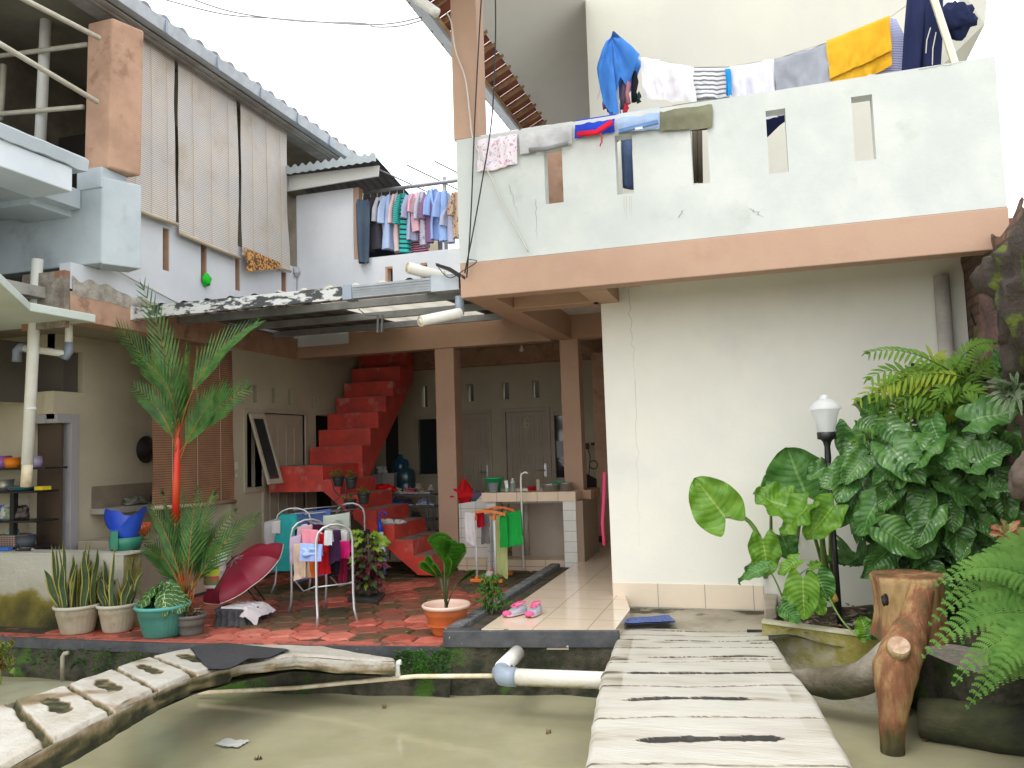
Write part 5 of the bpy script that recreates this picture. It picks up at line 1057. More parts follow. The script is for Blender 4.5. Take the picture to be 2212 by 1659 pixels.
# the row of pots
BEI = mat('beige_plastic_pot', (.42, .37, .27), (.34, .29, .20), sc=4, rough=.6, bump=.1, c3=(.20, .16, .09), sc3=3, lo3=.55, hi3=.75); BEIR = mat('beige_pot_rim', (.52, .49, .41), (.45, .42, .34), sc=5, rough=.6, bump=.05)
TEAL = mat('teal_plastic_pot', (.06, .23, .18), (.045, .17, .135), sc=4, rough=.45, bump=.05); TEALR = mat('teal_pot_rim', (.09, .36, .33), rough=.4, bump=0)
TER = mat('orange_plastic_pot', (.50, .13, .035), (.44, .11, .03), sc=5, rough=.45, bump=.05); TERR = mat('pale_pink_pot_rim', (.72, .52, .42), rough=.5, bump=0); GRP = mat('grey_plastic_pot', (.13, .125, .11), (.10, .095, .085), sc=5, rough=.6, bump=.05)
def rimmed(px, r, pyb, pyr, label, m, mr, nm, fl=26, band=True, tp=.72, inner=None):
    c = at(px, pyb, z=0); c = Vector((c.x, c.y + r * .55, 0.0)); h = at(px, pyr, y=c.y).z
    t = thing(nm, c, label, 'plant pot')
    pr = [(0, .002), (r * tp * .95, .002), (r * tp, .015), (r * (tp + .02), .035), (r * (tp * .4 + .56), h * .5), (r * .90, h - .085), (r * .93, h - .08), (r * .94, h - .045), (r * .96, h - .03)]
    link('pot_body', MB().lathe(c, pr, 120, lambda a, k: 1 + (.020 * abs(sin(a * pi * fl)) if 3 <= k <= 5 else 0)), m, t, smooth=True)
    link('rim', MB().lathe(c, [(r * .94, h - .035), (r * 1.0, h - .034), (r * 1.06, h - .022), (r * 1.07, h - .008), (r * 1.03, h), (r * .97, h - .004), (r * .92, h - .03), (r * .80, h - .10)], 64), mr, t, smooth=True)
    g = MB(); g.lathe(c, [(r * .92, h - (.055 if not inner else .16)), (r * .5, h - (.05 if not inner else .15)), (0, h - .045 if not inner else h - .15)], 24, lambda a, k: 1 + .04 * nz(a * 8, k)); link('potting_soil', g, SOIL if not inner else inner, t, smooth=True)
    return c, h, t
cA, hA, _ = rimmed(147, .185, 1372, 1303, 'large beige ribbed pot of tall striped leaves, leftmost of the row', BEI, BEIR, 'plant_pot')
cB, hB, _ = rimmed(237, .165, 1368, 1301, 'beige ribbed pot of striped leaves between the leftmost pot and the teal pot', BEI, BEIR, 'plant_pot')
cC, hC, _ = rimmed(330, .212, 1380, 1303, 'big teal ribbed pot holding round leaves with pale veins', TEAL, TEALR, 'plant_pot', fl=34)
cD, hD, _ = rimmed(402, .120, 1374, 1325, 'small dark grey pot with red edged bromeliad between teal pot and black stump', GRP, GRP, 'plant_pot', fl=1, tp=.8)
cE, hE, _ = rimmed(955, .185, 1376, 1303, 'orange ribbed pot with pale pink rim holding a young fan palm', TER, TERR, 'plant_pot', fl=44, tp=.62, inner=TER)
SNK = leafmat('striped_sword_leaf', (.085, .14, .06), (.035, .07, .035), (.13, .19, .09), nv=26, tl=.12, vs=.9, edge=(.37, (.52, .46, .10)))
def sword(c, h, n, r, seed, hs, label):
    random.seed(seed); t = thing('striped_sword_plant', c + Vector((0, 0, h - .05)), label, 'plant')
    for i in range(n):
        a = random.uniform(0, 6.28); q = r * math.sqrt(random.random()); b = c + Vector((q * cos(a), q * sin(a) * .8, h - .06)); H = hs[i % len(hs)] * random.uniform(.85, 1.1); ln = Vector((cos(a) * q * .9 + random.uniform(-.05, .05), random.uniform(-.06, .04), H))
        w = random.uniform(.045, .07); nr = Vector((random.uniform(-.7, .7), -1, 0)); d0 = ln.normalized(); nn = (nr - d0 * nr.dot(d0)).normalized(); bb = nn.cross(d0); L = ln.length; tw = random.uniform(-.8, .8); cu = random.uniform(-.05, .05)
        g = MB()
        def fn(u, v, b=b, d0=d0, nn=nn, bb=bb, L=L, w=w, tw=tw, cu=cu):
            ww = w * .5 * (min(1, .62 + u * 1.2)) * (1 - max(0, (u - .55) / .45) ** 2.2); a_ = tw * u; s_ = (v - .5) * 2; x = bb * cos(a_) + nn * sin(a_); y_ = nn * cos(a_) - bb * sin(a_)
            return b + d0 * (u * L) + x * (s_ * ww + cu * u * u + .008 * sin(u * 9 + tw * 5)) + y_ * (abs(s_) ** 2 * ww * .5 + cu * u * u)
        g.grid(fn, 14, 6); link('leaf', g, SNK, t, smooth=True)
    return t
sword(cA, hA, 34, .15, 1, [.30, .40, .50, .62, .36, .46], 'tall yellow edged sword leaf plant filling the leftmost beige pot')
sword(cB, hB, 15, .13, 2, [.26, .34, .50, .28], 'sparser yellow edged sword leaf plant in the second beige pot')
ANT = leafmat('crystal_round_leaf', (.035, .12, .02), (.025, .085, .015), (.42, .58, .22), nv=5, tl=.15, vs=.9)
at_ = thing('pale_veined_plant', cC + Vector((0, 0, hC)), 'low plant of round dark leaves with pale veins in the teal pot', 'plant'); random.seed(8)
for i in range(24):
    a = random.uniform(0, 6.28); el = random.uniform(.15, 1.2); d = Vector((cos(a) * cos(el), sin(a) * cos(el) - .25, sin(el))).normalized(); b = cC + Vector((d.x * .14, d.y * .12, hC + d.z * .12)); tip = b + Vector((d.x * .10, -.02 + d.y * .05, -.07 + .02 * d.z)).normalized() * .16
    link('leaf', MB().leaf(b + Vector((0, 0, .03)), tip, Vector((d.x, d.y - .5, .7)), .15, 'heart', .15, -.1, 12, 12, .01, i), ANT, at_, smooth=True)
BRO = leafmat('cream_striped_bromeliad', (.55, .52, .38), (.20, .25, .10), None, tl=.1, edge=(.38, (.45, .03, .05)))
g = MB(); random.seed(2)
for i in range(16): a = i * .8; d = Vector((cos(a) * random.uniform(.6, 1), sin(a) * .7 - .1, random.uniform(.3, 1.1))).normalized() * random.uniform(.09, .14); g.leaf(cD + Vector((0, 0, hD - .04)), cD + Vector((0, 0, hD - .04)) + d, (-d.x, -.6, .5), .035, 'strip', .15, .2, 6, 4)
solo('bromeliad', g, BRO, 'small cream leaves with red edges spilling over the dark grey pot', 'plant', smooth=True)
# fan palm
FAN = leafmat('pleated_fan_leaf', (.14, .36, .04), (.07, .24, .025), None, tl=.35, rough=.35); fp = thing('fan_palm', cE + Vector((0, 0, .1)), 'young fan palm with pleated bright green leaves in the orange pot', 'palm')
def fanleaf(bp, tp, Y, w, YT=None, pl_=17, seed=0):
    a, b = at(*bp, y=Y), at(*tp, y=YT or Y); d = b - a; L = d.length; d.normalize(); n_ = Vector((0, -1, .1)); n_ = (n_ - d * n_.dot(d)).normalized(); bb = n_.cross(d)
    def fn(u, v):
        th = (v - .5) * w; r = L * (u * .96 + .04) * (1 - .12 * (v - .5) ** 2 * 4 + (.02 * (int(v * pl_ * 2) % 2) if u > .99 else 0))
        return a + (d * cos(th) + bb * sin(th)) * r + n_ * ((.014 * u) * (1 if int(round(v * pl_ * 2)) % 2 else -1) + .15 * L * abs(v - .5) * u)
    l = link('leaf', MB().grid(fn, 8, pl_ * 2), FAN, fp); link('stalk', MB().tube([cE + Vector((0, 0, .2)), cE.lerp(a, .5) + Vector((0, 0, .12)), a], .006, 6), DSTEM, l, smooth=True)
s4 = lambda x, y: (829.5 + x * .2333, 995 + y * .2333)
for i, (b_, t_, w, dY) in enumerate(((s4(560, 960), s4(520, 665), .95, .1), (s4(555, 940), s4(540, 700), .85, -.02), (s4(590, 1080), s4(650, 740), .8, .02), (s4(600, 1100), s4(740, 770), .35, .05), (s4(530, 1090), s4(395, 880), .30, -.05), (s4(520, 1100), s4(335, 940), .38, 0), (s4(590, 1110), s4(600, 900), .4, -.1), (s4(665, 1150), s4(850, 1015), .16, -.05), (s4(560, 1090), s4(450, 950), .3, -.08))):
    fanleaf(b_, t_, cE.y + dY, w, cE.y + dY - .08, 15 if w > .5 else 9, i)
link('stem', MB().tube([cE + Vector((0, 0, .05)), cE + Vector((.0, 0, .36))], [.018, .012], 10), DSTEM, fp, smooth=True)
# croton on a black slab
cs_ = at(792, 1297, z=.0); solo('black_slab', MB().obox(at(750, 1300, z=0), at(815, 1306, z=0) - at(750, 1300, z=0), at(833, 1288, z=0) - at(815, 1306, z=0), (0, 0, .045)), mat('black_wet_slab', (.03, .03, .032), (.05, .05, .045), sc=8, rough=.4, bump=.3), 'black slab under the colourful leafy shrub in the yard', 'slab', bev=.01)
CRO = [leafmat('croton_yellow_green', (.30, .45, .04), (.12, .28, .03), (.6, .6, .08), tl=.25), leafmat('croton_dark_red', (.16, .012, .025), (.06, .02, .03), (.3, .03, .05), tl=.1), leafmat('croton_dark_green', (.04, .10, .03), (.06, .05, .03), (.14, .2, .05), tl=.1)]
cr2 = thing('croton_shrub', cs_ + Vector((0, .06, .04)), 'croton shrub with yellow green top leaves and dark red lower leaves', 'shrub'); random.seed(14)
cc = cs_ + Vector((0, .05, .04)); link('trunk', MB().tube([cc, cc + Vector((.01, 0, .35)), cc + Vector((0, 0, .62))], [.014, .011, .007], 10), mat('grey_croton_bark', (.10, .08, .07), rough=.9), cr2, smooth=True)
link('root_ball', blob(cc + Vector((0, 0, .05)), .10, 2, (1, 1, .6)), SOIL, cr2, smooth=True)
for i in range(95):
    z = random.uniform(.10, .64); a = random.uniform(0, 6.28); el = random.uniform(-.3, .7); d = Vector((cos(a) * cos(el), sin(a) * cos(el), sin(el))); b = cc + Vector((d.x * .06, d.y * .06, z)); L = random.uniform(.10, .19); m_ = CRO[0] if z > .46 + random.uniform(-.1, .08) else CRO[1] if random.random() < .5 else CRO[2]
    if random.random() < .12: m_ = CRO[0]
    link('leaf', MB().leaf(b, b + d * L - Vector((0, 0, .03)), Vector((d.x * .2, -.5, .8)), L * .42, 'lance', .25, .2, 8, 4, .015, i), m_, cr2, smooth=True)
# chilli plant in the kerb bed
g = MB(); random.seed(19); c = at(1062, 1325, z=.1)
for i in range(150):
    a = random.uniform(0, 6.28); q = random.uniform(.0, .15); z = random.uniform(.02, .33) ; 
    if z > .2: q *= .5
    b = c + Vector((cos(a) * q + (z < .2) * .02, sin(a) * q * .6, z)); d = Vector((cos(a), sin(a), random.uniform(-.5, .3))).normalized() * random.uniform(.03, .06); g.leaf(b, b + d, (0, -.4, 1), .02, 'lance', .2, .2, 5, 2)
cp_ = solo('chilli_plant', g, leafmat('small_bright_leaf', (.12, .30, .04), (.08, .22, .03), None, tl=.3), 'small bright green chilli plant in the soil strip by the pink shoes', 'plant', smooth=True)
g = MB(); g.tube(curve(c - Vector((0, 0, .02)), c + Vector((.0, 0, .3)), (.02, 0, 0)), .004, 5); g.tube(curve(c, c + Vector((-.08, 0, .18)), (.0, 0, 0)), .003, 5); link('stem', g, STEM, cp_)
# fern tufts and moss on the bank
g = MB(); random.seed(22)
for i in range(420):
    px = random.uniform(860, 975); py = 1405 + random.random() ** 1.3 * 55; b = at(px, py, y=5.52); b.y = 5.5; d = Vector((random.uniform(-1, 1), -.6, random.uniform(-.7, .6))).normalized() * random.uniform(.015, .035); g.leaf(b, b + d, (0, -1, .4), .018, 'lance', .1, .1, 3, 2)
for i in range(160):
    px = random.uniform(60, 400); b = at(px, random.uniform(1400, 1450), y=5.4); d = Vector((random.uniform(-1, 1), -.6, random.uniform(-.7, .6))).normalized() * random.uniform(.012, .03); g.leaf(b, b + d, (0, -1, .4), .016, 'lance', .1, .1, 3, 2)
o = solo('bank_weeds', g, leafmat('bank_weed_leaf', (.06, .20, .02), (.03, .10, .015), None, tl=.2), 'tiny green weeds and ferns growing on the mossy pond bank', 'weeds'); o['kind'] = 'stuff'
g = MB(); random.seed(23)
for i in range(40):
    b = at(random.uniform(-15, 30), random.uniform(1380, 1450), y=4.9); d = Vector((random.uniform(-1, 1), -.5, random.uniform(-.5, .6))).normalized() * random.uniform(.04, .07); g.leaf(b, b + d, (0, -.6, .8), .045, 'heart', .15, .1, 6, 4)
g.tube([at(-5, 1560, y=4.9), at(5, 1400, y=4.9)], .008, 6)
lc = solo('edge_shrub', g, leafmat('lime_small_leaf', (.20, .40, .05), (.30, .10, .05), None, tl=.3), 'lime green and reddish small leaved plant at the left edge above the pond', 'plant', smooth=True)

# ================================================================ FABRIC AND HOUSEHOLD THINGS
def cl(nm, c, c2=None, **k): return cloth(nm, c, c2, **k)
def stripes(name, c1, c2, fr, axis=2, duty=.4, wob=.4):
    m = cloth(name, c1); _, t, p, mix, mr, ns, out = M_[name]; N = t.nodes; L = t.links
    u = N.new('ShaderNodeUVMap'); s = N.new('ShaderNodeSeparateXYZ'); L.new(u.outputs[0], s.inputs[0]); n = N.new('ShaderNodeMath'); n.operation = 'MULTIPLY'; n.inputs[1].default_value = fr; L.new(s.outputs[axis], n.inputs[0])
    f = N.new('ShaderNodeMath'); f.operation = 'FRACT'; L.new(n.outputs[0], f.inputs[0]); c = N.new('ShaderNodeMath'); c.operation = 'LESS_THAN'; c.inputs[1].default_value = duty; L.new(f.outputs[0], c.inputs[0]); L.new(mix(c.outputs[0], out, c2), p.inputs['Base Color']); return m
def spots(name, c1, c2, c3, sc): return mat(name, c1, c2, sc=sc, rough=.9, bump=.2, thr=(.56, .60), c3=c3, sc3=sc * .8, lo3=.62, hi3=.64, spec=.15)
def drp(name, A, B, df, db, m, label, cat='garment', grp=None, **k):
    g = MB(); g.drape(A, B, df, db, **k); return solo(name, g, m, label, cat, grp, smooth=True)
# --- pieces over the white parapet (front at y 6.3)
YP = 6.36; ZT = 4.18; GP = 'clothes hung over the white parapet'
def par(px0, px1, top, bot, m, nm, label, seed, db=.2, **k):
    a = at(px0, top, y=6.28).x; b = at(px1, top, y=6.28).x; zt = 4.183 + .012 * ((a + b) / 2 + 2.36) / 4; d = zt - at((px0 + px1) / 2, bot, y=6.24).z
    return drp(nm, (a, YP, zt + .01), (b, YP, zt + .01), (lambda u: d * (1 + .05 * sin(u * 3 + seed))), db, m, label, 'garment', GP, off=.085, seed=seed, amp=.018, nu=44, nv=26, **k)
FLO = spots('floral_cotton', (.76, .70, .74), (.62, .30, .38), (.40, .50, .68), 34)
par(1031, 1117, 302, 362, FLO, 'floral_trousers', 'pale pink floral pyjama cloth over the parapet beside the tan post', 1)
w_ = par(1122, 1236, 290, 322, cl('grey_white_cotton', (.60, .60, .60), (.40, .40, .40)), 'grey_shorts', 'grey and white shorts over the parapet between floral cloth and blue shorts', 2)
x0, x1 = at(1140, 300, y=6.2).x, at(1225, 300, y=6.2).x; z_ = at(1180, 315, y=6.2).z
link('waistband', MB().tube([(x0, 6.235, z_), ((x0 + x1) / 2, 6.225, z_ - .015), (x1, 6.235, z_ + .012)], .02, 8), cl('grey_rib', (.30, .30, .30)), w_, smooth=True)
bs = par(1240, 1328, 262, 292, cl('royal_blue_nylon', (.02, .06, .50)), 'blue_shorts', 'royal blue shorts with bright red waistband over the parapet', 3)
x0, x1 = at(1246, 290, y=6.2).x, at(1322, 278, y=6.2).x
link('waistband', MB().ftube([(x0, 6.225, at(1246, 290, y=6.22).z), ((x0 * .45 + x1 * .55), 6.215, at(1290, 286, y=6.22).z), (x1, 6.225, at(1326, 262, y=6.22).z)], .022, .016, (0, 0, 1), 12, .003), cl('bright_red_rib', (.72, .02, .05)), bs, smooth=True)
link('drawstring', MB().tube([at(1298, 288, y=6.2), at(1300, 304, y=6.2), at(1296, 316, y=6.2)], .005, 6), cl('red_cord', (.65, .02, .05)), bs, smooth=True)
js = par(1332, 1424, 243, 283, cl('light_denim', (.36, .46, .62), (.28, .38, .56)), 'denim_shorts', 'light blue denim shorts with white label over the parapet', 4)
x0, x1 = at(1336, 280, y=6.2).x, at(1422, 278, y=6.2).x; zz0 = at(1338, 283, y=6.22).z
link('waistband', MB().ftube([(x0, 6.228, zz0), ((x0 + x1) / 2, 6.218, zz0 + .012), (x1, 6.228, zz0 + .03)], .018, .012, (0, 0, 1), 12, .003), cl('denim_band', (.16, .28, .52)), js, smooth=True)
c = at(1380, 277, y=6.195); link('brand_patch', MB().box(c.x - .03, c.x + .03, 6.193, 6.197, c.z - .009, c.z + .009), cl('white_patch', (.7, .7, .7)), js)
par(1424, 1536, 226, 278, cl('olive_cotton', (.20, .20, .13), (.15, .15, .10)), 'olive_garment', 'olive green trousers over the parapet above a slot', 5, slant=.05)
# --- upper clothesline behind the parapet
YL = 6.85; P0 = at(1327, 140, y=YL)
lpole = thing('clothesline_pole', at(1327, 240, y=YL), 'short white pole propping the left end of the clothesline', 'pole')
link('pole_shaft', MB().box(P0.x - .025, P0.x + .025, YL - .02, YL + .03, 3.1, at(1327, 100, y=YL).z), mat('white_painted_wood', (.78, .78, .70), rough=.6), lpole)
pp0, pp1 = at(2062, 135, y=6.62), at(2005, -40, y=6.62)
solo('leaning_pole', MB().tube([pp0 - (pp1 - pp0) * .3, pp1], .028, 6), mat('cream_pole_paint', (.70, .68, .55), rough=.6), 'cream pole leaning at the right end of the upper clothesline', 'pole')
lnp = [(1290, 215), (1327, 85), (1383, 122), (1500, 145), (1575, 143), (1672, 128), (1790, 90), (1925, 35), (1975, 0), (2040, -40)]
solo('clothesline', MB().tube([at(a, b, y=YL) for a, b in lnp], .0035, 5), CABLEW, 'thin clothesline sagging along the balcony behind the white parapet', 'line')
GL = 'clothes on the upper clothesline'
def lin(px0, py0, px1, py1, bot, m, nm, label, seed, db=.5, sag=.0, bot1=None, y=YL, off=.012, **k):
    A, B = at(px0, py0, y=y), at(px1, py1, y=y); d0 = A.z - at(px0, bot, y=y).z; d1 = B.z - at(px1, bot1 or bot, y=y).z
    return drp(nm, A, B, lambda u: d0 + (d1 - d0) * u, db, m, label, 'garment', GL, off=off, seed=seed, amp=.028, sag=sag, nu=46, nv=30, **k)
lin(1385, 122, 1500, 145, 215, cl('white_tshirt', (.78, .76, .80)), 'white_shirt', 'white shirt on the clothesline right of the blue hooded top', 11, db=.32, bot1=222)
lin(1498, 145, 1573, 145, 216, stripes('grey_striped_knit', (.66, .66, .68), (.16, .17, .20), 15, 1, .38), 'striped_shirt', 'white top with grey stripes gathered on the clothesline', 12, db=.3)
lin(1566, 150, 1578, 150, 208, cl('cyan_cloth', (.02, .30, .70)), 'cyan_strip', 'thin strip of bright blue cloth between striped top and pale shirt', 13, db=.1, y=YL - .02)
lin(1576, 143, 1672, 127, 240, cl('lavender_white', (.72, .72, .82)), 'pale_shirt', 'pale lavender shirt on the clothesline between striped and grey ones', 14)
lin(1672, 127, 1788, 92, 240, cl('heather_grey', (.34, .36, .41)), 'grey_shirt', 'heather grey shirt on the clothesline left of the yellow one', 15)
lin(1785, 90, 1922, 32, 172, cl('mustard_yellow', (.72, .40, .03), (.66, .35, .02)), 'yellow_shirt', 'mustard yellow shirt, brightest on the clothesline', 16, db=.42, bot1=112, slant=-.05, y=YL - .02)
lin(1905, 75, 1930, 45, 240, stripes('blue_check', (.46, .48, .70), (.16, .18, .42), 26, 1, .3), 'checked_shirt', 'blue checked shirt tucked behind the yellow one on the clothesline', 17, y=YL + .08)
a = at(1935, 60, y=YL + .08); g = MB(); g.ftube([at(1925, 45, y=YL + .08), at(1930, 90, y=YL + .08), at(1925, 160, y=YL + .08), at(1915, 240, y=YL + .08)], [.04, .10, .12, .12], .03, (1, 0, 0), 18, .01, 3); solo('checked_sleeve_shirt', g, stripes('blue_check2', (.50, .52, .72), (.18, .20, .45), 40, 1, .3), 'blue checked sleeve hanging right of the yellow shirt', 'garment', GL, smooth=True)
NAVY = cl('navy_cloth', (.018, .025, .075)); g = MB()
for s_ in (-1, 1): g.ftube([at(1998, -30, y=6.75) + Vector((s_ * .05, 0, 0)), at(1995, 60, y=6.75) + Vector((s_ * .065, 0, 0)), at(1990, 145, y=6.75) + Vector((s_ * .07, 0, 0)), at(1992, 200, y=6.75) + Vector((s_ * .07, 0, 0))], [.075, .075, .07, .065], .04, (1, 0, 0), 18, .012, s_)
nt_ = solo('navy_trousers', g, NAVY, 'navy track trousers with white piping hanging beside the leaning pole', 'garment', GL, smooth=True)
for a, b in (((2010, 60), (2000, 115)), ((2022, 70), (2014, 140))): link('piping', MB().tube([at(*a, y=6.69), at((a[0] + b[0]) / 2 - 3, (a[1] + b[1]) / 2, y=6.685), at(*b, y=6.69)], .004, 5), CABLEW, nt_)
solo('dark_bundle', blob(at(2062, 45, y=6.9), .13, 4, (1, .6, 1), am=.6), NAVY, 'dark navy bundle of cloth behind the leaning pole', 'garment', GL, smooth=True)
# blue hooded top over the pole
BLU = cl('cornflower_cotton', (.07, .24, .66), (.05, .19, .56)); g = MB(); apx = at(1322, 80, y=YL - .03); apx.z += .0
outl = [(1290, 150), (1296, 185), (1303, 222), (1318, 245), (1338, 250), (1330, 205), (1342, 170), (1352, 185), (1368, 160), (1384, 122), (1360, 100), (1335, 82)]
def hood(u, v):
    k = v * (len(outl) - 1); i = min(len(outl) - 2, int(k)); f = k - i; o_ = (outl[i][0] * (1 - f) + outl[i + 1][0] * f, outl[i][1] * (1 - f) + outl[i + 1][1] * f); q = at(*o_, y=YL - .05); p = apx.lerp(q, u)
    return p + Vector((0, -.05 * sin(pi * u) - .03 * sin(v * 26) * u + .02 * nz(u * 5, v * 9) - .02, .02 * sin(pi * u)))
g.grid(hood, 16, 66); g.grid(lambda u, v: Vector(hood(u, v)) * 1 + Vector((0, .14 * u + .03, 0)), 12, 40)
solo('blue_hooded_top', g, BLU, 'cornflower blue hooded top draped over the top of the white pole', 'garment', GL, smooth=True)
for i, (px, py, py2, c_, nm, lb, w_) in enumerate(((1307, 205, 235, (.20, .10, .22), 'purple_sock', 'purple knotted cloth hanging left of the white pole', .022), (1316, 215, 240, (.06, .04, .12), 'dark_sock', 'dark purple sock below the blue hooded top', .022), (1348, 165, 235, (.10, .07, .10), 'dark_cloth', 'dark cloth piece hanging right of the white pole', .035), (1356, 160, 225, (.50, .20, .24), 'pink_tights', 'dusty pink knotted tights on the clothesline', .024), (1371, 155, 220, (.015, .013, .02), 'black_cloth', 'black cloth piece between the pink tights and the white shirt', .03), (1380, 200, 222, (.02, .06, .05), 'green_black_cloth', 'greenish black sock at the left end of the white shirt', .02), (1352, 225, 250, (.45, .03, .05), 'red_cloth', 'small red cloth below the pink tights', .025))):
    g = MB(); g.ftube([at(px, py, y=YL - .02), at(px + 1, (py * 2 + py2) / 3, y=YL - .03), at(px - 2, (py + 2 * py2) / 3, y=YL - .03), at(px + 1, py2, y=YL - .02)], [w_ * .5, w_, w_ * .8, w_ * 1.1], w_ * .6, (1, 0, 0), 14, .008, i); solo(nm, g, cl(nm + '_fabric', c_), lb, 'garment', GL, smooth=True)
# things seen through the slots
g = MB(); g.ftube([at(1356, 270, y=6.9), at(1354, 330, y=6.9), at(1357, 400, y=6.9), at(1355, 407, y=6.9)], [.06, .05, .05, .06], .025, (1, 0, 0), 16, .01, 2); solo('hanging_jeans', g, cl('slate_jeans', (.10, .14, .24), (.06, .09, .17)), 'jeans leg seen through a balcony slot below the denim shorts', 'garment', smooth=True)
g = MB(); 
for dx in (-4, 7): g.ftube([at(1504 + dx, 265, y=6.8), at(1505 + dx, 330, y=6.8), at(1506 + dx, 395, y=6.8)], .022, .012, (1, 0, 0), 10, .004, dx)
solo('dark_straps', g, cl('taupe_strap', (.10, .085, .065)), 'dark narrow straps seen through the slot below the olive trousers', 'garment', smooth=True)
g = MB(); g.drape(at(1645, 238, y=7.1), at(1712, 228, y=7.1), lambda u: .28 - .2 * u, .1, seed=3); solo('navy_corner', g, NAVY, 'navy cloth corner seen through the fourth balcony slot', 'garment', smooth=True)
# --- terrace hangers
GT = 'garments on hangers along the terrace rail'
def hung(px, top, bot, wpx, m, nm, label, seed, yaw=.9, sleeve=True, Y=9.55, kind='shirt'):
    T = at(px, top, y=Y); B = at(px, bot, y=Y); H = T.z - B.z; w = wpx / 1716 * 10.3; ww = Vector((cos(yaw), sin(yaw), 0)); half = max(.055, w * .5)
    t = thing(nm, B, label, 'garment', GT); hd = [.02, .035, .04, .045, .05]; zz_ = [0, .08, .35, .7, 1.0]
    wd = [half * .45, half * .95, half * .85, half * .95, half * 1.1] if kind == 'shirt' else [half * .7, half * .9, half * .85, half * .75, half * .6]
    link('fabric_body', MB().ftube([T + Vector((nz(seed, z * 3) * .03, nz(seed, z * 3, 5) * .03, -H * z)) for z in zz_], wd, hd, ww, 20, .016, seed, cap=False), m, t, smooth=True)
    if sleeve and kind == 'shirt':
        for s_ in (-1, 1): a = T + ww * (s_ * half * .8) + Vector((0, 0, -.03)); link('sleeve', MB().ftube([a, a + ww * (s_ * .05) + Vector((0, 0, -H * .25)), a + ww * (s_ * .06) + Vector((0, 0, -H * .5))], [.03, .05, .055], .02, ww, 12, .006, seed + s_, cap=False), m, t, smooth=True)
    link('hanger_hook', MB().tube([T + Vector((0, 0, -.01)), T + Vector((0, 0, .05)), T + Vector((.015, 0, .075)), T + Vector((.0, 0, .095))], .004, 5), CABLEW, t)
    return t
HJ = [(783, 432, 568, 34, (.05, .09, .15), 'jeans', 'long faded jeans, leftmost garment on the terrace rail', 'pants'), (800, 428, 545, 34, (.025, .03, .045), 'black_jeans', 'black jeans behind the faded jeans on the terrace rail', 'pants'), (815, 426, 540, 30, (.03, .028, .045), 'black_jacket', 'black jacket on the terrace rail between jeans and pale shirts', 'shirt'),
      (824, 425, 530, 24, (.66, .64, .70), 'white_grey_shirt', 'white grey long sleeved shirt on the terrace rail', 'shirt'), (842, 422, 540, 36, (.30, .45, .78), 'sky_blue_tee', 'sky blue tee with brownish print on the terrace rail', 'shirt'), (858, 418, 545, 20, (.74, .48, .48), 'peach_shirt', 'peach pink long shirt on the terrace rail', 'shirt'),
      (872, 418, 545, 28, None, 'striped_patterned_dress', 'turquoise and black striped dress on the terrace rail', 'shirt'), (888, 420, 520, 26, (.36, .40, .66), 'periwinkle_shirt', 'periwinkle shirt behind the patterned dress on the terrace rail', 'shirt'), (901, 416, 500, 24, (.78, .36, .46), 'pink_shirt', 'pink shirt with short wide sleeves on the terrace rail', 'shirt'),
      (914, 414, 530, 22, None, 'grey_batik_scarf', 'grey patterned fringed scarf on the terrace rail', 'shirt'), (925, 418, 525, 16, (.28, .14, .30), 'purple_blouse', 'purple blouse squeezed between scarf and blue shirts', 'shirt'), (938, 408, 518, 26, (.18, .38, .84), 'cobalt_shirt', 'bright cobalt shirt, left one of the two blue shirts by the rail post', 'shirt'),
      (958, 412, 522, 22, (.16, .36, .82), 'azure_shirt', 'bright azure shirt hanging in front of the rail post', 'shirt'), (972, 445, 525, 18, (.34, .38, .60), 'faded_blue_shirt', 'faded blue grey shirt right of the two bright blue shirts', 'shirt'), (986, 415, 515, 24, None, 'leopard_blouse', 'brown leopard pattern blouse beside the white parapet', 'shirt')]
PAT = {'striped_patterned_dress': stripes('turquoise_black_stripe', (.05, .52, .48), (.03, .03, .035), 16, 1, .35), 'grey_batik_scarf': spots('grey_batik', (.48, .47, .56), (.25, .25, .36), (.65, .65, .7), 24), 'leopard_blouse': spots('leopard_print', (.62, .45, .32), (.10, .06, .05), (.16, .10, .08), 30)}
for i, (px, t_, b_, w_, c_, nm, lb, kd) in enumerate(HJ): hung(px, t_, b_, w_, PAT.get(nm) or cl(nm + '_fabric', tuple(q * .75 + .25 * (.8 if max(c_) > .3 else .15) for q in c_)), nm, lb, i * 1.7, yaw=random.uniform(.7, 1.2), kind=kd, Y=9.55 + (i % 2) * .03 if nm != 'jeans' else 9.34)  # fabric colours washed paler to paint in the terrace's overexposed light
for i, (px, py, s_, lb, sd) in enumerate(((905, 530, 46, 'maroon and white striped garment low behind the terrace parapet', 1),)):
    T = at(px, 505, y=9.75); drp('maroon_striped_garment', T - Vector((.15, 0, 0)), T + Vector((.15, 0, 0)), .3, .2, stripes('maroon_stripe', (.40, .03, .10), (.6, .5, .55), 16, 1, .4), lb, 'garment', seed=2)
T = at(850, 545, y=9.8); drp('dark_low_cloth', T - Vector((.45, 0, -.1)), T + Vector((.25, 0, 0)), .45, .2, cl('charcoal_cloth', (.03, .03, .05)), 'charcoal clothes heap hanging low at the left of the terrace', 'garment', seed=4)
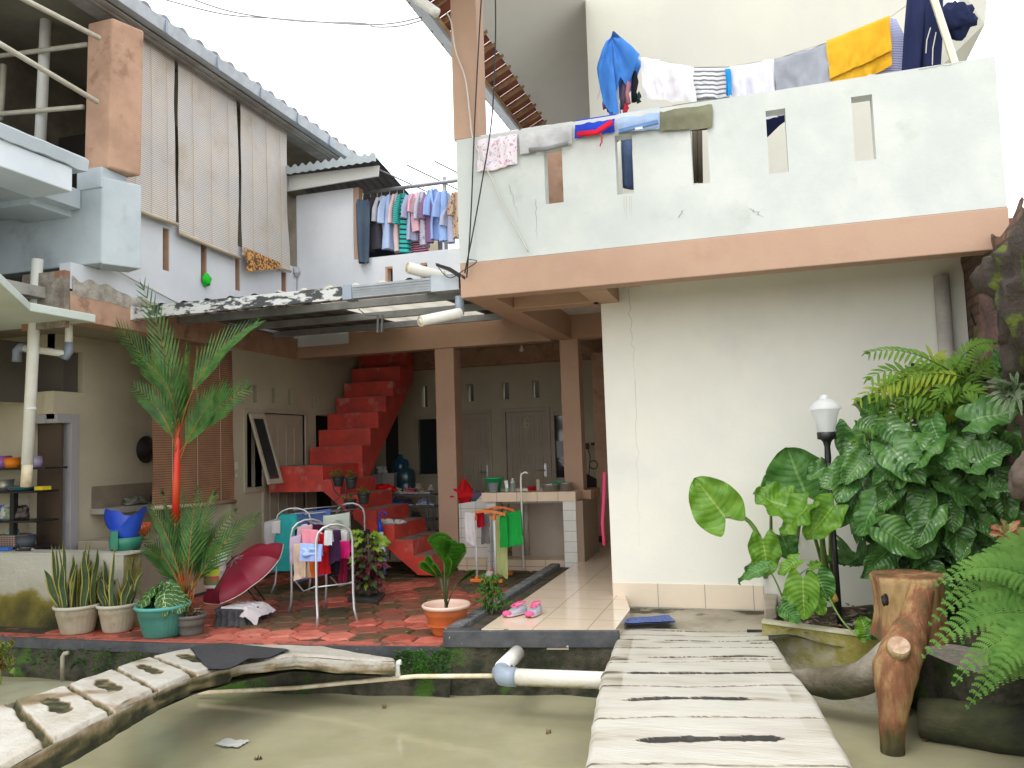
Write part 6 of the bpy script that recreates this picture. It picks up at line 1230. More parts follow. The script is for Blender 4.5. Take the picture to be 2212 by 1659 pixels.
# ---------------------------------------------------------------- drying racks
SILV = mat('silver_rack_tube', (.55, .56, .57), rough=.35, metal=.6, bump=0)
def arch(feet, H, r=.0115, flare=.05, out=(0, 0, 0)):
    a, b = map(Vector, feet); d = (b - a); L = d.length; d.normalize(); out = Vector(out); q = []
    q += [a - d * flare * .3 + out * flare, a + out * flare * .35 + Vector((0, 0, .10)), a + Vector((0, 0, .24)), a + Vector((0, 0, H - .14))]
    for k in range(1, 7): th = k / 7 * pi; q.append(a + d * (L / 2 - cos(th) * L / 2) + Vector((0, 0, H - .12 + sin(th) * .12)))
    q += [b + Vector((0, 0, H - .14)), b + Vector((0, 0, .24)), b + out * flare * .35 + Vector((0, 0, .10)), b + d * flare * .3 + out * flare]
    return q
def rack(name, F1, F2, H, label, nb=3):
    t = thing(name, (Vector(F1[0]) + Vector(F2[1])) / 2, label, 'drying rack', 'silver tube drying racks')
    o1 = (Vector(F1[0]) - Vector(F2[0])).normalized()
    for F, o in ((F1, o1), (F2, -o1)):
        f = link('end_frame', MB().tube(arch(F, H, out=o), .0115, 10), SILV, t, smooth=True)
        a, b = map(Vector, F); link('stretcher', MB().tube([a + Vector((0, 0, .33)), b + Vector((0, 0, .33))], .006, 8), SILV, f, smooth=True)
    bars = []
    for k in range(nb):
        f = (k + .5) / nb; z = H - .12 + sin(f * pi) * .10; p = Vector(F1[0]).lerp(Vector(F1[1]), f); q = Vector(F2[0]).lerp(Vector(F2[1]), f); p.z = q.z = z; bars.append((p, q)); link('rail', MB().tube([p, q], .007, 8), SILV, t, smooth=True)
    for k in (0, 1): a, b = Vector(F1[k]), Vector(F2[k]); link('brace', MB().tube([a + Vector((0, 0, .34)), a.lerp(b, .5) + Vector((0, 0, .25)), b + Vector((0, 0, .34))], .006, 8), SILV, t, smooth=True)
    return bars
A1, A2, B1, B2 = (-3.74, 6.22, 0), (-3.52, 6.47, 0), (-4.27, 6.66, 0), (-4.07, 6.95, 0)
ba = rack('drying_rack', (A1, A2), (B1, B2), .86, 'silver folding drying rack heaped with small clothes, nearest in the yard')
C1, C2, D1, D2 = (-5.07, 7.62, 0), (-4.74, 7.78, 0), (-4.72, 8.30, 0), (-4.42, 8.42, 0)
bb_ = rack('drying_rack', (C1, C2), (D1, D2), .90, 'silver drying rack with towels standing behind the nearest rack')
GA = 'small clothes on the nearest drying rack'; GB = 'towels and cloths on the rear drying rack'
def seg(bar, t0, t1): p, q = bar; return p.lerp(q, t0), p.lerp(q, t1)
def onr(bar, t0, t1, df, db, m, nm, label, grp, seed, f=(-.5, -.85, 0), **k):
    A, B = seg(bar, t0, t1); k.setdefault('amp', .016); return drp(nm, A + Vector((0, 0, .008)), B + Vector((0, 0, .008)), df, db, m, label, 'garment' if 'towel' not in nm else 'towel', grp, off=.014, seed=seed, f=f, nu=30, nv=24, **k)
def pxc(nm, x0, y0, x1, y1, bot, Y, m, label, grp, seed, cat='garment', db=.15, bot1=None, **k):
    A, B = at(x0, y0, y=Y), at(x1, y1, y=Y + (x1 - x0) * .002 * 0); d0 = A.z - at(x0, bot, y=Y).z; d1 = B.z - at(x1, bot1 or bot, y=Y).z; k.setdefault('amp', .014)
    return drp(nm, A, B, lambda u: d0 + (d1 - d0) * u, db, m, label, cat, grp, off=.016, seed=seed, nu=30, nv=24, **k)
TUR = cl('turquoise_terry', (.04, .42, .42), bump=.6, bsc=140); SKY = cl('sky_blue_terry', (.13, .22, .55), bump=.6, bsc=140); MINT = cl('pale_mint_terry', (.56, .62, .54), bump=.6, bsc=140)
pxc('turquoise_towel', 606, 1111, 640, 1106, 1230, 7.62, TUR, 'turquoise towel hanging on the left frame of the rear drying rack', GB, 1, 'towel', .5, 1236, slant=.5)
pxc('blue_towel', 641, 1106, 715, 1098, 1180, 8.0, SKY, 'sky blue towel on the far rail of the rear drying rack', GB, 2, 'towel')
pxc('low_blue_towel', 640, 1180, 715, 1165, 1258, 7.75, SKY, 'sky blue towel end showing below the heaped clothes', GB, 3, 'towel', .1, 1238)
pxc('white_long_cloth', 572, 1126, 612, 1118, 1215, 7.7, cl('greyish_white_cotton', (.60, .57, .60)), 'greyish white cloth hanging left of the turquoise towel', GB, 4, db=.3, bot1=1200)
pxc('white_knotted_strap', 588, 1128, 606, 1124, 1152, 7.6, cl('white_ribbed_cotton', (.72, .70, .70)), 'small white knotted strap top on the rear rack', GB, 5)
mt_ = pxc('mint_towel', 699, 1113, 755, 1106, 1178, 7.55, MINT, 'pale mint towel with embossed emblem and letters on the rear rack', GB, 6, 'towel', .3, amp=.004)
EMB = cl('embossed_mint_terry', (.47, .53, .45), bump=.6, bsc=140); g = MB(); ec = at(731, 1133, y=7.515)
for s_ in (-1, 1):
    g.tube([ec + Vector((s_ * (.012 + .030 * cos(a)), 0, .045 * sin(a))) for a in [radians(q) for q in range(50, 311, 20)]] if s_ < 0 else [ec + Vector((.012 - .0 + .030 * -cos(a), 0, -.045 * sin(a))) for a in [radians(q) for q in range(50, 311, 20)]], .006, 6)
    g.tube([ec + Vector((s_ * .002, 0, .0)), ec + Vector((s_ * .022, 0, .0)), ec + Vector((s_ * .022, 0, -.016))], .005, 6)
link('embossed_emblem', g, EMB, mt_, smooth=True)
def text(s_, size, p, xd, m, parent, ext=.001, name='lettering'):
    c = bpy.data.curves.new('tmp', 'FONT'); c.body = s_; c.size = size; c.extrude = ext; c.align_x = 'CENTER'
    o = bpy.data.objects.new('tmp', c); col.objects.link(o); bpy.context.view_layer.update(); me = bpy.data.meshes.new_from_object(o.evaluated_get(bpy.context.evaluated_depsgraph_get())); bpy.data.objects.remove(o)
    xd = Vector(xd).normalized(); up = Vector((0, 0, 1)); nn = xd.cross(up); g = MB()
    for v in me.vertices: g.v.append(Vector(p) + xd * v.co.x + up * v.co.y + nn * v.co.z); g.uv.append((0, 0)); g.c.append(0)
    for f in me.polygons: g.f.append(list(f.vertices))
    bpy.data.meshes.remove(me); return link(name, g, m, parent)
text('Guccia'[:2] + 'tld', .085, at(737, 1159, y=7.50), (1, 0, 0), EMB, mt_, .003)
pxc('orange_red_cloth', 664, 1120, 692, 1116, 1136, 8.05, cl('orange_red_cotton', (.72, .07, .02)), 'orange red cloth with stripes on the far rail of the rear rack', GB, 7, db=.2)
# heap on the nearest rack
HP = [('black_lace_piece', 640, 1148, 656, 1140, 1170, 6.5, (.015, .012, .02), 'black lacy piece at the left corner of the nearest rack'), ('lilac_garment', 630, 1165, 648, 1158, 1215, 6.42, (.50, .38, .52), 'pale lilac top hanging low at the left of the nearest rack'),
      ('mauve_top', 646, 1142, 672, 1135, 1172, 6.45, (.52, .33, .38), 'dusty mauve top folded over the nearest rack'), ('lavender_top', 654, 1137, 682, 1133, 1150, 6.75, (.62, .52, .74), 'lavender piece on top of the nearest rack'),
      ('black_pink_piece', 668, 1134, 696, 1138, 1152, 6.6, (.05, .01, .03), 'black piece with pink edge on top of the nearest rack'), ('salmon_garment', 655, 1146, 684, 1148, 1185, 6.33, (.72, .25, .32), 'salmon pink top draped near the middle of the nearest rack'),
      ('red_towel', 675, 1150, 706, 1155, 1196, 6.42, (.55, .015, .02), 'red towel on the near side of the nearest rack, left of the post'), ('red_long_towel', 690, 1160, 712, 1162, 1238, 6.55, (.58, .015, .025), 'long red towel hanging lowest on the nearest rack'),
      ('blue_frilled_piece', 653, 1176, 694, 1180, 1206, 6.24, (.30, .42, .78), 'crumpled light blue piece bulging out of the nearest rack'), ('beige_lace_top', 638, 1178, 660, 1176, 1250, 6.34, (.55, .42, .32), 'beige lacy top hanging at the front left of the nearest rack'),
      ('tan_slip', 652, 1185, 668, 1186, 1246, 6.36, (.48, .36, .27), 'tan slip hanging beside the beige lacy top'), ('white_sock', 705, 1150, 715, 1149, 1172, 6.35, (.68, .70, .72), 'white sock folded over the near rail by the post'),
      ('purple_lace_scarf', 715, 1150, 732, 1147, 1215, 6.5, (.05, .02, .06), 'dark purple lace scarf on the right side of the nearest rack'), ('black_skirt', 712, 1185, 732, 1183, 1240, 6.62, (.012, .012, .02), 'black cloth below the purple lace scarf'),
      ('magenta_piece', 733, 1172, 752, 1172, 1200, 6.6, (.72, .02, .20), 'magenta strap top at the right end of the nearest rack'), ('maroon_piece', 735, 1195, 748, 1195, 1258, 6.7, (.20, .01, .04), 'maroon cloth hanging below the magenta top'),
      ('white_strap_piece', 731, 1150, 748, 1152, 1178, 6.65, (.62, .60, .60), 'white strappy piece on the right arch of the nearest rack'), ('orange_piece', 671, 1210, 682, 1210, 1242, 6.7, (.80, .17, .02), 'orange cloth peeking through the nearest rack')]
for i, (nm, x0, y0, x1, y1, bt_, Y, c_, lb) in enumerate(HP): pxc(nm, x0 - 3, y0 - 3, x1 + 3, y1 - 3, bt_ + 5, Y, cl(nm + '_fabric', c_), lb, GA, 30 + i, db=.1, amp=.026, bot1=bt_ + (i % 3 - 1) * 6)
solo('crumpled_blue_piece', blob(at(672, 1192, y=6.25), .07, 6, (1.3, .7, .7), am=.7), cl('pale_blue_frill', (.36, .50, .85)), 'small ball of pale blue cloth on the nearest rack', 'garment', GA, smooth=True)
# orange rack
OR_ = mat('orange_plastic', (.80, .20, .02), rough=.4, bump=0); WT_ = mat('white_rack_tube', (.72, .74, .76), rough=.35, bump=0)
orr = thing('orange_drying_rack', (-2.9, 8.6, 0), 'white tube drying rack with orange feet and orange curved top bars', 'drying rack')
for Y, xa, xb in ((8.5, 1017, 1087), (9.0, 1052, 1108)):
    a, b = at(xa, 1254, y=Y), at(xb, 1254, y=Y); a.z = b.z = .0; tz = at(1050, 1112, y=8.5).z
    link('foot_bar', MB().box(a.x, b.x, Y - .03, Y + .03, .0, .035), OR_, orr, bev=.006); w = b.x - a.x
    for f in (.2, .78):
        x = a.x + w * f; link('socket', MB().box(x - .018, x + .018, Y - .02, Y + .02, .035, .07), OR_, orr, bev=.004); link('post', MB().tube([(x, Y, .05), (x, Y, tz - .03)], .013, 12), WT_, orr, smooth=True)
        link('top_socket', MB().box(x - .018, x + .018, Y - .02, Y + .02, tz - .06, tz - .005), OR_, orr, bev=.004)
    g = MB(); n_ = 14; L_ = []; U_ = []
    for k in range(n_ + 1): f = k / n_; x = a.x - .03 + (w + .08) * f; z = tz + .04 * sin(f * pi) - .0; L_.append((x, Y - .012, z - .014)); U_.append((x, Y - .012, z + .014))
    g.prism(L_ + U_[::-1], (0, .024, 0)); link('top_bar', g, OR_, orr)
xa, xb = at(1017, 1254, y=8.5).x, at(1087, 1254, y=8.5).x; xc, xd_ = at(1052, 1254, y=9.0).x, at(1108, 1254, y=9.0).x
for f in (.0, .3, .7, 1.0): link('rail', MB().tube([(xa + (xb - xa) * f, 8.5, tz + .035 * sin(f * pi)), (xc + (xd_ - xc) * f, 9.0, tz + .035 * sin(f * pi))], .008, 8), SILV, orr, smooth=True)
GO = 'clothes on the orange drying rack'
pxc('white_stockings', 1005, 1106, 1026, 1106, 1168, 8.47, cl('white_knit', (.74, .70, .72)), 'white knit leggings on the left end of the orange rack', GO, 51, db=.2, bot1=1182)
pxc('red_small_towel', 1029, 1108, 1046, 1107, 1139, 8.6, cl('red_terry', (.50, .01, .03)), 'small red cloth between the posts of the orange rack', GO, 52)
pxc('grey_frilly_top', 1040, 1110, 1056, 1110, 1175, 8.7, cl('grey_frill', (.28, .26, .27)), 'grey frilly top hanging inside the orange rack', GO, 53, amp=.03)
gt_ = pxc('green_towel', 1090, 1108, 1124, 1100, 1180, 8.6, cl('bright_green_terry', (.02, .42, .07), bump=.6, bsc=140), 'bright green towel on the right end of the orange rack', GO, 54, 'towel', .3, slant=.12, bot1=1177)
pxc('green_towel_fold', 1080, 1115, 1096, 1108, 1182, 8.55, cl('green_terry_fold', (.02, .38, .06), bump=.6, bsc=140), 'inner fold of green cloth beside the pale yellow towel', GO, 55, 'towel', .2)
pxc('yellow_green_towel', 1068, 1112, 1094, 1104, 1235, 8.75, cl('pale_lime_terry', (.58, .62, .26), bump=.6, bsc=140), 'pale lime towel hanging lowest on the orange rack', GO, 56, 'towel', .2, bot1=1252)
solo('crumpled_tissue', blob(at(1060, 1246, y=8.55) + Vector((0, 0, .02)), .06, 9, (1, .8, .7), am=.6), cl('pinkish_white_cloth', (.62, .54, .56)), 'crumpled pinkish white cloth on the foot of the orange rack', 'rag', smooth=True)
# ---------------------------------------------------------------- umbrellas
um = thing('red_umbrella', at(523, 1260, y=6.45), 'open dark red umbrella lying on its side behind the black stump', 'umbrella')
Ru, Rl = at(612, 1176, y=6.75), at(440, 1302, y=6.3); Cu = (Ru + Rl) / 2; e1v = (Ru - Rl).normalized(); rad = (Ru - Rl).length / 2
axv = (at(495, 1205, y=Cu.y - .12) - Cu); axv = (axv - e1v * axv.dot(e1v)).normalized(); e2v = axv.cross(e1v).normalized()
def umf(u, v):
    th = u * 2 * pi; s_ = (th / (2 * pi) * 8) % 1; sc2 = 1 - .10 * sin(s_ * pi); r = rad * sin(v * pi / 2 * .98) * sc2; h = rad * .36 * (cos(v * pi / 2)) ** 1.1 - (.05 * sin(s_ * pi) * v * rad)
    return Cu + e1v * (cos(th) * r) + e2v * (sin(th) * r * .9) + axv * h
UMR = mat('dark_red_nylon', (.24, .010, .03), (.18, .008, .025), sc=3, rough=.45, bump=.05)
link('canopy', MB().grid(umf, 64, 14), UMR, um); link('hem', MB().tube([Vector(umf(k / 64, 1)) for k in range(65)], .004, 5, cap=False), CABLEW, um)
sh_ = link('shaft', MB().tube([Cu + axv * rad * .5, Cu - axv * .35], .006, 8), BLK, um, smooth=True); hb = at(566, 1310, y=6.5)
link('handle', MB().tube([hb, hb + Vector((.03, -.03, .01))], .018, 12), BLK, um, smooth=True); link('handle_shaft', MB().tube([at(527, 1265, y=6.5), hb], .006, 8), BLK, um)
for k in range(8): link('rib', MB().tube([Vector(umf(k / 8, .98)), Vector(umf(k / 8, .5)) - axv * .01, Cu + axv * rad * .40], .003, 5), STEELG, um)
cu_ = thing('closed_umbrella', at(832, 1240, z=0), 'closed blue and white patterned umbrella with blue hook handle leaning on the red stairs', 'umbrella')
a, b = at(832, 1240, y=8.5), at(819, 1118, y=8.62); a.z = max(a.z, .0)
UPAT = spots('umbrella_pattern', (.62, .66, .70), (.03, .10, .55), (.45, .42, .10), 16)
link('folded_canopy', MB().tube([a.lerp(b, .12), a.lerp(b, .3), a.lerp(b, .6), a.lerp(b, .82)], [.018, .036, .042, .024], 14), UPAT, cu_, smooth=True); UB = mat('blue_umbrella_plastic', (.02, .06, .50), rough=.35, bump=0)
link('tip', MB().tube([a, a.lerp(b, .13)], .010, 8), UB, cu_); link('upper_wrap', MB().tube([a.lerp(b, .74), a.lerp(b, .95)], [.040, .014], 12), UB, cu_, smooth=True)
link('hook_handle', MB().tube([a.lerp(b, .92), b, b + Vector((.01, 0, .05)), b + Vector((.05, 0, .075)), b + Vector((.09, 0, .05)), b + Vector((.095, 0, .02))], .011, 10), UB, cu_, smooth=True)
fo = at(840, 1128, y=8.8); g = MB(); g.tube([fo + Vector((-.10, 0, .015)), fo, fo + Vector((.14, .02, .0)), fo + Vector((.22, .02, .0))], [.03, .045, .03, .012], 12)
solo('folded_silver_umbrella', g, spots('silver_zebra', (.50, .50, .50), (.04, .04, .04), (.7, .7, .7), 26), 'small folded silver patterned umbrella lying on a red step', 'umbrella', smooth=True)
# black faux stump with towel, grey stone
c = at(490, 1352, z=0) + Vector((0, .16, 0)); g = MB(); tz2 = at(480, 1308, y=c.y).z
g.lathe(c, [(.20, 0), (.185, .03), (.175, tz2 * .6), (.19, tz2 - .01), (.18, tz2), (.08, tz2), (0, tz2)], 96, lambda a, k: 1 + (.05 * sin(a * pi * 34) * (k < 4) + .06 * sin(a * pi * 10)))
solo('black_stump_stool', g, mat('black_fluted_cement', (.035, .038, .045), (.06, .06, .062), sc=8, rough=.7, bump=.6, c3=(.22, .22, .20), sc3=5, lo3=.66, hi3=.75), 'black fluted cement stump stool carrying a white rag by the red umbrella', 'stool', smooth=True)
g = MB(); q = c + Vector((.09, -.02, tz2 + .012))
def rag(u, v):
    x = (u - .5) * .36; y = (v - .5) * .34; ov = max(0, -y - .10) + max(0, x - .09) * .9; return q + Vector((x * (1 - ov * .8), y + ov * .75, -ov * 1.1 + .014 * nz(x * 16, y * 16) + .008 * nz(x * 40, y * 40)))
g.grid(rag, 34, 34); solo('white_rag', g, cl('white_rag_cloth', (.62, .58, .60), (.46, .42, .45)), 'crumpled white rag draped over the black stump stool', 'rag', smooth=True)
solo('grey_stone', blob(at(562, 1322, z=.03), .10, 4, (1.2, .9, .6), am=.3), mat('dark_grey_stone', (.08, .085, .09), (.05, .05, .055), sc=6, rough=.8, bump=.5), 'dark grey stone on the red paving behind the black stump stool', 'stone', smooth=True)
# paint bucket
bc = at(464, 1262, y=6.35); bc.z = at(464, 1268, y=6.35).z; bh = at(464, 1197, y=6.35).z - bc.z; bu = thing('paint_bucket', bc, 'white paint bucket with green and red label behind the palm fronds', 'bucket')
link('bucket_body', MB().lathe(bc, [(0, 0), (.085, 0), (.09, .01), (.102, bh * .8), (.112, bh * .8), (.112, bh * .86), (.106, bh * .87), (.114, bh * .93), (.114, bh), (.108, bh), (.10, bh * .5)], 40), mat('white_bucket_plastic', (.72, .74, .76), rough=.4, bump=0), bu, smooth=True)
def lab(z0, z1, m, nm):
    g = MB(); g.grid(lambda u, v: bc + Vector((cos(-2.9 + u * 2.4) * (.0935 + .012 * (z0 + (z1 - z0) * v) / (bh * .8)), sin(-2.9 + u * 2.4) * (.0935 + .012 * (z0 + (z1 - z0) * v) / (bh * .8)), z0 + (z1 - z0) * v)), 20, 2); return link(nm, g, m, bu, smooth=True)
lab(bh * .38, bh * .68, mat('lime_label', (.52, .62, .04), rough=.4, bump=0), 'green_label'); lab(bh * .1, bh * .37, mat('red_label', (.62, .06, .04), (.05, .25, .08), sc=14, rough=.4, bump=0), 'red_label')
text('INES', .062, bc + Vector((-.02, -.113, bh * .48)), (1, -.18, 0), BLK, bu, .001)
# pink sneakers
PK = mat('neon_pink_fabric', (.82, .10, .28), rough=.7, bump=.1); GY = mat('grey_mesh_fabric', (.42, .44, .50), (.34, .36, .42), sc=60, rough=.9, bump=.4, bsc=200); SW = mat('pink_white_sole', (.72, .52, .52), rough=.5, bump=0)
def shoe(c, ang, mu, ms, mt, label, L=.235, W=.085, H=.085, grp=None, name='sneaker'):
    t = thing(name, c, label, 'shoe', grp); f = Vector((cos(ang), sin(ang), 0)); s_ = Vector((-sin(ang), cos(ang), 0)); c = Vector(c)
    def wd(u): return W * .5 * (.72 + .45 * sin(u * pi * .9 + .25) ** 1.0 - .35 * max(0, u - .82) * 5 * .55 - .3 * max(0, .08 - u) * 8)
    def sol(u, v): th = v * 2 * pi; return c + f * ((u - .5) * L) + s_ * (cos(th) * wd(u) * 1.04) + Vector((0, 0, .014 + .014 * sin(th) + .01 * max(0, u - .85) * 4))
    link('sole', MB().grid(sol, 18, 14), ms, t, smooth=True)
    def hh(u): return H * (1.0 if u < .12 else 1.0 - .12 * (u - .12) if u < .3 else max(.38, .98 - (u - .3) * 1.25)) * (1 if u < .93 else .75)
    def up(u, v): th = (v * 1.0) * pi; o_ = 1 if u > .42 else .62; return c + f * ((u - .5) * L * .98) + s_ * (cos(th) * wd(u) * (1 - .25 * sin(th))) + Vector((0, 0, .02 + (hh(u) - .02) * sin(th) ** (.55 if u < .42 else .8) * (1 if u > .42 or abs(v - .5) > .24 else .35)))
    link('upper_part', MB().grid(up, 26, 24), mu, t, smooth=True)
    link('tongue', MB().leaf(c + f * (.02 * L) + Vector((0, 0, H * .62)), c - f * (.16 * L) + Vector((0, 0, H * 1.25)), -f, W * .55, 'strip', .0, .2, 5, 4), mt, t, smooth=True)
    link('collar', MB().tube([c + f * (-.06 * L + cos(a) * .33 * L) - f * (.12 * L) + s_ * (sin(a) * W * .36) + Vector((0, 0, H * (.98 - .12 * cos(a)))) for a in [k / 12 * 2 * pi for k in range(13)]], .006, 6, cap=False), mt, t, smooth=True)
    return t
k1, k2 = at(1106, 1334, z=.152), at(1147, 1334, z=.152)
for k_, a_, lb in ((k1, 4.25, 'grey and neon pink sneaker on the tiles, left of the pair'), (k2, 4.62, 'grey and neon pink sneaker on the tiles, right of the pair')):
    s5 = shoe(k_ + Vector((0, .08, 0)), a_, GY, SW, PK, lb, grp='pink and grey sneakers'); f = Vector((cos(a_), sin(a_), 0)); link('toe_cap', blob(k_ + Vector((0, .08, 0)) + f * .092 + Vector((0, 0, .030)), .036, 1, (1, 1, .62), am=.05), PK, s5, smooth=True)
# ---------------------------------------------------------------- wash counter
wc = thing('wash_counter', (-2.6, 9.5, .1), 'peach tiled wash counter on white tiled legs in front of the tan column', 'counter')
link('counter_slab', MB().box(-3.19, -2.04, 9.05, 9.38, .845, .955), CTILE, wc, bev=.004); link('counter_slab_side', MB().box(-2.05, -1.93, 9.39, 9.95, .84, .95), BROWNW, wc)
link('basin_back', MB().box(-3.1, -2.26, 9.381, 9.46, .80, .985), WTILE, wc)
link('leg', MB().box(-3.15, -3.03, 9.1, 9.3, .0, .845), WTILE, wc, bev=.004); link('leg', MB().box(-2.20, -2.045, 9.06, 9.3, .05, .845), WTILE, wc, bev=.004); link('side_panel', MB().box(-2.044, -1.965, 9.07, 9.95, .1, .845), mat('shaded_brown_plaster', (.30, .22, .16), rough=.8), wc)
link('back_panel', MB().box(-3.03, -2.2, 9.7, 9.75, .1, .9), mat('beige_wash_tile', (.50, .42, .34), (.46, .38, .31), sc=3, rough=.4), wc)
solo('tiled_step', MB().box(-3.62, -2.06, 9.32, 9.62, -.02, .13), CTILE, 'low peach tiled step below the wash counter', 'step', bev=.004)
wt = solo('tiled_basin', MB().prism([(-3.63, 9.42, .13), (-3.2, 9.42, .13), (-3.2, 9.42, .86), (-3.3, 9.42, .92), (-3.4, 9.42, .83), (-3.63, 9.42, .80)], (0, .5, 0)), WTILE, 'white tiled water basin between the tan column and the wash counter', 'basin', bev=.006)
solo('faucet_pipe', MB().tube([at(1131, 1228, y=8.95), at(1125, 1033, y=8.95), at(1126, 1024, y=8.95), at(1134, 1020, y=8.95), at(1140, 1022, y=8.93)], .011, 10), PVC, 'thin standing water pipe with tap in front of the wash counter', 'pipe', smooth=True)
solo('drain_pipe', MB().tube([at(1139, 1200, y=9.45), at(1136, 1088, y=9.45)], .036, 16), mat('grey_beige_pipe', (.42, .38, .32), (.34, .3, .25), sc=6, rough=.5), 'thick grey beige drain pipe under the wash counter', 'pipe', smooth=True)
TZ = .957
def onc(px, r0, r1, h, m, nm, label, cat, y=9.2, hollow=True, n=28):
    c = at(px, 1060, y=y); c.z = TZ; pr = [(0, 0), (r0, 0), (r1, h), (r1 + .004, h)] + ([(r1 - .004, h - .002), (r0 - .004, .01), (0, .01)] if hollow else [(r1 * .6, h + .004), (0, h + .005)])
    return solo(nm, MB().lathe(c, pr, n), m, label, cat, smooth=True), c
GPL = mat('green_plastic', (.03, .42, .16), rough=.35, bump=0)
o, c = onc(1067, .075, .115, .165, GPL, 'green_basket', 'green plastic basket on the left end of the wash counter', 'basket'); link('rim', MB().lathe(c, [(.113, .158), (.125, .165), (.113, .172)], 28), GPL, o, smooth=True)
onc(1066, .05, .062, .115, mat('cloudy_plastic', (.42, .46, .52), rough=.3, bump=0), 'clear_tub', 'cloudy plastic tub standing in front of the green basket', 'tub', y=9.09)
g = MB(); c = at(1095, 1060, y=9.15); c.z = TZ; g.ftube([c, c + Vector((0, 0, .07)), c + Vector((-.01, 0, .135))], [.015, .022, .026], [.016, .012, .002], (1, 0, 0), 14, .001); solo('toothpaste_tube', g, mat('white_green_tube', (.70, .78, .72), (.10, .50, .40), sc=16, rough=.35, bump=0, thr=(.5, .6)), 'white and green toothpaste tube standing on the wash counter', 'tube', smooth=True)
o, c = onc(1108, .030, .030, .10, mat('clear_bottle_plastic', (.45, .50, .50), rough=.15, bump=0), 'water_bottle', 'clear plastic bottle with white cap on the wash counter', 'bottle', hollow=False); link('bottle_neck', MB().lathe(c, [(.030, .10), (.026, .12), (.012, .135), (.012, .15)], 18), o.data.materials[0], o, smooth=True); link('cap', MB().lathe(c, [(.014, .145), (.014, .162), (0, .163)], 18), PVC, o, smooth=True)
onc(1163, .024, .024, .14, mat('yellow_carton', (.78, .38, .02), (.72, .70, .62), sc=11, rough=.4, bump=0), 'yellow_can', 'tall yellow and white can on the wash counter', 'can', hollow=False)
o, c = onc(1190, .10, .112, .075, ALU, 'shallow_pan', 'shallow aluminium pan on the wash counter', 'pan', y=9.22); link('rim', MB().lathe(c, [(.112, .072), (.122, .076), (.112, .082)], 28), ALU, o, smooth=True)
o, c = onc(1223, .078, .080, .09, ALU, 'deep_pot', 'deep aluminium pot at the right end of the wash counter', 'pot', y=9.22); link('lid_rim', MB().lathe(c, [(.078, .088), (.088, .093), (.078, .098), (0, .085)], 28), ALU, o, smooth=True)
onc(1207, .06, .085, .10, GPL, 'green_bowl', 'green plastic bowl behind the aluminium pots', 'bowl', y=9.36)
onc(1149, .05, .055, .05, mat('red_plastic', (.55, .02, .03), rough=.35, bump=0), 'red_soap_dish', 'small red dish behind the yellow can', 'dish', y=9.36)
rc = at(998, 1082, y=9.5); g = blob(rc + Vector((0, 0, .08)), .12, 7, (1.3, .8, .75), am=.55)
def pk(u, v): a_ = u * 2 * pi; r = .085 * (1 - v) ** .7 * (1 + .25 * sin(a_ * 3)); return rc + Vector((.03 + cos(a_) * r, sin(a_) * r, .13 + v * .16 + .02 * nz(u * 5, v * 3)))
g.grid(pk, 24, 10); solo('red_cloth_heap', g, cl('scarlet_cloth', (.62, .015, .02)), 'scarlet cloth heaped into a peak on the white tiled basin', 'cloth', smooth=True)
solo('grey_cloth_heap', blob(at(1035, 1072, y=9.5), .10, 9, (1.2, .7, .7), am=.5), cl('grey_purple_cloth', (.12, .11, .15)), 'grey purple cloth heap left of the wash counter', 'cloth', smooth=True)
# ---------------------------------------------------------------- shoe rack, bottles, boxes
DGP = mat('dark_grey_plastic', (.09, .11, .13), rough=.5, bump=.05); SY = 10.2; zf = .0
sr = thing('shoe_rack', at(900, 1180, y=SY), 'dark grey four shelf shoe rack under the rear window beside the tan column', 'shoe rack')
xl, xr = at(845, 1100, y=SY).x, at(948, 1100, y=SY).x; lv4 = [at(900, q, y=SY).z for q in (1067, 1092, 1120, 1146)]
for z in lv4: link('shelf', MB().box(xl, xr, SY - .12, SY + .14, z - .02, z), DGP, sr, bev=.004)
for x in (xl + .02, xr - .12, xr - .02):
    for y in (SY - .11, SY + .12): link('post', MB().tube([(x, y, .0), (x, y, lv4[0] - .021)], .012, 8), DGP, sr, smooth=True)
random.seed(40); SHC = [((.42, .36, .28), 'beige'), ((.50, .48, .44), 'pale'), ((.30, .22, .16), 'brown'), ((.48, .10, .16), 'maroon'), ((.05, .08, .30), 'navy'), ((.34, .36, .50), 'grey blue'), ((.03, .03, .035), 'black')]
SM = [mat('shoe_fabric_' + n_.replace(' ', '_'), c_, rough=.8, bump=.2) for c_, n_ in SHC]; SOL = mat('pale_rubber', (.6, .58, .54), rough=.6, bump=0)
pos = [(864, 0, 1, 'pale shoe on the top shelf of the shoe rack, leftmost'), (876, 0, 0, 'beige shoe on the top shelf between pale and maroon shoes'), (890, 0, 3, 'maroon shoe piled in the middle of the top shelf'), (903, 0, 0, 'beige sandal on the heap at the top shelf'), (917, 0, 2, 'brown shoe on top shelf right of the beige sandal'), (932, 0, 1, 'pale sneaker at the right end of the top shelf'),
       (860, 1, 4, 'navy shoe on the second shelf, leftmost'), (872, 1, 4, 'navy shoe on the second shelf, right of another navy shoe'), (886, 1, 6, 'black shoe in the middle of the second shelf'), (908, 1, 5, 'grey blue sneaker on the second shelf'), (926, 1, 5, 'grey blue sneaker at the right of the second shelf'), (872, 2, 6, 'black sneaker on the third shelf, left'), (902, 2, 6, 'black sneaker with pale sole on the third shelf, right'), (915, 3, 1, 'pale sandal on the lowest shelf')]
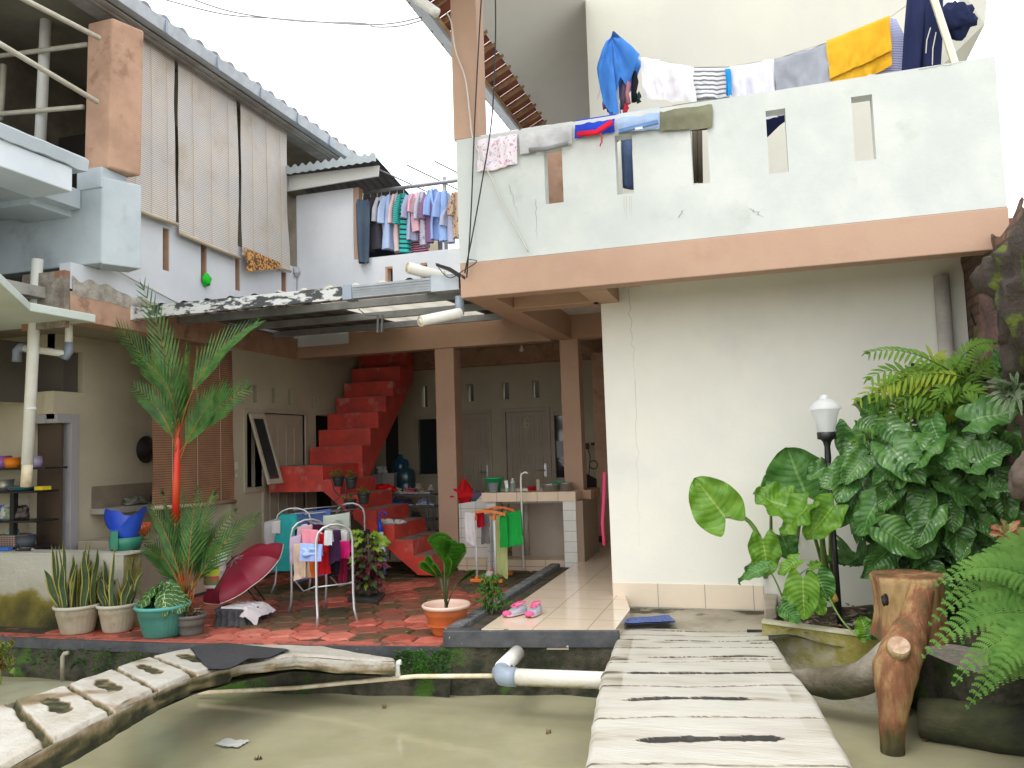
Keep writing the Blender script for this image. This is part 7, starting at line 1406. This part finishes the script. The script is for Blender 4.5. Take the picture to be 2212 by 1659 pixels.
for i, (px, lvl, mi, lb) in enumerate(pos):
    c = at(px, 1067, y=SY - .02); c.z = lv4[lvl] + (.0 if lvl else random.choice((0, .03, .05)) * (2 < i < 6)) + .001; shoe(c, random.uniform(4.2, 5.2) if i % 2 else random.uniform(5.6, 6.2), SM[mi], SOL, SM[mi], lb, L=.24, W=.09, H=.08, grp='shoes on the shoe rack', name='shoe')
JUG = mat('blue_water_jug', (.02, .10, .20), (.015, .07, .14), sc=4, rough=.2, bump=0)
def jug(px, bot, Y, m, label, r=.135):
    c = at(px, bot, y=Y); return solo('water_jug', MB().lathe(c, [(0, 0), (r * .9, .0), (r, .02), (r, .12), (r * .94, .14), (r, .16), (r, .26), (r * .8, .33), (r * .3, .36), (r * .25, .42), (0, .42)], 32), m, label, 'water jug', smooth=True)
jug(866, 1040, 11.3, JUG, 'blue upturned water jug standing high behind the shoe rack'); jug(878, 1066, 10.3, mat('dark_teal_jug', (.012, .04, .05), rough=.2, bump=0), 'dark teal water jug with narrow neck on the shoe rack')
solo('cardboard_box', MB().box(at(800, 1060, y=10.6).x, at(830, 1060, y=10.6).x, 10.5, 10.8, .1, at(815, 1024, y=10.6).z), mat('greyish_carton', (.26, .26, .26), rough=.8), 'grey carton behind the red stairs, left one', 'box', bev=.004)
solo('brown_carton', MB().box(at(831, 1060, y=10.6).x, at(858, 1060, y=10.6).x, 10.5, 10.8, .1, at(845, 1022, y=10.6).z), mat('brownish_carton', (.27, .24, .22), rough=.8), 'brownish carton behind the red stairs, right one', 'box', bev=.004)
solo('clear_bag', blob(at(822, 1016, y=10.6), .10, 3, (1, .6, .6), am=.7), mat('crinkled_clear_plastic', (.35, .37, .38), rough=.25, bump=.4), 'crinkled clear plastic bag on the cartons', 'bag', smooth=True)
solo('red_bag', blob(at(828, 1058, y=10.0), .13, 5, (1.3, .6, .6), am=.45), mat('glossy_red_plastic', (.62, .01, .01), rough=.25, bump=.15), 'glossy red plastic bag by the stairs and shoe rack', 'bag', smooth=True)
# hanging pot stand on the stairs
ps = thing('wire_pot_stand', at(745, 1125, y=8.45), 'curly black wire stand holding four small black pots before the stairs', 'plant stand')
g = MB(); g.tube([at(716, 1035, y=8.45), at(722, 1060, y=8.45), at(735, 1072, y=8.45), at(720, 1085, y=8.45), at(735, 1100, y=8.45), at(745, 1140, y=8.45), at(748, 1180, y=8.45)], .006, 6)
g.tube([at(745, 1050, y=8.45), at(752, 1090, y=8.45), at(748, 1180, y=8.45)], .006, 6); g.tube([at(790, 1075, y=8.45), at(765, 1100, y=8.45), at(748, 1120, y=8.45)], .006, 6); link('wire_frame', g, BLK, ps)
for i, (px, top_, bot, lb) in enumerate(((731, 1028, 1051, 'small black pot with seedling, upper left on the wire stand'), (759, 1031, 1056, 'small black pot, upper right on the wire stand'), (786, 1065, 1089, 'small black pot, right and lower on the wire stand'), (757, 1079, 1103, 'small black pot, lowest on the wire stand'))):
    c = at(px, bot, y=8.42); h = at(px, top_, y=8.42).z - c.z; pot(c, .072, h, 'small_black_pot', lb, DP, rim=.004, rimh=.02)
    g = MB(); random.seed(50 + i)
    for k in range(9): d = Vector((random.uniform(-.6, .6), -.3, random.uniform(.2, 1))).normalized() * random.uniform(.04, .12); b = c + Vector((0, 0, h - .02)); g.leaf(b + d * .6, b + d, (0, -.6, .8), .02, 'lance', .2, .1, 4, 2); g.tube([b, b + d * .65], .002, 4)
    solo('seedling', g, LD, 'tiny seedling in the ' + lb.split(',')[0].replace('small black pot with seedling', 'small black pot') + ', ' + lb.split(', ')[1], 'plant', smooth=True)
for i, (px, py, r, lb) in enumerate(((742, 1115, .10, 'round dark pot on the ground under the wire stand'), (775, 1150, .12, 'dark bagged pot beside the lower stairs'), (748, 1190, .13, 'low dark pot behind the pale mint towel'))):
    c = at(px, py + 22, y=8.35); pot(Vector((c.x, 8.35, max(0, c.z - .06))), r, .2, 'dark_floor_pot', lb, DP)
# rear corner things
solo('dark_screen', MB().prism([at(1266, 1023, y=10.2), at(1288, 1035, y=10.4), at(1288, 1085, y=10.4), at(1268, 1090, y=10.2)], (0, .04, 0)), BLK, 'dark flat panel standing behind the wash counter', 'panel')
g = MB(); cc = at(1282, 1004, y=10.9)
for r in (.055, .058): g.tube([cc + Vector((cos(a) * r, 0, sin(a) * r)) for a in [k / 16 * 2 * pi for k in range(17)]], .006, 5, cap=False)
solo('cable_coil', g, CABLE, 'small coil of black cable hanging on the rear column', 'cable')
g = MB(); g.tube([at(1268, 965, y=11.9), at(1275, 985, y=11.9), at(1272, 1030, y=11.9)], .008, 5); g.obox(at(1264, 970, y=11.9), (.06, 0, 0), (0, .03, 0), (0, 0, .09)); g.obox(at(1277, 962, y=11.9), (.08, 0, 0), (0, .03, 0), (0, 0, .04)); solo('wall_sockets', g, CABLE, 'black plugs and dangling cables on the rear wall strip', 'socket')
g = MB(); g.ftube([at(1306, 1020, y=7.6), at(1304, 1080, y=7.6), at(1301, 1130, y=7.6), at(1305, 1178, y=7.6)], .016, .01, (1, 0, 0), 8, .003); solo('pink_towel_edge', g, cl('hot_pink_cloth', (.75, .08, .20)), 'pink strip of cloth peeking out behind the corner of the cream wall', 'cloth', smooth=True)
solo('dark_corner_shoes', blob(at(1285, 1165, y=10.4), .09, 6, (1.3, .8, .5), am=.5), BLK, 'dark shoes heaped at the end of the tiled walkway', 'shoe', smooth=True)
solo('ceiling_bulb', MB().lathe(at(1127, 756, y=10.6), [(0, -.03), (.03, -.015), (.035, .01), (.015, .04), (.015, .07)], 18), PVC, 'small unlit white bulb under the rear ceiling', 'bulb', smooth=True)
# ---------------------------------------------------------------- porch things at the left
sf = thing('porch_shelf', (-7.1, 6.35, .2), 'black four level shelf crowded with kitchenware at the left edge', 'shelf'); SX = 6.0
zs_ = [at(60, q, y=SX).z for q in (1010, 1060, 1124, 1182)]
for z, xr_ in zip(zs_, (105, 86, 88, 78)): link('shelf_board', MB().box(-7.49, at(xr_, 1060, y=SX).x, SX - .05, SX + .22, z - .02, z), BLK, sf, bev=.004)
for px in (31, ): x = at(px, 1100, y=SX).x; link('post', MB().box(x - .025, x + .025, SX - .03, SX + .02, .2, zs_[1] - .021), BLK, sf)
def osh(px, lvl, r0, r1, h, m, nm, label, cat, dy=.05, hollow=True):
    c = at(px, 1060, y=SX + dy); c.z = zs_[lvl] + .001; return solo(nm, MB().lathe(c, [(0, 0), (r0, 0), (r0 * .5 + r1 * .5 + .004, h * .5), (r1, h), (r1 + .003, h), (r1 - .003, h - .002), (0, h - .012 if not hollow else .012)], 26), m, label, cat, smooth=True)
osh(25, 0, .06, .07, .10, mat('orange_jar_plastic', (.80, .22, .01), rough=.35, bump=0), 'orange_jug', 'orange plastic jug on the top porch shelf', 'jug')
osh(6, 0, .06, .075, .12, mat('purple_jar_plastic', (.45, .06, .40), (.25, .15, .45), sc=9, rough=.35, bump=0), 'purple_container', 'purple and pink container on the top porch shelf at the left edge', 'container')
osh(79, 0, .045, .045, .11, mat('lilac_clear_plastic', (.32, .28, .42), rough=.3, bump=0), 'lilac_bottles', 'lilac bottle at the right end of the top porch shelf', 'bottle')
osh(12, 1, .055, .075, .11, ALU, 'steel_pot', 'steel pot on the second porch shelf', 'pot'); osh(34, 1, .05, .09, .05, mat('glass_bowl', (.25, .27, .27), rough=.15, bump=0), 'glass_bowl', 'glass bowl beside the steel pot on the second porch shelf', 'bowl')
osh(55, 1, .08, .15, .035, mat('teal_plate', (.05, .22, .28), rough=.35, bump=0), 'teal_plate', 'teal plate under the lower end of the thick downpipe', 'plate'); a = at(74, 1055, y=SX); a.z = zs_[1] + .003; solo('yellow_box', MB().obox(a, (.10, 0, 0), (0, .1, 0), (0, 0, .035)), mat('yellow_card', (.70, .55, .02), rough=.5), 'small yellow box at the right end of the second porch shelf', 'box')
for i, (px, c_, lb) in enumerate(((4, (.06, .16, .50), 'blue plastic bag on the third porch shelf at the left edge'), (15, (.42, .44, .40), 'pale plastic bag on the third porch shelf'), (28, (.20, .26, .18), 'greenish bag on the third porch shelf'), (47, (.05, .035, .03), 'dark brown bag at the right of the third porch shelf'))):
    c = at(px, 1060, y=SX + .05); c.z = zs_[2] + .06; solo('plastic_bag', blob(c, .085, i + 3, (1, .7, .9), am=.5), mat('bag_plastic_%s' % ('blue', 'pale', 'green', 'brown')[i], c_, rough=.4, bump=.3), lb, 'bag', smooth=True)
c = at(15, 1165, y=SX); c.z = zs_[3] + .001; solo('wicker_basket', MB().box(c.x - .13, c.x + .13, SX - .04, SX + .16, zs_[3] + .001, zs_[3] + .12), brick_like('pinkish_woven_plastic', (.42, .28, .24), (.36, .24, .2), (.08, .06, .05), 0, 0, w=.02, h=.02, ms=.004, rot=(radians(90), 0, 0)), 'pinkish woven basket on the lowest porch shelf', 'basket', bev=.01)
osh(58, 3, .07, .09, .11, DGP, 'grey_bucket', 'dark grey bucket on the lowest porch shelf', 'bucket'); solo('teal_cups', blob(c + Vector((.02, .05, .13)), .06, 2, (1.2, .8, .7), am=.5), mat('teal_glossy', (.05, .30, .22), (.3, .36, .36), sc=8, rough=.3, bump=0), 'teal and glassy cups heaped in the woven basket', 'cup', smooth=True)
bz = .667; a = at(0, 1198, y=5.9); solo('blue_brush', MB().box(a.x - .1, at(24, 1198, y=5.9).x, 5.86, 5.92, bz, bz + .03), mat('blue_brush_plastic', (.03, .15, .60), rough=.4), 'blue scrubbing brush on the low mossy wall', 'brush', bev=.006)
solo('black_white_brush', MB().box(at(40, 1198, y=5.9).x, at(70, 1198, y=5.9).x, 5.86, 5.93, bz, bz + .025), mat('black_white_plastic', (.55, .55, .52), (.02, .02, .02), sc=9, rough=.4, thr=(.48, .52)), 'black and white brush on the low mossy wall', 'brush', bev=.006)
# sink ledge, wok
sk = thing('porch_sink_ledge', (-6.6, 7.2, .9), 'grey cement ledge with cluttered sink on the porch wall', 'ledge')
link('ledge_slab', MB().box(-6.69, -6.45, 6.70, 7.95, .93, .99), mat('grey_ledge_cement', (.34, .33, .30), rough=.7), sk, bev=.004); link('splash_panel', MB().box(-6.698, -6.685, 6.72, 7.95, .992, 1.22), mat('stained_splash_panel', (.26, .21, .15), (.2, .16, .12), sc=4, rough=.8), sk)
solo('sink_clutter', blob((-6.57, 7.2, 1.03), .09, 5, (1, 1.6, .6), am=.6), mat('grey_clutter', (.18, .17, .16), (.10, .12, .06), sc=12, rough=.5), 'small pile of grey dishes on the sink ledge', 'dish', smooth=True); solo('black_dish_pile', blob((-6.57, 7.62, 1.05), .10, 8, (1, 1.6, .7), am=.5), BLK, 'black pile beside the bamboo blind on the sink ledge', 'dish', smooth=True)
wkc = at(316, 971, x=-6.66); wk = thing('wok', wkc, 'round black wok hanging on the porch wall left of the brown blind', 'wok')
g = MB(); g.grid(lambda u, v: wkc + Vector((.0 + .07 * (1 - v * v), cos(u * 2 * pi) * .155 * v, sin(u * 2 * pi) * .155 * v)), 32, 8); link('wok_bowl', g, mat('sooty_iron', (.012, .012, .012), (.05, .04, .035), sc=7, rough=.35, metal=.4), wk, smooth=True); link('wok_ring', MB().tube([wkc + Vector((.0, cos(a) * .03, .17 + sin(a) * .025)) for a in [k / 12 * 2 * pi for k in range(13)]], .004, 5, cap=False), STEELG, wk)
# cracked basin on green base on the low wall end
gb_ = at(271, 1190, y=6.05); gb_.z = .66; tb = thing('green_tub', gb_, 'green tub under the cracked blue basin beside the red palm', 'tub'); link('tub_body', MB().lathe(gb_, [(0, 0), (.125, 0), (.14, .07), (.145, .12), (.13, .12), (.12, .02)], 32), mat('dull_green_plastic', (.03, .20, .13), rough=.4, bump=0), tb, smooth=True); link('tub_handle', MB().obox(gb_ + Vector((-.03, -.15, .02)), (.08, 0, 0), (0, .012, 0), (0, 0, .17)), mat('green_handle', (.03, .20, .13), rough=.4, bump=0), tb, bev=.004)
def bas(u, v):
    a_ = u * 2 * pi; zt_ = .24 + .05 * sin(a_ * 2 + 1.0) - .10 * max(0, cos(a_ + 1.7)) ** 3 + .03 * nz(u * 11, 3); r = .09 + .075 * v; return gb_ + Vector((cos(a_) * r * 1.15, sin(a_) * r, .10 + zt_ * v))
g = MB(); g.grid(bas, 64, 10); g.grid(lambda u, v: Vector(bas(u, v)) + Vector((-cos(u * 2 * pi) * .008, -sin(u * 2 * pi) * .008, 0)), 64, 10)
solo('cracked_blue_basin', g, mat('cobalt_plastic', (.03, .10, .62), (.025, .08, .50), sc=4, rough=.35, bump=0), 'cracked blue plastic basin with broken rim sitting on the green tub', 'basin', smooth=True)
c = at(305, 1160, y=6.6); solo('red_bowl', MB().lathe(c, [(0, 0), (.05, 0), (.085, .06), (.095, .14), (.085, .14), (.05, .01)], 28), mat('red_orange_bowl', (.45, .03, .01), (.55, .20, .04), sc=12, rough=.3, bump=0), 'red and orange bowl behind the palm fronds on the porch', 'bowl', smooth=True)
solo('porch_bench', MB().box(-6.60, -5.95, 6.45, 7.1, .131, at(305, 1165, y=6.6).z - .002), mat('beige_bench_cement', (.36, .31, .23), rough=.8), 'low beige cement bench carrying the red bowl on the porch', 'bench', bev=.01)
# ---------------------------------------------------------------- cables
def cable(pts, r, m, label, nm='cable'):
    P_ = [Vector(p) for p in pts]; out = []
    for i in range(len(P_) - 1):
        q = [P_[max(i - 1, 0)], P_[i], P_[i + 1], P_[min(i + 2, len(P_) - 1)]]
        for s_ in range(8): f = s_ / 8; out.append(.5 * ((2 * q[1]) + (q[2] - q[0]) * f + (2 * q[0] - 5 * q[1] + 4 * q[2] - q[3]) * f * f + (3 * q[1] - q[0] - 3 * q[2] + q[3]) * f ** 3))
    out.append(P_[-1]); return solo(nm, MB().tube(out, r, 6), m, label, 'cable', smooth=True)
cable([at(1041, -20, y=6.26), at(1036, 60, y=6.26), at(1026, 250, y=6.25), at(1018, 450, y=6.25), at(1012, 550, y=6.25), at(1008, 600, y=6.27)], .006, CABLE, 'black cable hanging straight down past the tan roof post')
cable([at(1070, -20, y=6.2), at(1070, 100, y=6.2), at(1062, 260, y=6.2), at(1040, 400, y=6.2), at(1022, 500, y=6.2), at(1010, 560, y=6.2), at(1004, 590, y=6.25)], .006, CABLE, 'black cable slanting from the eave to the balcony corner')
cable([at(965, 28, y=6.28), at(975, 50, y=6.28), at(984, 110, y=6.28), at(1005, 170, y=6.28), at(1015, 250, y=6.28), at(1022, 300, y=6.27), at(1050, 362, y=6.24), at(1085, 440, y=6.27), at(1141, 543, y=6.27)], .007, CABLEW, 'white cable clipped across the tan post and white parapet')
cable([at(1010, 560, y=6.27), at(1030, 565, y=6.2), at(1000, 585, y=6.2), at(970, 600, y=6.2), at(945, 575, y=6.3)], .004, CABLE, 'loose black cable loop at the balcony corner')
cable([at(330, -8, y=8), at(480, 30, y=8.5), at(600, 40, y=9), at(760, 52, y=9), at(850, 50, y=9), at(930, 32, y=9)], .009, mat('grey_sky_cable', (.30, .29, .31), rough=.7), 'grey overhead cable crossing the sky, upper one')
cable([at(395, -10, y=8), at(500, 25, y=8.5), at(640, 45, y=9), at(780, 50, y=9), at(810, 58, y=9), at(870, 55, y=9), at(935, 36, y=9)], .009, M_['grey_sky_cable'][0], 'grey overhead cable crossing the sky, lower sagging one')
solo('eave_drain_pipe', MB().tube([at(885, -30, y=6.0), at(905, 0, y=6.0), at(938, 24, y=6.0), at(944, 28, y=6.0)], .042, 16), PVC, 'short white pipe end at the eave above the overhead cables', 'pipe', smooth=True)
cable([at(215, 570, x=-5.87), at(240, 578, x=-5.87), at(300, 610, x=-5.87), at(385, 655, x=-5.87)], .010, CABLEW, 'thin white conduit running down the wing wall to the canopy', 'conduit')
cable([at(2208, 600 - 10, y=9), at(2150, 604, y=9.2)], .004, CABLE, 'thin wire crossing the sky at the right edge')
# small litter and pebbles on the paving
g = MB(); random.seed(77)
for i in range(160):
    x = random.uniform(-5.4, -2.5); y = random.uniform(5.6, 9.3); s_ = random.uniform(.004, .014); a = random.uniform(0, 6.3); g.col = random.random()
    g.quad(*[(x + s_ * cos(a + k * pi / 2) * (1.6 if k % 2 else .8), y + s_ * sin(a + k * pi / 2), .008 + random.uniform(0, .008)) for k in range(4)])
o = solo('yard_litter', g, toned('yard_debris', [(0, (.30, .24, .16)), (.5, (.10, .08, .05)), (1, (.35, .33, .28))], namt=.1), 'tiny dry leaf bits scattered on the red paving', 'litter'); o['kind'] = 'stuff'

# hairline cracks and stains on the white parapet and the cream wall
CRK = mat('crack_dirt', (.34, .34, .31), rough=.9, bump=0)
def crack(parent, a, b, y, seed, r=.0016):
    A, B = at(*a, y=y), at(*b, y=y); n = 18; g = MB(); g.tube([A.lerp(B, k / n) + Vector((nz(k * .7, seed) * .04 * sin(k / n * pi), 0, nz(k * .7, seed + 5) * .03 * sin(k / n * pi))) for k in range(n + 1)], [r * (1.3 - k / n) for k in range(n + 1)], 4); link('hairline_crack', g, CRK, parent)
for a, b, sd in (((1157, 430), (1160, 520), 1), ((1465, 470), (1478, 452), 2), ((1300, 290), (1302, 312), 3), ((2110, 465), (2185, 452), 4), ((1100, 400), (1120, 470), 5), ((1620, 640 - 190), (1650, 470), 6), ((1985, 150), (2080, 134), 7)): crack(rh, a, b, 6.2985 if a[1] < 455 or sd == 5 else 6.2985, sd)
for px in (1348, 1353, 1359, 1364): a, b = at(px, 423, y=6.2992), at(px + 1, 423 + random.randint(30, 60), y=6.2992); link('drip_stain', MB().tube([a, b], [.0022, .0008], 4), mat('pale_drip_%d' % px, (.50, .50, .42), rough=.9, bump=0) if px == 1348 else M_['pale_drip_1348'][0], rh)
crack(rh, (1358, 625), (1372, 820), 7.1235, 8, .0016); crack(rh, (1372, 820), (1381, 1180), 7.1235, 9, .0010)

DL = leafmat('dead_floating_leaf', (.20, .12, .05), (.12, .07, .03), None, tl=0, rough=.8)
for i, (px, py, a_, lb) in enumerate(((548, 1640, .4, 'brown leaf floating on the pond by the bottom edge'), (830, 1530, 2.0, 'small brown leaf floating mid pond under the thin pipe'), (1180, 1585, 1.2, 'dead leaf floating beside the plank bridge'), (1990, 1600, .2, 'dead leaf floating right of the cement root'))):
    p = at(px, py, z=-.325); d = Vector((cos(a_), sin(a_), 0)) * .05; solo('floating_leaf', MB().leaf(p, p + d, (0, 0, 1), .03, 'lance', -.02, .1, 6, 4), DL, lb, 'leaf', 'dead leaves floating on the pond', smooth=True)
